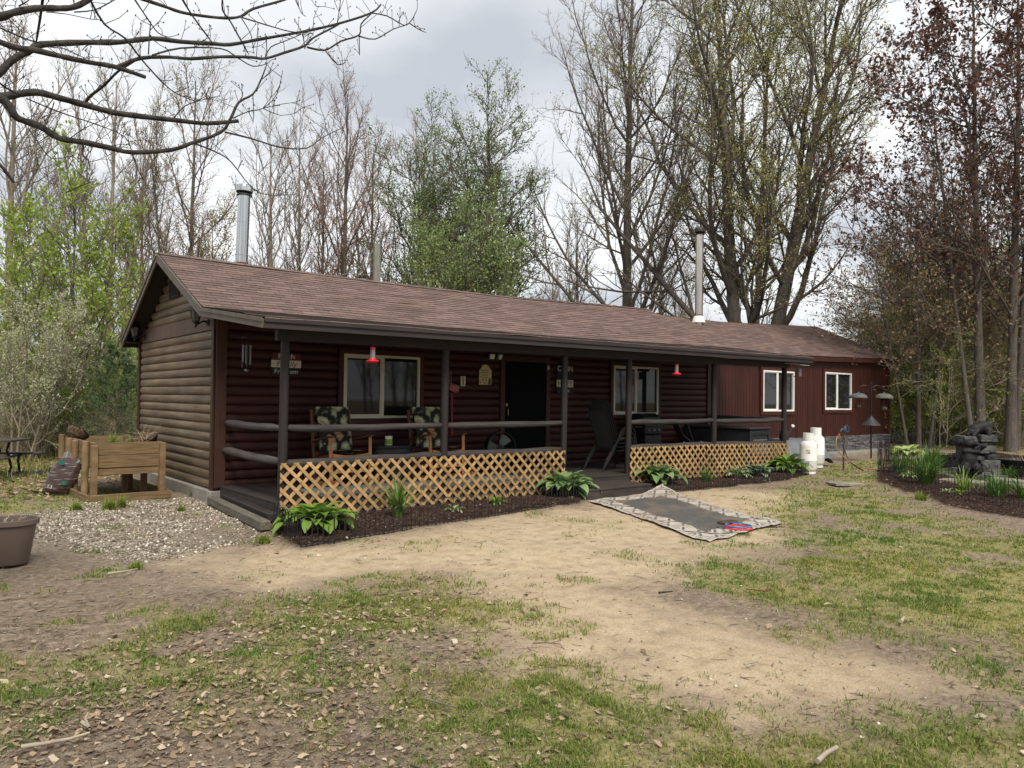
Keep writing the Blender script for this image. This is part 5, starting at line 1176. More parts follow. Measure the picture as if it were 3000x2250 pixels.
def pad(a, b_, cc, d, thick, nx_=10, ny_=8, puff=.03):
    """a cushion between four corners a (back left) b (back right) c (front right) d (front left)"""
    A, B, C, D_ = [Vector(q) for q in (a, b_, cc, d)]; nrm = (B-A).cross(D_-A).normalized()
    if nrm.z < -.01 or (abs(nrm.z) <= .4 and nrm.y > 0): nrm = -nrm
    mb = MB()
    for sgn in (1, -1):
        P = []
        for i in range(nx_+1):
            row = []
            for j in range(ny_+1):
                u, v = i/nx_, j/ny_; p = A.lerp(B, u).lerp(D_.lerp(C, u), v); ed = (min(u, 1-u)*2)**.4*(min(v, 1-v)*2)**.4
                row.append(p+nrm*sgn*(thick*.25+ed*thick*.3+puff*ed*math.sin(v*9.4)**2*.5))
            P.append(row)
        mb.grid(P if sgn > 0 else [r[::-1] for r in P])
    return mb
def rocking_chair(loc, label, rz=0):
    e = empty('rocking_chair', loc, rz, label, 'chair', 'rocking chairs on the porch')
    hw = .34
    for s in (-1, 1):
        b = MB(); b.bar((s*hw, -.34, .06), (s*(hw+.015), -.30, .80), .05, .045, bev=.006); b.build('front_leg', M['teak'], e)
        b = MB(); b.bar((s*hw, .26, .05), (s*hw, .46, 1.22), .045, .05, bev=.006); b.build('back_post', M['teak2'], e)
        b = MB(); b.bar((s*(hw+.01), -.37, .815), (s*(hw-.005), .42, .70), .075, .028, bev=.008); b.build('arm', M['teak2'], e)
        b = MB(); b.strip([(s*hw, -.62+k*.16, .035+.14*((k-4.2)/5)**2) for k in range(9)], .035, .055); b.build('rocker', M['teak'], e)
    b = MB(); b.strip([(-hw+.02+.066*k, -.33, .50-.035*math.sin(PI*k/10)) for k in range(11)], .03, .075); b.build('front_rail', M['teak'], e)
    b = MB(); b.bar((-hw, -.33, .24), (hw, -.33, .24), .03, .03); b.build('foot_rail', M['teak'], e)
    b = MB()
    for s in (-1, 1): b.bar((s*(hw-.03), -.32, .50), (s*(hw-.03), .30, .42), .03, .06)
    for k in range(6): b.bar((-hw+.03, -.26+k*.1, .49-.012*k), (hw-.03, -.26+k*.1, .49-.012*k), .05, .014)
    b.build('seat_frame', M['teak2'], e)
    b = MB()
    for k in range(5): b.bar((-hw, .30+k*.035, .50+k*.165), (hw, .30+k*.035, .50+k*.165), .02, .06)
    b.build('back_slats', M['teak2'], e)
    soft(pad((-.30, .26, .475), (.30, .26, .475), (.31, -.31, .55), (-.31, -.31, .55), .09).build('seat_cushion', M['print'], e), 60)
    soft(pad((-.29, .40, 1.27), (.29, .40, 1.27), (.29, .20, .55), (-.29, .20, .55), .10).build('back_cushion', M['print'], e), 60)
    return e
rocking_chair((1.74, -.92, DZ), 'wooden rocking chair with leaf-print cushions left of the dark side table')
rocking_chair((3.60, -.95, DZ), 'wooden rocking chair with leaf-print cushions right of the dark side table')
e = empty('side_table', (2.92, -.55, DZ), 0, 'dark oval lidded resin side table between the two rocking chairs', 'table')
S_ = Matrix.Diagonal((1.5, .85, 1))
b = MB(); b.lathe([(.235, 0), (.25, .03), (.25, .5), (.24, .54)], 28, M=S_); soft(b.build('table_body', M['dgrey'], e)); b = MB(); b.lathe([(.27, .54), (.275, .56), (.265, .59), (.05, .60)], 28, M=S_); soft(b.build('table_top', M['blackp'], e))
M['lime'] = mat('lime_label', (.22, .33, .06), .5, .35, 18, bump=0)
e = empty('supplement_jar', (2.80, -.60, DZ+.60), 0, 'white jar with a green label and white lid on the dark side table', 'jar')
b = MB(); b.lathe([(.062, 0), (.067, .008), (.067, .12), (.058, .13)], 22); soft(b.build('jar_body', M['white2'], e)); b = MB(); b.lathe([(.0685, .018), (.0685, .112)], 22, cap0=False, cap1=False); soft(b.build('jar_label', M['lime'], e)); b = MB(); b.lathe([(.065, .128), (.067, .13), (.067, .158), (.06, .162)], 22); soft(b.build('lid', M['white2'], e))
e = empty('drum_fan', (5.30, -.62, DZ+.48), R(-12), 'round black floor fan with pale blades on the porch left of the door', 'fan')
b = MB(); RX = Matrix.Rotation(PI/2, 3, 'X')
b.lathe([(.30, -.09), (.315, -.09), (.315, .09), (.30, .09)], 36, cap0=False, cap1=False, M=RX); soft(b.build('drum', M['blackp'], e))
b = MB()
for r in (.06, .11, .16, .21, .26, .30): b.tube([(r*math.cos(a), -.095, r*math.sin(a)) for a in np.linspace(0, 2*PI, 30)], .0022, 4)
for k in range(12): a = k*PI/6; b.tube([(0, -.10, 0), (.30*math.cos(a), -.093, .30*math.sin(a))], .002, 4)
b.build('guard_grille', M['black'], e)
for k in range(3):
    a0 = k*2*PI/3+.5; P = [[(r*math.cos(a0+t*(1.3-.5*r/.28)), -.02+.05*t-.02, r*math.sin(a0+t*(1.3-.5*r/.28))) for t in (0, .33, .66, 1)] for r in (.05, .12, .20, .27)]
    b = MB(); b.grid(P); b.build('blade', M['grey'], e)
b = MB(); b.lathe([(.06, -.06), (.06, .05)], 14, M=RX); b.build('hub', M['dgrey'], e)
b = MB(); b.tube([(-.25, 0, -.47), (.25, 0, -.47)], .015, 6); b.tube([(-.2, -.18, -.465), (-.31, 0, -.46), (-.325, 0, 0)], .013, 6); b.tube([(.2, -.18, -.465), (.31, 0, -.46), (.325, 0, 0)], .013, 6); b.build('stand', M['black'], e)
M['sling'] = mat('grey_sling_cloth', (.05, .052, .055), .7, .15, 40, bump=.2); M['tubegrey'] = mat('charcoal_tube', (.018, .018, .020), .6, .2, bump=0, spec=.15)
def sling_chair(loc, label):
    """a stacking patio chair that faces +x"""
    e = empty('stacking_chair', loc, 0, label, 'chair', 'stack of sling patio chairs')
    for s in (-1, 1):
        y = s*.27
        b = MB(); b.tube([(-.50, y, 0), (-.16, y, .40), (-.05, y, .60), (.10, y, .68), (.28, y, .66), (.36, y, .58), (.40, y, .40), (.47, y, .0)], .013, 8); soft(b.build('leg_and_arm', M['tubegrey'], e), 60)
        b = MB(); b.tube([(-.42, y*.88, 1.22), (-.38, y*.88, 1.16), (-.10, y*.88, .45), (-.03, y*.88, .40), (.40, y*.88, .43), (.45, y*.88, .40)], .012, 8); soft(b.build('seat_rail', M['tubegrey'], e), 60)
    b = MB(); P = [[(x, y, z-.012*math.cos(y*5)) for y in np.linspace(-.235, .235, 7)] for x, z in ((-.43, 1.225), (-.40, 1.19), (-.30, .95), (-.18, .65), (-.10, .47), (-.03, .41), (.2, .41), (.40, .43), (.45, .40))]
    b.grid(P); q = b.build('sling', M['sling'], e); md = q.modifiers.new('t', 'SOLIDIFY'); md.thickness = .008
    return e
for k in range(4): sling_chair((7.52+.035*k, -1.50, DZ+.075*k), ['lowest charcoal sling chair of the porch stack', 'second charcoal sling chair from the bottom of the porch stack', 'third charcoal sling chair from the bottom of the porch stack', 'topmost charcoal sling chair of the porch stack'][k])
e = empty('gas_grill', (9.72, -.55, DZ), 0, 'black gas grill with its domed hood shut under the second window', 'grill')
b = MB(); b.prism([(-.30, -.28, .86), (-.30, .28, .86), (-.30, .24, 1.02), (-.30, .10, 1.14), (-.30, -.06, 1.15), (-.30, -.22, 1.05)], (.60, 0, 0)); h_ = b.build('hood', M['blackp'], e); b = MB(); b.tube([(-.22, -.29, .93), (-.22, -.33, .93), (.22, -.33, .93), (.22, -.29, .93)], .012, 6); b.build('hood_handle', M['grey'], h_)
b = MB(); b.box((0, 0, .76), (.62, .54, .2), bev=.02); b.build('fire_box', M['black'], e)
for s in (-1, 1): b = MB(); b.box((s*.45, 0, .84), (.27, .44, .03), bev=.008); b.build('side_shelf', M['dgrey'], e)
b = MB(); b.box((0, .0, .36), (.58, .5, .58), bev=.01); b.build('cart', M['black'], e)
for sx in (-1, 1): b = MB(); b.box((sx*.145, -.258, .36), (.275, .016, .54)); b.build('cart_door', M['dgrey'], e)
for k in range(3): b = MB(); b.lathe([(.03, 0), (.026, .03)], 12, (-.18+k*.18, -.27, .76), M=RX); b.build('knob', M['grey'], e)
for s in (-1, 1): b = MB(); b.lathe([(.075, -.02), (.085, 0), (.075, .02)], 16, (s*.27, .2, .085), M=Matrix.Rotation(PI/2, 3, 'Y')); b.build('wheel', M['blackp'], e)
e = empty('folded_recliner', (9.85, -1.55, DZ), 0, 'black folded sling recliner with bent silver arm tubes in front of the grill', 'chair')
b = MB(); P = [[(x+.06*k, -.2+.4*k/5, z) for k in range(6)] for x, z in ((-.42, .98), (-.25, .70), (.0, .56), (.25, .42))]; b.grid(P); q = b.build('sling', M['blackp'], e); md = q.modifiers.new('t', 'SOLIDIFY'); md.thickness = .02
for s in (0, 1):
    b = MB(); b.tube([(-.45+.3*s, -.2+.4*s, 1.0), (-.2+.3*s, -.2+.4*s, .66), (.25+.06*s, -.2+.4*s, .42)], .014, 6); b.build('seat_rail', M['tubegrey'], e)
    b = MB(); b.tube([(-.12+.62*s, -.26, .0), (-.13+.62*s, -.26, .42), (-.2+.62*s, -.26, .52), (-.32+.62*s, -.26, .53)], .017, 8); soft(b.build('arm_tube', M['metal'], e), 60)
b = MB(); b.bar((.05, -.05, .98), (.62, -.02, .02), .07, .03); b.build('back_brace', M['tubegrey'], e)
e = empty('deck_box', (12.27, -1.06, DZ), 0, 'big dark resin deck storage box at the right end of the porch', 'storage box')
b = MB(); b.box((0, 0, .38), (.88, 1.84, .76), bev=.01)
for s in (-1, 1): b.box((s*.40, -.93, .38), (.09, .03, .74)); b.box((s*.40, .93, .38), (.09, .03, .74))
b.box((0, -.93, .70), (.7, .03, .10)); b.box((0, -.93, .06), (.7, .03, .1))
b.build('box_body', M['dgrey'], e)
b = MB(); b.box((0, -.935, .52), (.60, .02, .035), bev=.005)
for k in range(6): b.box((0, -.928, .46-k*.055), (.66, .012, .046))
b.build('front_panel', M['grey'], e)
b = MB(); b.box((0, 0, .80), (.95, 1.94, .06), bev=.02); b.build('lid', M['dgrey'], e)
M['porchrug'] = mat('faded_porch_rug', (.16, .18, .17), .95, .4, 22, (1, 1, 1), .4, 60)
b = MB(); b.box((2.9, -1.72, DZ+.008), (4.2, 1.0, .008)); tag(b.build('porch_rug', M['porchrug']), 'faded grey-green rug on the deck behind the left lattice', 'rug')
M['tarp'] = mat('grey_tarpaulin', (.13, .145, .16), .55, .2, 3, bump=.3, bscale=6, dist=.03)
e = empty('covered_cart', (14.0, -1.75, -.25), 0, 'low object under a crumpled grey tarpaulin behind the propane cylinders', 'covered pile')
b = MB(); b.box((0, 0, .31), (1.5, .8, .6), bev=.03); b.build('hidden_crate', M['blackp'], e)
P = []
for i in range(25):
    row = []
    for j in range(15):
        u, v = (i/24-.5)*2.3, (j/14-.5)*1.5; dx, dy = max(0, abs(u)-.80), max(0, abs(v)-.45); d = math.hypot(dx, dy)
        row.append((u*(1-.25*d)+.02*math.sin(v*22)*(d > .05), v*(1-.25*d)+.03*math.sin(u*17+1)*(d > .05), .655-min(d*1.6, .60)+.018*math.sin(u*7+v*4)))
    P.append(row)
b = MB(); b.grid(P); soft(b.build('tarpaulin', M['tarp'], e), 80)
e = empty('watering_can', (13.42, -1.95, .41), R(0), 'black watering can with a white rose on the grey tarpaulin behind the last post', 'watering can')
b = MB(); b.lathe([(.11, 0), (.12, .02), (.10, .2), (.06, .27), (.05, .29)], 18); soft(b.build('can_body', M['blackp'], e)); b = MB(); b.tube([(.09, 0, .06), (.22, 0, .16), (.38, 0, .33)], [.028, .02, .016], 8); soft(b.build('spout', M['blackp'], e)); b = MB(); b.lathe([(.02, 0), (.05, .045), (.052, .055)], 16, (.375, 0, .32), M=Euler((0, R(48), 0)).to_matrix()); soft(b.build('rose', M['white2'], e))
b = MB(); b.tube([(-.10, 0, .10), (-.18, 0, .22), (-.10, 0, .36), (.03, 0, .34), (.04, 0, .27)], .012, 6); soft(b.build('handle', M['blackp'], e))
def propane(p, label, s, m):
    e = empty('propane_cylinder', p, rnd.uniform(-.3, .3)+VA, label, 'gas cylinder', 'white propane cylinders'); e.scale = (s, s, s)
    b = MB(); b.lathe([(.13, 0), (.16, .0), (.16, .05), (.13, .05)], 24); b.build('foot_ring', m, e)
    b = MB(); b.lathe([(.05, .03), (.155, .06), (.19, .12), (.192, .30), (.194, .305), (.192, .31), (.192, .62), (.18, .69), (.13, .745), (.04, .765)], 32); soft(b.build('tank', m, e), 60)
    for k in range(2):
        a0 = k*PI+.5; b = MB(); P = [[(.125*math.cos(a0+t), .125*math.sin(a0+t), z) for z in (.735, .80, .86, .93)] for t in np.linspace(0, 2.1, 9)]; b.grid(P); q = b.build('collar', m, e); md = q.modifiers.new('t', 'SOLIDIFY'); md.thickness = .006
    b = MB(); b.lathe([(.025, .76), (.025, .82), (.035, .825), (.035, .85), (.015, .86)], 12); b.tube([(0, 0, .80), (.07, 0, .80)], .02, 8); v_ = b.build('valve', M['black'], e); b = MB(); b.lathe([(.04, .855), (.045, .865), (.04, .885)], 10); b.build('hand_wheel', M['blackp'], v_)
    b = MB(); P = [[(.1945*math.sin(t), -.1945*math.cos(t), z) for z in (.46, .56)] for t in np.linspace(-.35, .15, 6)]; b.grid(P); l_ = b.build('warning_label', M['offw'], e)
    b = MB(); P = [[(.196*math.sin(t), -.196*math.cos(t), z) for z in (.475, .495)] for t in np.linspace(-.1, .08, 4)]; b.grid(P); P = [[(.196*math.sin(t), -.196*math.cos(t), z) for z in (.53, .538)] for t in np.linspace(-.3, .1, 4)]; b.grid(P); b.build('label_print', M['ink'], l_)
p = ground(2368, 1387); propane(p-np.array([0, 0, .0]), 'propane cylinder standing in front, its whole white body in view', 1.02, M['white'])
p2 = at(2391, float((p-CAM)@FW)+1.5); propane(p2, 'brighter white propane cylinder half hidden behind the front one', 1.08, M['white2'])

# ------------------------------------------------------------------ garden plants
def leaf_blade(mb, base, az, length, width, rise, arch, cup=.18, n=7, tipw=.0, petiole=.35, tw=0.0):
    """one broad leaf on a stalk: rises, then arches over"""
    ca, sa = math.cos(az), math.sin(az); P = []
    x, z, el = 0.0, 0.0, rise; stp = length/(n)
    pts = []
    L0 = length*petiole
    for k in range(4): pts.append((L0*k/3*math.cos(rise), L0*k/3*math.sin(rise), rise))
    x, z = pts[-1][0], pts[-1][1]
    for k in range(n):
        el = rise-arch*((k+1)/n)**1.1; x += (length-L0)/n*math.cos(el); z += (length-L0)/n*math.sin(el); pts.append((x, z, el))
    rows = []
    for i, (x, z, el) in enumerate(pts):
        t = max(0, (i-3)/n); w = width*.5*(math.sin(PI*min(1, t**.75*.96+.04))**.8 if i >= 3 else 0)+.004
        row = []
        for v in (-1, -.5, 0, .5, 1):
            lift = cup*w*(abs(v)**1.3)*1.4 - (.02*w if v == 0 else 0) + .06*w*math.sin(i*2.1+v*3+az*5)
            lx, lz = x-lift*math.sin(el), z+lift*math.cos(el); ly = v*w
            row.append((base[0]+lx*ca-ly*sa, base[1]+lx*sa+ly*ca, base[2]+lz))
        rows.append(row)
    mb.grid(rows)
def hosta(px, r, h, n, m, label, wid=.42, name='hosta', cat='plant', group=None, up=.0, loc=None):
    p = ground(*px) if loc is None else np.array(loc)
    r *= 1.25; h *= 1.15; n = int(n*1.8)
    e = MB()
    for k in range(n):
        t = (k+.5)/n; az = k*2.4+rnd.uniform(-.3, .3); ln = (r*1.25)*rnd.uniform(.75, 1.12)*(.62+.38*t)
        rise = R(84-42*t+rnd.uniform(-8, 8)); bo = r*.14*t
        leaf_blade(e, (bo*math.cos(az), bo*math.sin(az), -.02), az, ln*(.9+.25*h/r*(1-t)), r*wid*.78*rnd.uniform(.75, 1.2)*(.7+.35*t), rise, R(62+38*t)*(1-up), .22)
    o = soft(e.build(name, m), 80); o.location = p; return tag(o, label, cat, group)
def strap_clump(px, r, h, n, m, label, w_=.018, name='daylily', cat='plant', group=None, stiff=0.0):
    p = ground(*px); e = MB()
    for k in range(n):
        az = rnd.uniform(0, 2*PI); t = rnd.random()**.7; bo = r*.28*rnd.random(); ln = h*rnd.uniform(.75, 1.35)
        ca, sa = math.cos(az), math.sin(az); bx, by = bo*math.cos(az*3), bo*math.sin(az*3); x, z = 0, 0; el = R(90-32*t); bend = R(25+95*t)*(1-stiff)*rnd.uniform(.7, 1.2); rows = []
        for i in range(7):
            ww = w_*.5*(1-(i/6)**2.2)*rnd.uniform(.9, 1.1)+.001
            rows.append([(bx+x*ca-v*ww*sa, by+x*sa+v*ww*ca, z-.02+abs(v)*ww*.4) for v in (-1, 0, 1)])
            el2 = el-bend*(i/6)**1.4; x += ln/6*math.cos(el2); z += ln/6*math.sin(el2)
        e.grid(rows)
    o = e.build(name, m); o.location = p; return tag(o, label, cat, group)
M['host_y'] = leaf_mat('yellow_green_hosta_leaf', (.12, .22, .03), (.20, .32, .06), .4, .3)
M['host_g'] = leaf_mat('green_hosta_leaf', (.09, .19, .05), (.20, .30, .12), .4, .25, (.32, .40, .20))
M['host_b'] = leaf_mat('blue_green_hosta_leaf', (.11, .20, .12), (.20, .29, .17), .45, .2)
M['host_v'] = leaf_mat('white_edged_hosta_leaf', (.12, .22, .06), (.40, .44, .25), .45, .25)
M['host_p'] = leaf_mat('pale_lime_hosta_leaf', (.30, .38, .11), (.46, .52, .22), .4, .3)
M['lily'] = leaf_mat('daylily_leaf', (.06, .15, .025), (.14, .25, .05), .45, .3, (.22, .32, .09))
M['lily_y'] = leaf_mat('yellow_daylily_leaf', (.22, .33, .06), (.34, .42, .10), .45, .3)
hosta((930, 1556), .42, .42, 34, M['host_y'], 'yellow-green broad-leaved hosta in front of the left end of the lattice', .52)
hosta((1660, 1452), .46, .5, 36, M['host_g'], 'green hosta hanging over the bed just left of the porch step', .50)
hosta((1922, 1420), .48, .5, 38, M['host_g'], 'big green hosta in front of the lattice just right of the porch step', .52)
hosta((2310, 1385), .48, .5, 32, M['host_y'], 'yellow-green hosta with long arching leaves beside the propane cylinders', .36)
hosta((2222, 1396), .30, .42, 13, M['host_b'], 'small blue-green hosta with round leaves before the right lattice', .85)
hosta((2160, 1402), .30, .3, 26, M['host_v'], 'small white-edged hosta with narrow leaves before the right lattice', .26)
hosta((1331, 1503), .15, .15, 14, M['host_v'], 'tiny white-edged hosta in the middle of the left mulch bed', .26)
hosta((1452, 1478), .17, .25, 12, M['host_y'], 'tiny yellow-green shoot near the right end of the left mulch bed', .25)
strap_clump((1166, 1516), .26, .50, 90, M['lily'], 'upright clump of green daylily leaves before the left lattice', .022, stiff=.3)
strap_clump((2069, 1412), .24, .32, 70, M['lily'], 'low green daylily clump before the right lattice', .018)
hosta((2660, 1350), .50, .5, 17, M['host_p'], 'big pale lime hosta at the back of the garden bed by the annex', .72)
strap_clump((2636, 1386), .32, .50, 120, M['lily'], 'daylily clump at the left end of the garden bed, below the pale hosta', .02)
strap_clump((2728, 1378), .42, .62, 170, M['lily'], 'tall daylily clump behind the largest one, left of the bear fountain', .022)
strap_clump((2712, 1418), .48, .62, 220, M['lily'], 'largest daylily clump, spilling over the mulch left of the bear fountain', .022)
strap_clump((2826, 1440), .28, .42, 60, M['lily_y'], 'yellowish daylily in front of the bear fountain', .026)
strap_clump((2922, 1458), .38, .45, 190, M['lily'], 'round daylily clump right of the yellowish one, below the bear fountain', .018)
strap_clump((2952, 1402), .32, .32, 90, M['lily'], 'low daylily clump at the foot of the right-hand black tub', .018)
strap_clump((3002, 1462), .28, .45, 70, M['lily'], 'daylily clump cut by the right edge of the picture', .018)
hosta((2664, 1402), .20, .2, 20, M['host_v'], 'small white-edged hosta tucked before the largest daylily clump', .3)
hosta((2776, 1446), .14, .1, 9, M['host_v'], 'tiny pale hosta shoot on the open mulch of the garden bed', .3)
hosta((2808, 1448), .13, .1, 8, M['host_y'], 'tiny green hosta shoot beside the pale one on the open mulch', .3)
M['tuft'] = leaf_mat('lush_grass_tuft', (.13, .19, .03), (.28, .34, .07), .6, .4)
for k, (u, v, r_, h_) in enumerate(((320, 1490, .22, .16), (355, 1484, .16, .14), (222, 1492, .18, .12), (500, 1412, .16, .22), (570, 1452, .12, .12), (530, 1495, .12, .08), (770, 1590, .2, .10), (400, 1660, .16, .06), (2700, 1462, .2, .12))):
    strap_clump((u, v), r_*1.7, h_*1.15, 150, M['tuft'], ['lush grass tuft against the front of the planter frame', 'second grass tuft right of the lushest one at the planter frame', 'grass tuft between the soil bag and the planter frame', 'grass tuft between the planter and the cabin wall', 'small weed tuft against the concrete footing', 'small grass tuft on the gravel in front of the footing', 'grass tuft at the corner of the wire edging by the timbers', 'flat grass patch on the bare dirt left of the sand', 'bright grass tuft at the edge of the garden mulch'][k], .008, 'grass_tuft', 'grass')
# wire edging
def wire_panel(a, b_, h, n, r, name, label, cat, group, finial=False, rails=(.05,)):
    a = np.array(a); b_ = np.array(b_); e = MB(); d = (b_-a); Lp = np.linalg.norm(d[:2]); w_ = Lp/n; up0 = h-w_*.5
    for k in range(n):
        x0, x1 = k*w_, (k+1)*w_; e.tube([(x0+.004, 0, -.06), (x0+.004, 0, up0)]+[((x0+x1)/2-w_*.48*math.cos(t), 0, up0+w_*.5*math.sin(t)) for t in np.linspace(.2, PI-.2, 7)]+[(x1-.004, 0, up0), (x1-.004, 0, -.06)], r, 4)
        xm = (x0+x1)/2; hh = h*.62 if not finial else h*1.06; e.tube([(xm, 0, -.06), (xm, 0, hh)], r, 4)
        if finial: e.box((xm, 0, hh*.97), (.045, .006, .006)); e.lathe([(.002, 0), (.011, .018), (.001, .045)], 6, (xm, 0, hh))
    for rz_ in rails: e.tube([(0, 0, h*rz_), (Lp, 0, h*rz_)], r*.9, 4)
    o = e.build(name, M['black']); o.location = (a[0], a[1], float(gtop(a[0], a[1]))); o.rotation_euler = (rnd.uniform(-.05, .05), 0, math.atan2(d[1], d[0])); return tag(o, label, cat, group)
def fence_run(path, w_, *args, **kw):
    for (p, q) in zip(path[:-1], path[1:]):
        p = np.array(p); q = np.array(q); n = max(1, round(np.linalg.norm(q-p)/w_))
        for k in range(n): wire_panel(p+(q-p)*k/n, p+(q-p)*(k+1)/n, *args, **kw)
fence_run([(-.20, -2.9), (-.42, -4.27)], .46, .33, 3, .006, 'wire_edging', 'low black wire edging panel closing the left end of the left mulch bed', 'garden edging', 'wire edging at the end of the left bed')
fence_run([(-.42, -4.27), (.17, -4.17), (1.96, -3.8), (4.83, -3.36)], .6, .34, 4, .006, 'wire_edging', 'low black arched wire edging panel along the front of the left mulch bed', 'garden edging', 'wire edging along the left bed')
fence_run([(6.99, -3.32), (9.4, -3.4), (11, -3.46), (12.85, -3.07)], .6, .31, 4, .006, 'wire_edging', 'low black arched wire edging panel along the front of the right mulch bed', 'garden edging', 'wire edging along the right bed')
fence_run([(12.85, -3.07), (13.0, -2.45)], .32, .42, 2, .006, 'wire_edging', 'rounded black wire edging panel in front of the white propane cylinder', 'garden edging', 'wire edging by the propane cylinders')
gp = [tuple(ground(u, v)[:2]) for u, v in ((2640, 1330), (2572, 1384), (2640, 1415), (2740, 1446), (2860, 1474), (3010, 1500))]
fence_run(gp[:2], .62, .70, 2, .0035, 'garden_fence', 'tall black wire fence panel on the left side of the garden bed', 'garden fence', 'wire fence left of the garden bed', finial=True, rails=(.12, .7))
fence_run(gp[1:], .62, .62, 3, .0035, 'garden_fence', 'thin black wire fence panel along the front of the garden bed', 'garden fence', 'wire fence before the garden bed', finial=True, rails=(.12,))
fence_run([gp[0], tuple(ground(2790, 1316)[:2]), tuple(ground(2890, 1322)[:2])], .75, .66, 3, .0045, 'garden_fence', 'black wire fence panel along the back of the garden bed', 'garden fence', 'wire fence behind the garden bed', finial=True, rails=(.12,))

# ------------------------------------------------------------------ bear fountain, tubs, flagstones
M['rock'] = mat('dark_fountain_rock', (.05, .054, .056), .8, .5, 3.5, bump=.9, bscale=14, dist=.05, col2=(.115, .118, .11))
M['bearfur'] = mat('black_bear_resin', (.006, .006, .007), .65, .4, 14, bump=.6, bscale=40, dist=.01)
def rock_mesh(c, s, seed, flat=.0):
    r_ = random.Random(seed); mb = MB(); mb.ell((0, 0, 0), (1, 1, 1), 12, 8); vs = []
    for p in mb.v:
        q = [math.copysign(abs(t)**.36, t) for t in p]; k = 1+.12*math.sin(q[0]*5+seed)+.10*math.sin(q[1]*6+seed*2)+.08*math.sin(q[2]*7+seed*3)
        vs.append((c[0]+q[0]*k*s[0]/2, c[1]+q[1]*k*s[1]/2, c[2]+q[2]*k*s[2]/2))
    m2 = MB(); m2.add(vs, mb.f); return m2
fpos = ground(2846, 1398); e = empty('bear_fountain', fpos, VA, 'dark stacked-rock garden fountain with two black bears climbing on it', 'fountain')
fs_ = 1.0*float((fpos-CAM)@FW)*315/2.505/2201.36*1.0
FSC = 1/ (315/2.505/(2201.36/float((fpos-CAM)@FW)))   # metres per model metre at this distance
e.scale = (FSC, FSC, FSC)
for k, (x, y, z, w_, d_, h_) in enumerate(((.08, .18, .42, .62, .40, .86), (.27, .02, .86, .40, .40, .17), (-.14, -.02, .82, .34, .36, .17), (.05, .05, .70, .55, .42, .14), (.13, -.12, .585, .30, .26, .12), (.33, -.05, .62, .26, .3, .16), (.33, -.1, .44, .26, .28, .17), (.05, -.06, .44, .34, .3, .12), (-.12, -.08, .30, .24, .28, .24), (.23, -.18, .27, .36, .26, .26), (.33, -.2, .10, .22, .3, .24), (.02, -.24, .06, .44, .24, .16), (-.08, .0, .58, .3, .3, .14), (.22, -.3, .0, .3, .2, .12))):
    soft(rock_mesh((x, y, z), (w_, d_, h_), k*7+3).build('rock', M['rock'], e), 50)
def ell_between(mb, a, b_, r0, r1):
    a = Vector(a); b_ = Vector(b_)
    for k in range(6): t = k/5; c = a.lerp(b_, t); r = r0+(r1-r0)*t; mb.ell(c, (r, r, r), 10, 7)
b = MB(); b.ell((.26, .02, 1.10), (.21, .13, .14), M=Euler((0, R(-12), 0)).to_matrix()); b.ell((.10, .0, 1.06), (.15, .115, .12)); b.ell((-.02, -.02, 1.00), (.09, .08, .08)); ell_between(b, (-.05, -.03, .98), (-.12, -.05, .935), .05, .035)
for s in (-1, 1):
    b.ell((.02, -.02+s*.06, 1.075), (.028, .018, .03)); ell_between(b, (.08, s*.08, 1.02), (-.04, s*.10-.03, .91), .055, .04); ell_between(b, (.33, s*.08, 1.03), (.30, s*.11-.02, .93), .08, .055)
b.ell((.46, .02, 1.14), (.03, .03, .03))
remeshed('climbing_bear', b, M['bearfur'], e, .016, 3)
b = MB(); b.ell((-.27, -.12, .36), (.155, .14, .24)); b.ell((-.26, -.12, .53), (.125, .12, .14)); b.ell((-.26, -.14, .69), (.105, .10, .10)); ell_between(b, (-.25, -.20, .68), (-.21, -.29, .70), .055, .038)
for s in (-1, 1):
    b.ell((-.26+s*.075, -.11, .785), (.032, .02, .035)); ell_between(b, (-.26+s*.10, -.16, .55), (-.12+s*.05, -.26, .60+.06*s), .055, .04); ell_between(b, (-.28+s*.10, -.2, .24), (-.32+s*.12, -.32, .16), .09, .06); b.ell((-.34+s*.11, -.34, .20), (.06, .04, .09))
b.v = [(-.28+(x+.27)*1.2, -.12+(y+.12)*1.1-.24, z*1.08) for x, y, z in b.v]
remeshed('sitting_bear', b, M['bearfur'], e, .016, 3)
def tub(px, r, h, label):
    p = ground(*px); e = empty('planter_tub', p, 0, label, 'planter', 'black garden tubs')
    b = MB(); b.lathe([(r*.72, -.03), (r*.8, h*.4), (r*.93, h*.86), (r, h*.88), (r*1.03, h), (r*.95, h), (r*.90, h*.84)], 32, cap1=False); soft(b.build('tub', M['blackp'], e), 40)
    b = MB(); b.lathe([(.01, h*.80), (r*.92, h*.80)], 32, cap0=False, cap1=False); b.build('soil', M['soil'], e)
    b = MB()
    for k in range(14): a = rnd.uniform(0, 6.28); q = r*.5*rnd.random(); b.tube([(q*math.cos(a), q*math.sin(a), h*.78), (q*math.cos(a)+rnd.uniform(-.1, .1), q*math.sin(a)+rnd.uniform(-.1, .1), h*.85+rnd.uniform(.02, .16))], .004, 4)
    b.build('dead_stems', M['twigp'], e)
tub((2768, 1372), .40, .36, 'black round tub of soil just left of the bear fountain')
tub((2990, 1398), .44, .40, 'black round tub with dead stalks right of the bear fountain, cut by the picture edge')
M['flag'] = mat('sandstone_flag', (.20, .175, .135), .9, .35, 4, bump=.4, bscale=25, dist=.012, col2=(.33, .30, .24)); M['flagd'] = mat('grey_flag', (.13, .135, .13), .9, .35, 4, bump=.4, bscale=25, dist=.012)
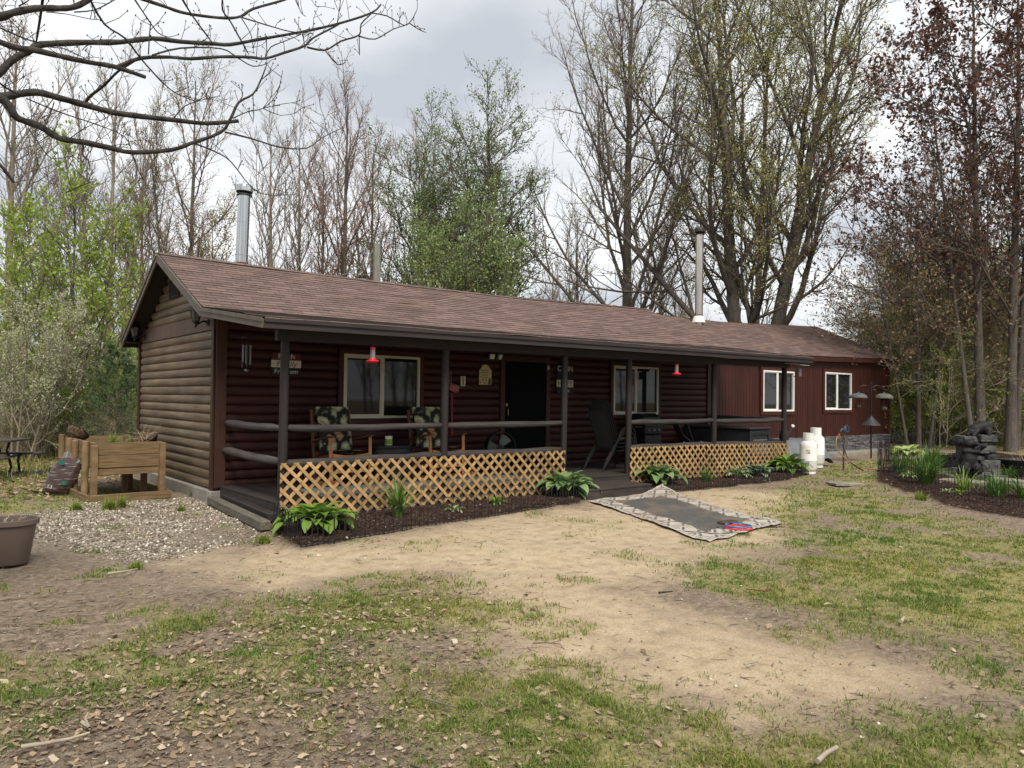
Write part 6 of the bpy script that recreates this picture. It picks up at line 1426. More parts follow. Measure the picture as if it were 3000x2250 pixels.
for k, (u, v, w_, d_) in enumerate(((2785, 1372, .55, .5), (2800, 1400, .6, .45), (2775, 1392, .5, .35), (2812, 1384, .45, .4), (2786, 1412, .6, .35), (2870, 1422, .8, .5), (2910, 1402, .9, .55), (2960, 1418, .8, .5), (2895, 1420, .6, .4), (2840, 1416, .6, .4), (2990, 1432, .7, .5))):
    p = ground(u, v); r_ = random.Random(k); n = 7; poly = [(w_/2*math.cos(i*2*PI/n)*r_.uniform(.8, 1.1), d_/2*math.sin(i*2*PI/n)*r_.uniform(.8, 1.1), 0) for i in range(n)]
    b = MB(); b.prism(poly, (0, 0, .05)); o = b.build('flagstone', M['flag'] if k % 3 else M['flagd']); o.location = p+np.array([0, 0, .01+.012*(k % 4)]); o.rotation_euler = (r_.uniform(-.06, .06), r_.uniform(-.06, .06), r_.uniform(0, 3)); tag(o, 'flat irregular flagstone paving the ground round the bear fountain', 'stone', 'flagstones round the fountain')
b = MB(); ps = [ground(u, v) for u, v in ((2895, 1392), (2905, 1384), (2925, 1380), (2950, 1372))]; b.tube([tuple(p+np.array([0, 0, .06+.06*k])) for k, p in enumerate(ps)], .03, 8); tag(soft(b.build('pond_hose', M['blackp'])), 'thick black hose from the bear fountain to the right-hand tub', 'hose')
b = MB(); b.box((0, 0, .01), (.62, .42, .05), bev=.008); o = b.build('paver', M['flag']); o.location = ground(2476, 1419); o.rotation_euler = (0, 0, VA+.1); tag(o, 'single square paving slab in the grass before the hydrant', 'paver')

# ------------------------------------------------------------------ hydrant, hose, bird feeder pole
p = ground(2472, 1377); pd_ = float((p-CAM)@FW); k_ = pd_/F_PX
e = empty('yard_hydrant', p, VA, 'yard hydrant with a blue-black cast head on a rusty standpipe', 'hydrant')
hh = (1377-1262)*k_; b = MB(); b.tube([(-.01, 0, -.05), (.0, 0, hh*.5), (.01, 0, hh*.98)], .022, 10); M['rustpipe'] = mat('rusty_pipe', (.09, .05, .032), .85, .4, 10, bump=.3); soft(b.build('standpipe', M['rustpipe'], e))
M['bluecast'] = mat('blue_black_cast_iron', (.035, .05, .07), .5, .3, bump=.2)
b = MB(); b.lathe([(.04, hh-.05), (.05, hh), (.045, hh+.09), (.02, hh+.12)], 12, (.02, 0, 0)); b.tube([(.02, 0, hh+.03), (-.07, -.02, hh+.03), (-.10, -.03, hh-.03)], [.035, .03, .026], 10); soft(b.build('hydrant_head', M['bluecast'], e))
b = MB(); b.tube([(.02, 0, hh+.11), (.06, 0, hh+.14), (.12, 0, hh+.08), (.11, 0, hh-.02), (.05, 0, hh-.03)], [.014, .016, .018, .016, .014], 8); soft(b.build('lever', M['bluecast'], e))
M['hose_y'] = mat('yellow_hose', (.24, .16, .06), .5, .15, bump=0); M['hose_b'] = mat('dark_hose', (.05, .045, .04), .5, .15, bump=0)
def hose(name, pix, dep, m, r, label):
    b = MB(); pts = []
    for i, (u, v) in enumerate(pix):
        q = at3(u, v, dep[i]) if dep[i] else ground(u, v)+np.array([0, 0, r]); pts.append(Vector(q))
    sp_ = []
    for i in range(len(pts)-1):
        p0, p1, p2_, p3 = pts[max(i-1, 0)], pts[i], pts[i+1], pts[min(i+2, len(pts)-1)]
        for t in (0, .25, .5, .75): sp_.append(.5*((2*p1)+(-p0+p2_)*t+(2*p0-5*p1+4*p2_-p3)*t*t+(-p0+3*p1-3*p2_+p3)*t**3))
    sp_.append(pts[-1]); b.tube(sp_, r, 7); return soft(b.build(name, m))
o = tag(hose('garden_hose', [(2453, 1278), (2449, 1297), (2455, 1320), (2480, 1345), (2520, 1368), (2570, 1378), (2600, 1376)], [pd_-.1, pd_-.15, pd_-.2, pd_-.25, pd_-.3, 0, 0], M['hose_y'], .015, ''), 'yellow garden hose curving from the hydrant to the grass', 'hose')
b = MB(); b.tube([tuple(at3(2460, 1270, pd_-.08)), tuple(at3(2456, 1279, pd_-.1)), tuple(at3(2450, 1290, pd_-.12))], [.02, .026, .02], 8); M['orange'] = mat('orange_plastic', (.20, .07, .02), .45, .1, bump=0); no = b.build('hose_nozzle', M['orange'], o)
tag(hose('garden_hose', [(2466, 1276), (2472, 1300), (2480, 1335), (2500, 1362), (2530, 1380)], [pd_-.06, pd_-.1, pd_-.2, pd_-.3, 0], M['hose_b'], .016, ''), 'dark hose hanging from the hydrant in front of its pipe', 'hose')
p = ground(2552, 1342); fd_ = float((p-CAM)@FW); k_ = fd_/F_PX; FH = (1342-1126)*k_
e = empty('feeder_pole', p, VA, 'tall black bird feeder pole with curved hooks and a cone squirrel baffle', 'bird feeder pole')
b = MB(); b.tube([(0, 0, -.05), (0, 0, FH*.45), (-.01, 0, FH)], .022, 10); b.lathe([(.022, 0), (.03, .03), (.005, .06)], 10, (-.01, 0, FH)); soft(b.build('pole', M['black'], e))
hx = .37
b = MB()
for s in (-1, 1): b.tube([(-.01, 0, FH-.22)]+[(s*hx*.5-s*hx*.5*math.cos(t), 0, FH-.17+.14*math.sin(t)) for t in np.linspace(.3, PI-.1, 9)]+[(s*hx, 0, FH-.19)], .008, 6)
for s in (-1, 1): b.tube([(-.01, 0, FH-.18), (s*.09, -.03, FH-.14), (s*.15, -.05, FH-.24), (s*.12, -.05, FH-.27)], .007, 6)
soft(b.build('hook_arm', M['black'], e))
b = MB(); zb = (1342-1246)*k_; b.lathe([(.265, zb), (.24, zb+.02), (.04, zb+.25), (.022, zb+.28)], 28, cap0=False, cap1=False); q = soft(b.build('squirrel_baffle', M['dgrey'], e), 50); md = q.modifiers.new('t', 'SOLIDIFY'); md.thickness = .004
for s, lb, mm in ((-1, 'left hanging bird feeder under a grey dome on the pole', 'dgrey'), (1, 'right hanging bird feeder under a weathered olive-grey dome on the pole', 'domeg')):
    if mm == 'domeg': M['domeg'] = mat('weathered_dome', (.10, .10, .085), .7, .3)
    if mm == 'dgrey': M['dome'] = mat('grey_dome', (.085, .09, .10), .55, .2)
    off = RT*(s*hx); e2 = empty('dome_feeder', (p[0]+off[0], p[1]+off[1], p[2]+FH-.50), VA, lb, 'bird feeder', 'dome-covered bird feeders')
    b = MB(); b.lathe([(.245, .095), (.25, .105), (.225, .17), (.15, .225), (.05, .245), (.02, .26), (.02, .285)], 30, cap0=False); q = soft(b.build('dome_baffle', M['domeg' if s > 0 else 'dome'], e2), 50)
    b = MB(); b.tube([(0, 0, .27), (0, 0, .33)], .004, 5); b.build('hanger', M['black'], e2)
    dz = 0 if s < 0 else -.06
    b = MB(); b.lathe([(.09, dz-.16), (.09, dz+.09)], 8, cap0=False, cap1=False)
    for k in range(8): a = k*PI/4; b.tube([(.09*math.cos(a), .09*math.sin(a), dz-.17), (.09*math.cos(a), .09*math.sin(a), .10)], .004, 4)
    b.f = [f for f in b.f if len(f) != 4 or max(f) >= 16]; b.m = [0]*len(b.f); b.build('feeder_cage', M['black'], e2)
    b = MB(); b.lathe([(.08, dz-.16), (.085, dz-.10), (.03, dz-.06)], 14); b.build('seed', M['soil'], e2)
    b = MB(); b.lathe([(.135, dz-.185), (.14, dz-.17), (.10, dz-.165)], 20); b.build('feeder_tray', M['black'], e2)
    if s > 0: b = MB(); b.lathe([(.12, dz+.10), (.03, dz+.15)], 16); b.build('feeder_roof', M['black'], e2)

# ------------------------------------------------------------------ left side: planter, bag, picnic table, pot
pl_ = np.array([-1.50, 1.12]); e = empty('raised_planter', (-1.50, 1.12, float(gz(-1.5, 1.1))-.02), R(2), 'raised wooden planter box on post legs beside the gable', 'planter')
PWx, PLy, PH = .98, 2.25, .93
def brd(name, a, b_, w_, h_, m='pine_x'): q = MB(); q.bar(a, b_, w_, h_, bev=.004); return q.build(name, M[m], e)
for z in (.835, .632): brd('front_board', (.03, .0, z), (PWx-.03, .0, z), .038, .196); brd('back_board', (.03, PLy, z), (PWx-.03, PLy, z), .038, .196)
brd('lower_rail', (.03, .01, .465), (PWx-.03, .01, .465), .038, .10)
M['pine_y'] = mat('treated_pine_side', (.16, .10, .045), .75, .5, 5, (5, .5, 9), .3, 60, island=.15, col2=(.25, .17, .085))
for z in (.835, .632):
    for x in (.0, PWx): brd('side_board', (x, .02, z), (x, PLy-.02, z), .038, .196, 'pine_y')
for x, y, h_ in ((-.03, -.03, .90), (-.07, .38, .95), (-.065, 1.15, .93), (-.065, 1.62, .94), (-.06, PLy+.02, .98), (PWx+.0, -.045, .92), (PWx-.10, .6, .58), (PWx-.30, 1.0, .58), (PWx-.12, 1.4, .58), (PWx+.03, PLy, .95), (.45, PLy-.1, .58)):
    q = MB(); q.tube([(x, y, .02), (x, y, h_-.012), (x, y, h_)], [.052, .052, .045], 12) if h_ > .7 and y > .1 and x < 0 else q.box((x, y, h_/2), (.088, .088, h_), bev=.008); q.build('leg', M['pine'], e)
q = MB(); q.box((PWx/2, PLy/2, .52), (PWx-.02, PLy-.02, .03)); q.build('planter_floor', M['pine_x'], e)
q = MB(); P = [[(.03+(PWx-.06)*i/8, .03+(PLy-.06)*j/12, .82+.02*math.sin(i*2+j)) for j in range(13)] for i in range(9)]; q.grid(P); q.build('planting_soil', M['soil'], e)
brd('base_frame', (-.10, -.11, .06), (PWx+.13, -.11, .06), .045, .12); brd('base_frame', (-.125, -.13, .06), (-.125, PLy+.1, .06), .045, .12, 'pine_y'); brd('base_frame', (PWx+.12, -.08, .06), (PWx+.12, PLy+.1, .06), .045, .12, 'pine_y')
q = MB(); q.add([], [])
def inplanter(x, y, z): a = R(2); return np.array([-1.50+x*math.cos(a)-y*math.sin(a), 1.12+x*math.sin(a)+y*math.cos(a), float(gz(-1.5, 1.1))-.02+z])
for k, (x, y, n) in enumerate(((.35, .55, 60), (.62, .45, 50), (.5, 1.0, 50))):
    o = strap_clump((300, 1300), .14, .24, n, M['tuft'], ['green weeds sprouting in the left of the planter box', 'green weeds sprouting in the right of the planter box', 'green weeds sprouting at the back of the planter box'][k], .012, 'weed_clump', 'plant'); o.location = inplanter(x, y, .82)
M['coco'] = mat('coconut_fibre', (.10, .065, .038), .95, .45, 30, bump=.8, bscale=90, dist=.01)
def basket(pos, rot, label):
    b0 = empty('coco_basket', pos, 0, label, 'basket', 'coco-lined wire baskets'); b0.rotation_euler = rot
    q = MB(); q.lathe([(.05, -.17), (.11, -.155), (.16, -.10), (.19, 0), (.175, .0), (.15, -.08), (.10, -.13)], 24, cap1=False); soft(q.build('coco_liner', M['coco'], b0))
    q = MB(); q.tube([(.195*math.cos(a), .195*math.sin(a), 0) for a in np.linspace(0, 2*PI, 28)], .007, 5); q.tube([(.135*math.cos(a), .135*math.sin(a), -.138) for a in np.linspace(0, 2*PI, 24)], .005, 5)
    for k in range(10):
        a = k*2*PI/10; sp_ = [(.195-.06*t-.012*math.sin(t*PI)*-1, a+.10*math.sin(t*2*PI), -.138*t) for t in np.linspace(0, 1, 8)]; q.tube([(r_*math.cos(b_), r_*math.sin(b_), z) for r_, b_, z in sp_], .004, 4)
        q.tube([((.175)*math.cos(a+.31+.045*math.cos(t)), .178*math.sin(a+.31+.045*math.cos(t)), -.07+.03*math.sin(t)) for t in np.linspace(0, 2*PI, 10)], .004, 4)
    q.build('wire_frame', M['black'], b0)
    q = MB()
    for k in range(26): a = rnd.uniform(0, 6.28); r_ = .14*rnd.random(); d_ = (rnd.uniform(-.22, .22), rnd.uniform(-.22, .22), rnd.uniform(.0, .16)); s0 = (r_*math.cos(a), r_*math.sin(a), -.05); q.tube([s0, tuple(s0[i]+d_[i]*.6+(.03 if i == 2 else 0) for i in range(3)), tuple(s0[i]+d_[i] for i in range(3))], .0022, 4)
    q.build('dry_stems', M['twigp'], b0)
basket(inplanter(.14, 1.95, 1.04), (R(-15), R(38), 0), 'tipped coco-lined wire basket at the back left of the planter')
basket(inplanter(.78, .22, 1.02), (R(22), R(-28), 0), 'tipped coco-lined wire basket with dry stems at the front right of the planter')
# the bag of soil leaning on the planter
def bag_mat():
    m, nt, bb = new_mat('printed_plastic_bag'); L = nt.links.new
    tc = _n(nt, 'ShaderNodeTexCoord'); mp = _n(nt, 'ShaderNodeMapping'); mp.inputs['Scale'].default_value = (2, 2, 22); L(tc.outputs['Object'], mp.inputs[0])
    nz = _n(nt, 'ShaderNodeTexNoise'); nz.inputs['Scale'].default_value = 2.2; nz.inputs['Detail'].default_value = 5; L(mp.outputs[0], nz.inputs['Vector'])
    r = _n(nt, 'ShaderNodeValToRGB'); e = r.color_ramp.elements; e[0].position = .55; e[0].color = (.045, .026, .022, 1); e[1].position = .72; e[1].color = (.32, .29, .28, 1); L(nz.outputs['Fac'], r.inputs['Fac']); L(r.outputs['Color'], bb.inputs['Base Color'])
    bb.inputs['Roughness'].default_value = .3; bp = _n(nt, 'ShaderNodeBump'); bp.inputs['Strength'].default_value = .7; bp.inputs['Distance'].default_value = .02; L(nz.outputs['Fac'], bp.inputs['Height']); L(bp.outputs[0], bb.inputs['Normal']); return m
M['bag'] = bag_mat(); M['baggreen'] = mat('green_print', (.03, .22, .15), .4, .15, bump=0)
bp_ = ground(168, 1448); e = empty('soil_bag', bp_, VA, 'plump brown plastic bag of garden soil leaning on the planter posts', 'bag')
q = MB(); rows = []
for sgn in (1, -1):
    P = []
    for i in range(15):
        t = i/14; row = []
        for j in range(11):
            u = j/10*2-1; wd_ = .25*(1-.10*abs(t*2-1)**3); th = .105*(max(0, 1-abs(u)**3.0))**.6*(max(0, 1-abs(t*2-1)**5))**.6*(1.15-.4*t)+.002
            row.append((u*wd_+.22*t-.05+.006*math.sin(t*40+u*3), -sgn*th+.0+.10*t+.008*math.sin(t*33+u*9), .01+.60*t+.012*u*math.sin(t*9)))
        P.append(row)
    q.grid(P if sgn > 0 else [r[::-1] for r in P])
bo = soft(q.build('bag_body', M['bag'], e), 80)
q = MB(); P = [[(u*.17+.19, .10+.03*math.sin(u*14)+.02*k, .60+.035*k+.01*math.sin(u*21)) for u in np.linspace(-1, 1, 14)] for k in range(4)]; q.grid(P); q.build('crumpled_top', M['clear'], e)
for (x, y, z, r_) in ((.09, .035, .535, .05), (.17, -.07, .20, .045)): q = MB(); q.lathe([(.01, 0), (r_, 0)], 20, (x, y-.085 if z > .4 else y-.04, z), M=(Euler((PI/2-.16, 0, 0)).to_matrix() @ Matrix.Diagonal((1.1, .75, 1)))); q.build('green_oval', M['baggreen'], bo)
lettering('lettering', '1.5', .075, Matrix.Translation((-.06, -.115, .14)) @ Matrix.Rotation(R(-12), 4, 'X') @ Matrix.Rotation(R(18), 4, 'Y') @ FRONT, M['letter'], bo)
# picnic table, ground cloth, pot
tp = ground(58, 1398); e = empty('picnic_table', (tp[0]-.5, tp[1]+.1, tp[2]), VA+.12, 'dark metal picnic table cut by the left edge of the picture', 'table'); M['tablewood'] = mat('dark_weathered_table', (.05, .045, .042), .7, .4, 5, (.5, 6, 1), .3, 50)
for k in range(5): q = MB(); q.box((-.28, -.34+k*.165, .76), (1.75, .15, .04), bev=.008); q.build('top_board', M['tablewood'], e)
for s in (-1, 1):
    for k in range(2): q = MB(); q.box((-.20, s*(.62+k*.13)-.0, .45), (1.75, .12, .04), bev=.008); q.build('bench_board', M['tablewood'], e)
for x in (.25, -.95):
    q = MB(); q.tube([(x, -.62, .43), (x, -.55, .33), (x, -.62, .10), (x, -.66, .0)], .025, 8); q.tube([(x, .62, .43), (x, .55, .33), (x, .62, .1), (x, .66, 0)], .025, 8); q.tube([(x, -.24, .74), (x, -.12, .55), (x, -.2, .42), (x, -.30, .40)], .022, 8); q.tube([(x, .24, .74), (x, .12, .55), (x, .2, .42), (x, .30, .40)], .022, 8); q.tube([(x, -.68, .41), (x, .68, .41)], .022, 8); q.tube([(x, -.2, .40), (x, -.3, .2), (x, -.2, .0)], .025, 8); q.tube([(x, .2, .40), (x, .3, .2), (x, .2, .0)], .025, 8)
    soft(q.build('leg_frame', M['black'], e), 60)
M['cloth'] = mat('dark_green_ground_cloth', (.015, .024, .024), .8, .4, 4, bump=.4, dist=.02)
q = MB(); cp = [ground(u, v) for u, v in ((20, 1402), (60, 1392), (110, 1392), (160, 1380))]; P = []
for i in range(19):
    f = i/18*3; a = min(int(f), 2); c_ = cp[a]+(cp[a+1]-cp[a])*(f-a); P.append([(c_[0]+.12*v*FW[0], c_[1]+.30*v+.02*math.sin(i*1.7), c_[2]+.03+.07*math.sin(PI*(v+1)/2)*(.5+.5*math.sin(i*1.1)**2)) for v in np.linspace(-1, 1, 9)])
q.grid(P); tag(soft(q.build('ground_cloth', M['cloth']), 70), 'crumpled dark ground cloth lying between the picnic table and the soil bag', 'cloth')
pp = ground(28, 1650); e = empty('flower_pot', pp, 0, 'big taupe plastic flower pot with dead stalks at the left edge', 'pot')
q = MB(); q.lathe([(.155, 0), (.165, .01), (.222, .38), (.238, .385), (.248, .395), (.248, .44), (.240, .445), (.226, .44), (.215, .37)], 36, cap1=False); soft(q.build('pot_body', M['pot'], e), 40)
q = MB(); q.lathe([(.01, .37), (.215, .36)], 24, cap0=False, cap1=False); q.build('pot_soil', M['soil'], e)
q = MB()
for k in range(12): a = rnd.uniform(0, 6.28); r_ = rnd.uniform(.02, .12); q.tube([(r_*math.cos(a), r_*math.sin(a), .35), (r_*1.2*math.cos(a+.3), r_*1.2*math.sin(a+.3), .40), (r_*1.5*math.cos(a), r_*1.5*math.sin(a), .41+rnd.uniform(0, .1))], .005, 5)
q.build('dead_stalks', M['twigp'], e)
for pts, lb in (([(.06, -.28, -.24), (-.06, -2.52, -.255)], 'inner dark landscape timber along the left end of the porch'), ([(-.13, -.25, -.27), (-.33, -2.98, -.275)], 'outer grey landscape timber along the left end of the porch')):
    q = MB(); q.bar(pts[0], pts[1], .13, .13, bev=.015); tag(q.build('landscape_timber', M['timber'] if pts[0][0] < 0 else M['fascia']), lb, 'timber')

# ------------------------------------------------------------------ utility pole and wire
e = empty('utility_pole', at(1098, 28), VA+.3, 'weathered square utility pole with cable standing behind the roof ridge', 'utility pole')
ph = 1.367+(1180-728)*28/F_PX+.3
q = MB(); q.lathe([(.155, -.3), (.135, ph), (.10, ph+.02)], 8); soft(q.build('pole', M['polewood'], e), 30)
q = MB(); q.tube([(-.16, -.1, ph-.25), (-.3, -.12, ph-.5), (-.28, -.12, ph-.75), (-.16, -.1, ph-.85)], .02, 6); q.tube([(-.15, 0, ph-1.0), (-.5, 0, ph-1.25)], .015, 6); soft(q.build('conduit_loop', M['grey'], e))
q = MB(); q.box((-.45, 0, ph-1.25), (.14, .14, .14), bev=.03); q.box((-.62, 0, ph-1.25), (.12, .12, .12), bev=.03); q.islands('insulator', M['black'], e)
q = MB(); a = Vector(at3(1085, 765, 27.9)); b_ = Vector(at3(826, 793, 17.5)); q.tube([a.lerp(b_, t)-Vector((0, 0, .35*math.sin(PI*t))) for t in np.linspace(0, 1, 20)], .014, 5); tag(q.build('service_cable', M['grey']), 'thin sagging service cable from the utility pole to the roof', 'cable')

# ------------------------------------------------------------------ the rug and what lies about
NU, NV = 150, 260
c00, c10, c11, c01 = [np.array(q) for q in (ground(1722, 1468), ground(1940, 1441), ground(2294, 1531), ground(2080, 1585))]
uu, vv = np.meshgrid(np.linspace(0, 1, NU+1), np.linspace(0, 1, NV+1), indexing='ij')
Pg = (c00*((1-uu)*(1-vv))[..., None]+c10*(uu*(1-vv))[..., None]+c11*(uu*vv)[..., None]+c01*((1-uu)*vv)[..., None])
bow = .05*np.sin(vv*PI*2)*(1)   # the long sides are not straight
side = unit((c10-c00)[None])[0]; Pg[..., 0] += side[0]*bow; Pg[..., 1] += side[1]*bow
Pg[..., 2] = gtop(Pg[..., 0], Pg[..., 1])+.03+.008*np.sin(vv*11+uu*2)*np.sin(uu*5+1)+.13*np.clip(uu-.72, 0, 1)/.28*np.clip(.22-vv, 0, 1)/.22
Wm, Lm = 2.2, 3.75; xu, yv = uu*Wm, vv*Lm; bd = np.minimum(np.minimum(xu, Wm-xu), np.minimum(yv, Lm-yv)); BW = .44
cell = .40; fx_ = np.abs(((xu-Wm/2)/cell) % 1-.5)*2; fy_ = np.abs(((yv-Lm/2)/cell) % 1-.5)*2; dd = fx_+fy_
ring = (np.abs(dd-1) < .19) | (np.abs(dd-.36) < .17); dash = ((xu-yv)/.16 % 1 < .8)
dark = (bd < BW) & (bd > .05) & ring & dash & ((fx_ > .06) & (fy_ > .06))
center = bd >= BW
cols = np.where(center[..., None], np.array([.085, .083, .078]), np.where(dark[..., None], np.array([.075, .07, .066]), np.array([.40, .36, .315])))
ln_ = .82+.36*_tab[(np.arange(NU+1)[:, None]*1) % 256, (np.arange(NV+1)[None]//3) % 256]; cols = cols*np.where(center, ln_, .92+.16*_tab[:NU+1, :][:, np.arange(NV+1) % 256])[..., None]
soilm = smooth(.45, .72, fbm(xu*2, yv*2, 4)); cols = cols*(1-.35*soilm[..., None])+np.array([.36, .27, .18])*(.35*soilm[..., None])*.6
idg = np.arange((NU+1)*(NV+1)).reshape(NU+1, NV+1); FQ2 = np.stack([idg[:-1, :-1], idg[1:, :-1], idg[1:, 1:], idg[:-1, 1:]], -1).reshape(-1, 4)
rm = mesh_np('outdoor_rug', Pg.reshape(-1, 3), [FQ2], [vcol_mat('woven_rug')], smooth_=True); a = rm.color_attributes.new('col', 'FLOAT_COLOR', 'POINT'); a.data.foreach_set('color', np.concatenate([cols, np.ones(cols.shape[:2]+(1,))], -1).astype(np.float32).ravel())
tag(link('outdoor_rug', rm), 'grey outdoor rug with a cream lattice-patterned border spread before the step', 'rug')
M['bluep'] = mat('blue_rubber', (.05, .16, .34), .5, .15, bump=0)
rp0 = ground(2163, 1557)
for k, (m_, lb, dz, r_) in enumerate(((M['red'], 'red ring toy, underneath the blue one on the rug', .05, .17), (M['bluep'], 'blue ring toy lying on top of the red one on the rug', .074, .165))):
    q = MB(); pts = [(r_*math.cos(t), r_*math.sin(t), 0) for t in np.linspace(0, 2*PI, 33)]; q.tube(pts, .011, 8, caps=False); o = soft(q.build('ring_toy', m_)); o.location = rp0+np.array([.015*k, .01*k, dz]); tag(o, lb, 'toy')
q = MB(); q.ell((0, 0, .03), (.11, .045, .03)); q.ell((.10, .07, .03), (.10, .042, .03)); M['brownrub'] = mat('brown_rubber', (.045, .028, .02), .6, .3); o = soft(q.build('chew_toy', M['brownrub'])); o.location = ground(2124, 1549)+np.array([0, 0, .05]); o.rotation_euler = (0, 0, VA); tag(o, 'small dark brown chew toy lying beside the rings on the rug', 'toy')
def stick(name, pix, r, m, label, z=.0, taper=.5, cat='stick'):
    q = MB(); ps = [ground(u, v)+np.array([0, 0, r+.012+z]) for u, v in pix]; n = len(ps); q.tube([tuple(p) for p in ps], [r*(1-(1-taper)*k/(n-1)) for k in range(n)], 7); return tag(soft(q.build(name, m), 60), label, cat)
M['palestick'] = mat('bleached_stick', (.34, .29, .23), .85, .3, 8, bump=.4); M['greystick'] = mat('grey_stick', (.14, .115, .09), .9, .35, 8, bump=.4); M['charstick'] = mat('charred_stick', (.03, .026, .025), .9, .4, 8, bump=.4)
stick('fallen_stick', [(2395, 2246), (2420, 2222), (2452, 2204)], .013, M['palestick'], 'thick pale stick at the bottom edge of the picture, right of centre', taper=.8)
stick('fallen_stick', [(62, 2202), (130, 2192), (205, 2178), (262, 2160)], .011, M['palestick'], 'long pale curved stick in the bottom left corner')
stick('fallen_stick', [(240, 2128), (262, 2146), (250, 2120), (258, 2100)], .010, M['palestick'], 'forked pale stick just above the long curved one at the lower left')
stick('fallen_stick', [(315, 1688), (360, 1682), (402, 1674)], .012, M['palestick'], 'bleached stick lying on the dirt right of the flower pot')
stick('fallen_stick', [(895, 2040), (945, 2036)], .014, M['greystick'], 'short weathered wood chunk in the lower left foreground', taper=.9)
stick('fallen_stick', [(1240, 2055), (1290, 2070), (1335, 2082)], .007, M['greystick'], 'thin dark stick on the bare dirt left of bottom centre')
stick('fallen_stick', [(1560, 1892), (1600, 1890), (1640, 1894), (1650, 1908)], .006, M['greystick'], 'bent thin twig on the sand near its left side')
stick('fallen_stick', [(2180, 1955), (2220, 1946)], .007, M['palestick'], 'short pale twig on the sand near the dark scorched patch')
stick('fallen_stick', [(2850, 2062), (2958, 2066)], .007, M['greystick'], 'straight grey stick in the grass at the lower right')
stick('fallen_stick', [(2640, 1830), (2648, 1818)], .013, M['palestick'], 'short stubby bleached stick at the right of the sand', taper=.9)
stick('fallen_stick', [(1930, 1744), (1970, 1740)], .010, M['charstick'], 'charred black stick near the middle of the sand')
stick('fallen_stick', [(2255, 1732), (2240, 1738), (2185, 1732)], .008, M['rust'], 'thin reddish stick in the grass below the rug')
stick('fallen_stick', [(2245, 1550), (2300, 1548)], .009, M['charstick'], 'dark stick sticking out from under the rug corner')
q = MB(); a = at3(1172, 893, 15.3); q.tube([tuple(hit(u, v, 1, .55)+np.array([0, 0, .03])) for u, v in ((1168, 890), (1200, 893), (1240, 894), (1270, 896))], [.012, .014, .012, .008], 6); o = tag(q.build('roof_twig', M['twigr']), 'short broken branch lying on the brown shingle roof', 'stick')
M['whitebit'] = mat('white_scrap', (.6, .6, .58), .6, .1, bump=0)
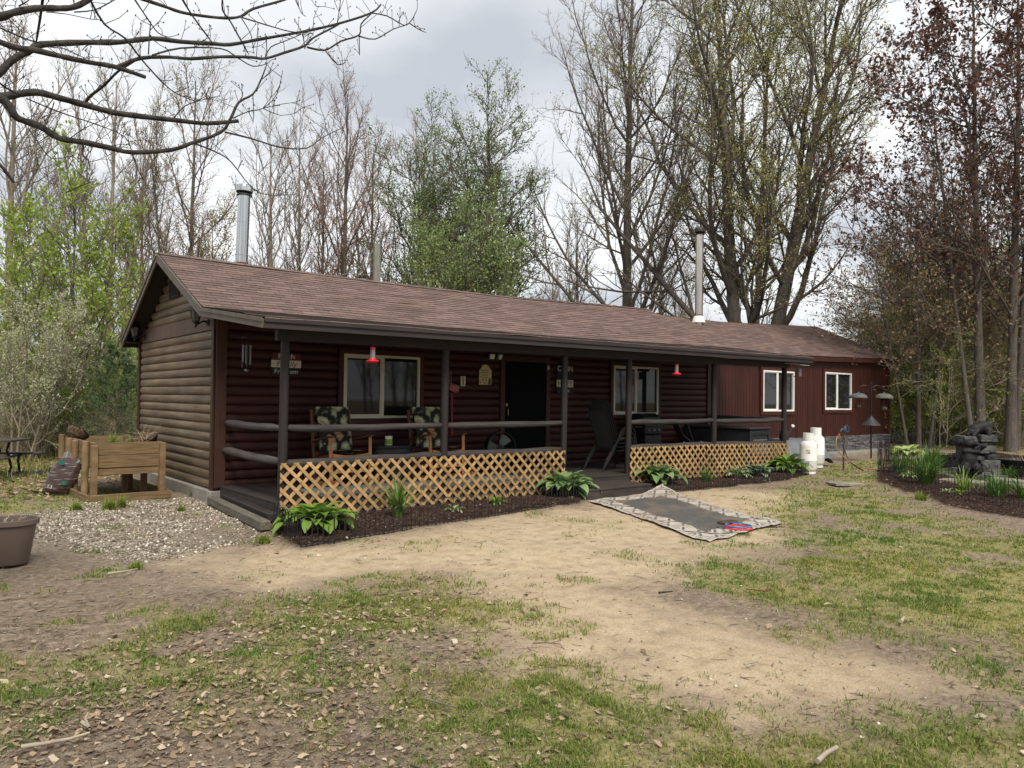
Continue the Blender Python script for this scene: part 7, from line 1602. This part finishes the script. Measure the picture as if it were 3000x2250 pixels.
# ------------------------------------------------------------------ the oak whose limbs reach in from the upper left
def C1(x, y): return (x/1.7015, y/1.7015)
PXL = 1/1.7015
LIMBS = [
 ([(-400, 470), (-200, 480), (0, 482), (60, 475), (180, 460), (300, 490), (430, 525), (560, 560), (700, 580), (880, 600), (1030, 615), (1190, 603)], 22, 10, 5.2, 5.9, 1),
 ([(-60, 470), (20, 500), (55, 545), (90, 590), (200, 630), (300, 690), (420, 710), (560, 740), (660, 760), (850, 748), (950, 715), (1100, 660), (1150, 590), (1190, 510), (1260, 470), (1300, 400), (1330, 320)], 20, 3, 5.2, 5.6, 0),
 ([(-400, 130), (-200, 110), (0, 85), (60, 65), (180, 42), (300, 42), (370, 35), (440, 0), (520, -60)], 22, 12, 4.6, 4.8, 0),
 ([(-300, 60), (-100, 160), (0, 210), (90, 240), (170, 250), (300, 280), (440, 310), (560, 330), (640, 355), (725, 385)], 18, 10, 4.9, 5.1, 1),
 ([(-300, 600), (-100, 450), (0, 360), (60, 300), (150, 250), (210, 222), (420, 212), (600, 210), (760, 192), (900, 208), (1060, 218), (1150, 222), (1300, 195), (1500, 160), (1680, 120), (1850, 65), (1900, 20)], 21, 4, 5.4, 6.2, 0),
 ([(580, 335), (700, 290), (850, 285), (950, 293), (1100, 283), (1250, 285), (1320, 292), (1420, 262), (1520, 228), (1560, 190), (1690, 122)], 9, 5, 5.05, 5.9, 0),
 ([(1530, 235), (1620, 250), (1700, 205), (1790, 175), (1800, 120), (1850, 70)], 5, 3, 5.9, 6.2, 0),
 ([(1790, 180), (1870, 195), (1960, 145), (2040, 115), (2080, 45)], 3.6, 2, 6, 6.3, 0), ([(2040, 115), (2085, 145), (2125, 163)], 2.6, 1.6, 6.2, 6.3, 0), ([(1620, 250), (1680, 320), (1725, 310)], 3.4, 2, 5.95, 6, 0),
 ([(1850, 65), (1930, 80), (2010, 125), (2040, 115)], 3.2, 2.2, 6.2, 6.3, 0), ([(1510, 165), (1520, 245)], 3, 1.8, 5.9, 6, 0), ([(1790, 180), (1793, 275)], 2.6, 1.6, 6, 6, 0),
 ([(1320, 292), (1350, 235), (1420, 205), (1500, 172)], 3, 2, 5.7, 6, 0), ([(760, 275), (900, 240), (1100, 242), (1180, 285), (1260, 330), (1330, 318)], 4.5, 2.2, 5.1, 5.8, 0),
 ([(1120, 658), (1250, 690), (1400, 735), (1530, 738), (1600, 690), (1700, 640)], 4.6, 1.8, 5.6, 6.2, 0), ([(970, 715), (1070, 755), (1150, 805), (1260, 940), (1350, 972), (1480, 968)], 4, 1.6, 5.55, 6, 0),
 ([(660, -20), (800, 25), (900, 60), (1000, 78), (1120, 90), (1200, 82), (1260, 45), (1400, 5), (1480, -25)], 8, 6, 5.3, 5.9, 0), ([(1200, 85), (1330, 125), (1450, 158), (1560, 165)], 3.6, 2.2, 5.6, 6, 0), ([(1200, 85), (1250, 170), (1265, 262)], 3, 1.7, 5.6, 5.7, 0),
 ([(1110, -20), (1110, 50), (1150, 110), (1200, 200), (1240, 272)], 4.6, 3, 5.2, 5.6, 0), ([(440, -20), (520, 120), (625, 192), (700, 290), (800, 400), (870, 460), (970, 505)], 5.5, 2.6, 4.7, 5.4, 0), ([(900, -20), (960, 80), (1060, 215)], 5, 3.4, 5, 5.5, 0), ([(660, -20), (740, 100), (790, 165), (840, 185)], 4.2, 2, 4.8, 5.1, 0), ([(740, 270), (745, 180), (752, 105)], 4, 3, 5.1, 5.1, 0),
 ([(430, 505), (455, 475), (520, 425), (590, 355), (680, 300)], 7.5, 5, 5.4, 5.1, 0), ([(870, 585), (920, 530), (1000, 500), (1085, 480)], 3.6, 1.8, 5.6, 5.7, 0), ([(1160, 590), (1240, 555), (1310, 540), (1380, 470), (1410, 350)], 3.4, 1.6, 5.6, 5.8, 0), ([(1310, 540), (1400, 520), (1470, 510)], 2.2, 1.2, 5.75, 5.9, 0), ([(1310, 540), (1400, 575), (1490, 560)], 2.2, 1.2, 5.75, 5.9, 0), ([(1190, 510), (1210, 460), (1150, 405)], 2.4, 1.2, 5.7, 5.8, 0), ([(1260, 470), (1265, 570), (1260, 620)], 2.2, 1.2, 5.7, 5.7, 0),
 ([(415, 715), (412, 770), (440, 800), (450, 850)], 6, 3, 5.3, 5.2, 0), ([(658, 765), (700, 870), (770, 975)], 3.6, 1.6, 5.35, 5.5, 0), ([(130, 490), (300, 560), (480, 620), (620, 680), (660, 760)], 3.6, 2, 5.2, 5.4, 0), ([(-60, 770), (0, 820), (70, 910)], 9, 7, 4.6, 4.7, 1),
 ([(-20, 130), (60, 165), (130, 195), (215, 218)], 4.2, 3.6, 4.9, 5.3, 0), ([(215, -20), (200, 90), (180, 212)], 7, 5, 4.7, 5.2, 0), ([(-20, 400), (50, 450), (120, 478)], 5, 4, 5, 5.2, 0), ([(270, 510), (230, 620), (180, 680)], 3, 1.4, 5.2, 5.3, 0), ([(330, 960), (420, 920), (480, 900)], 3, 1.5, 5.3, 5.3, 0), ([(140, 640), (190, 710), (260, 790), (380, 770)], 3, 1.6, 5.3, 5.2, 0), ([(350, 690), (420, 640), (540, 580), (620, 485)], 3, 1.3, 5.3, 5.5, 0), ([(250, 235), (330, 245), (400, 280), (450, 295)], 2.8, 1.6, 5.3, 5.3, 0), ([(410, 250), (440, 225), (500, 225)], 2.4, 1.4, 5.3, 5.4, 0),
 ([(95, 30), (130, 10), (170, -20)], 4, 2, 4.7, 4.6, 0), ([(230, 60), (330, 70), (450, 95), (490, 98)], 2.6, 1.4, 4.8, 4.9, 0), ([(370, 60), (470, 50), (560, 5), (600, -20)], 3.4, 2.4, 4.8, 4.9, 0), ([(-20, 40), (60, 110), (130, 180)], 2.6, 1.6, 4.8, 4.9, 0), ([(80, 80), (75, 30), (90, -20)], 2.4, 1.4, 4.8, 4.9, 0), ([(1680, 120), (1690, 60), (1700, -20)], 2.6, 1.8, 6.1, 6.1, 0), ([(1470, -20), (1500, 60), (1525, 82)], 2.6, 1.6, 5.9, 5.9, 0), ([(1540, -20), (1575, 32)], 2, 1.4, 5.9, 5.9, 0)]
ob = at3(C1(-700, 0)[0], 1180, 5.0); oz = float(gz(ob[0], ob[1]))
e = empty('overhanging_oak', (ob[0], ob[1], oz), 0, 'bare dark oak whose gnarled limbs reach in across the upper left sky', 'tree')
def loc3(p): return np.array(p)-np.array([ob[0], ob[1], oz])
q = MB(); tr = [np.array([0, 0, -.3]), np.array([.02, .0, 1.2]), np.array([0, .03, 2.6]), np.array([.05, .02, 4.2]), np.array([.0, .05, 7.0])]
q.tube([tuple(t) for t in tr], [.36, .27, .24, .2, .12], 14); soft(q.build('trunk', M['barkd'], e), 70)
rb = random.Random(4); twl = MB()
for pts, r0, r1, d0, d1, cut in LIMBS:
    n = len(pts); P = [loc3(at3(*C1(*p), d0+(d1-d0)*k/(n-1)+rb.uniform(-.03, .03))) for k, p in enumerate(pts)]
    if pts[0][0] < -150: P = [np.array([0, 0, P[0][2]-.35])]+P
    sp_, rr = [], []; V_ = [Vector(p) for p in P]; N_ = len(V_)
    sc_ = PXL*(d0+d1)/2/F_PX
    for i in range(N_-1):
        p0, p1, p2_, p3 = V_[max(i-1, 0)], V_[i], V_[i+1], V_[min(i+2, N_-1)]
        for t in (0, .33, .66): sp_.append(.5*((2*p1)+(-p0+p2_)*t+(2*p0-5*p1+4*p2_-p3)*t*t+(-p0+3*p1-3*p2_+p3)*t**3)); rr.append(max(.0012, (r0+(r1-r0)*(i+t)/(N_-1))*sc_*rb.uniform(.9, 1.12)))
    sp_.append(V_[-1]); rr.append(max(.001, r1*sc_*(.95 if cut else .7)))
    if r0 >= 4.5: q = MB(); q.tube(sp_, rr, 9); soft(q.build('limb', M['barkd'], e), 70)
    else: twl.tube(sp_, rr, 6)
    # little spurs with buds
    for _ in range(max(2, int(n*1.1))):
        i = rb.randrange(2, len(sp_)); p = sp_[i]; dv = Vector((rb.uniform(-1, 1), rb.uniform(-.6, .6), rb.uniform(-.35, 1))).normalized(); l = rb.uniform(.04, .17); a_ = p+dv*l*.5+Vector((rb.uniform(-.02, .02), 0, .02)); b2 = a_+(dv+Vector((rb.uniform(-.5, .5), 0, rb.uniform(0, .6))))*l*.5
        twl.tube([p, a_, b2], [.0028, .0022, .0018], 5); twl.ell(b2, (.005, .005, .008), 5, 4)
        if rb.random() < .6: c_ = a_+Vector((rb.uniform(-1, 1), rb.uniform(-1, 1), rb.uniform(0, 1)))*.05; twl.tube([a_, c_], [.002, .0016], 4); twl.ell(c_, (.0045, .0045, .007), 5, 4)
twl.build('twigs', M['barkd'], e)
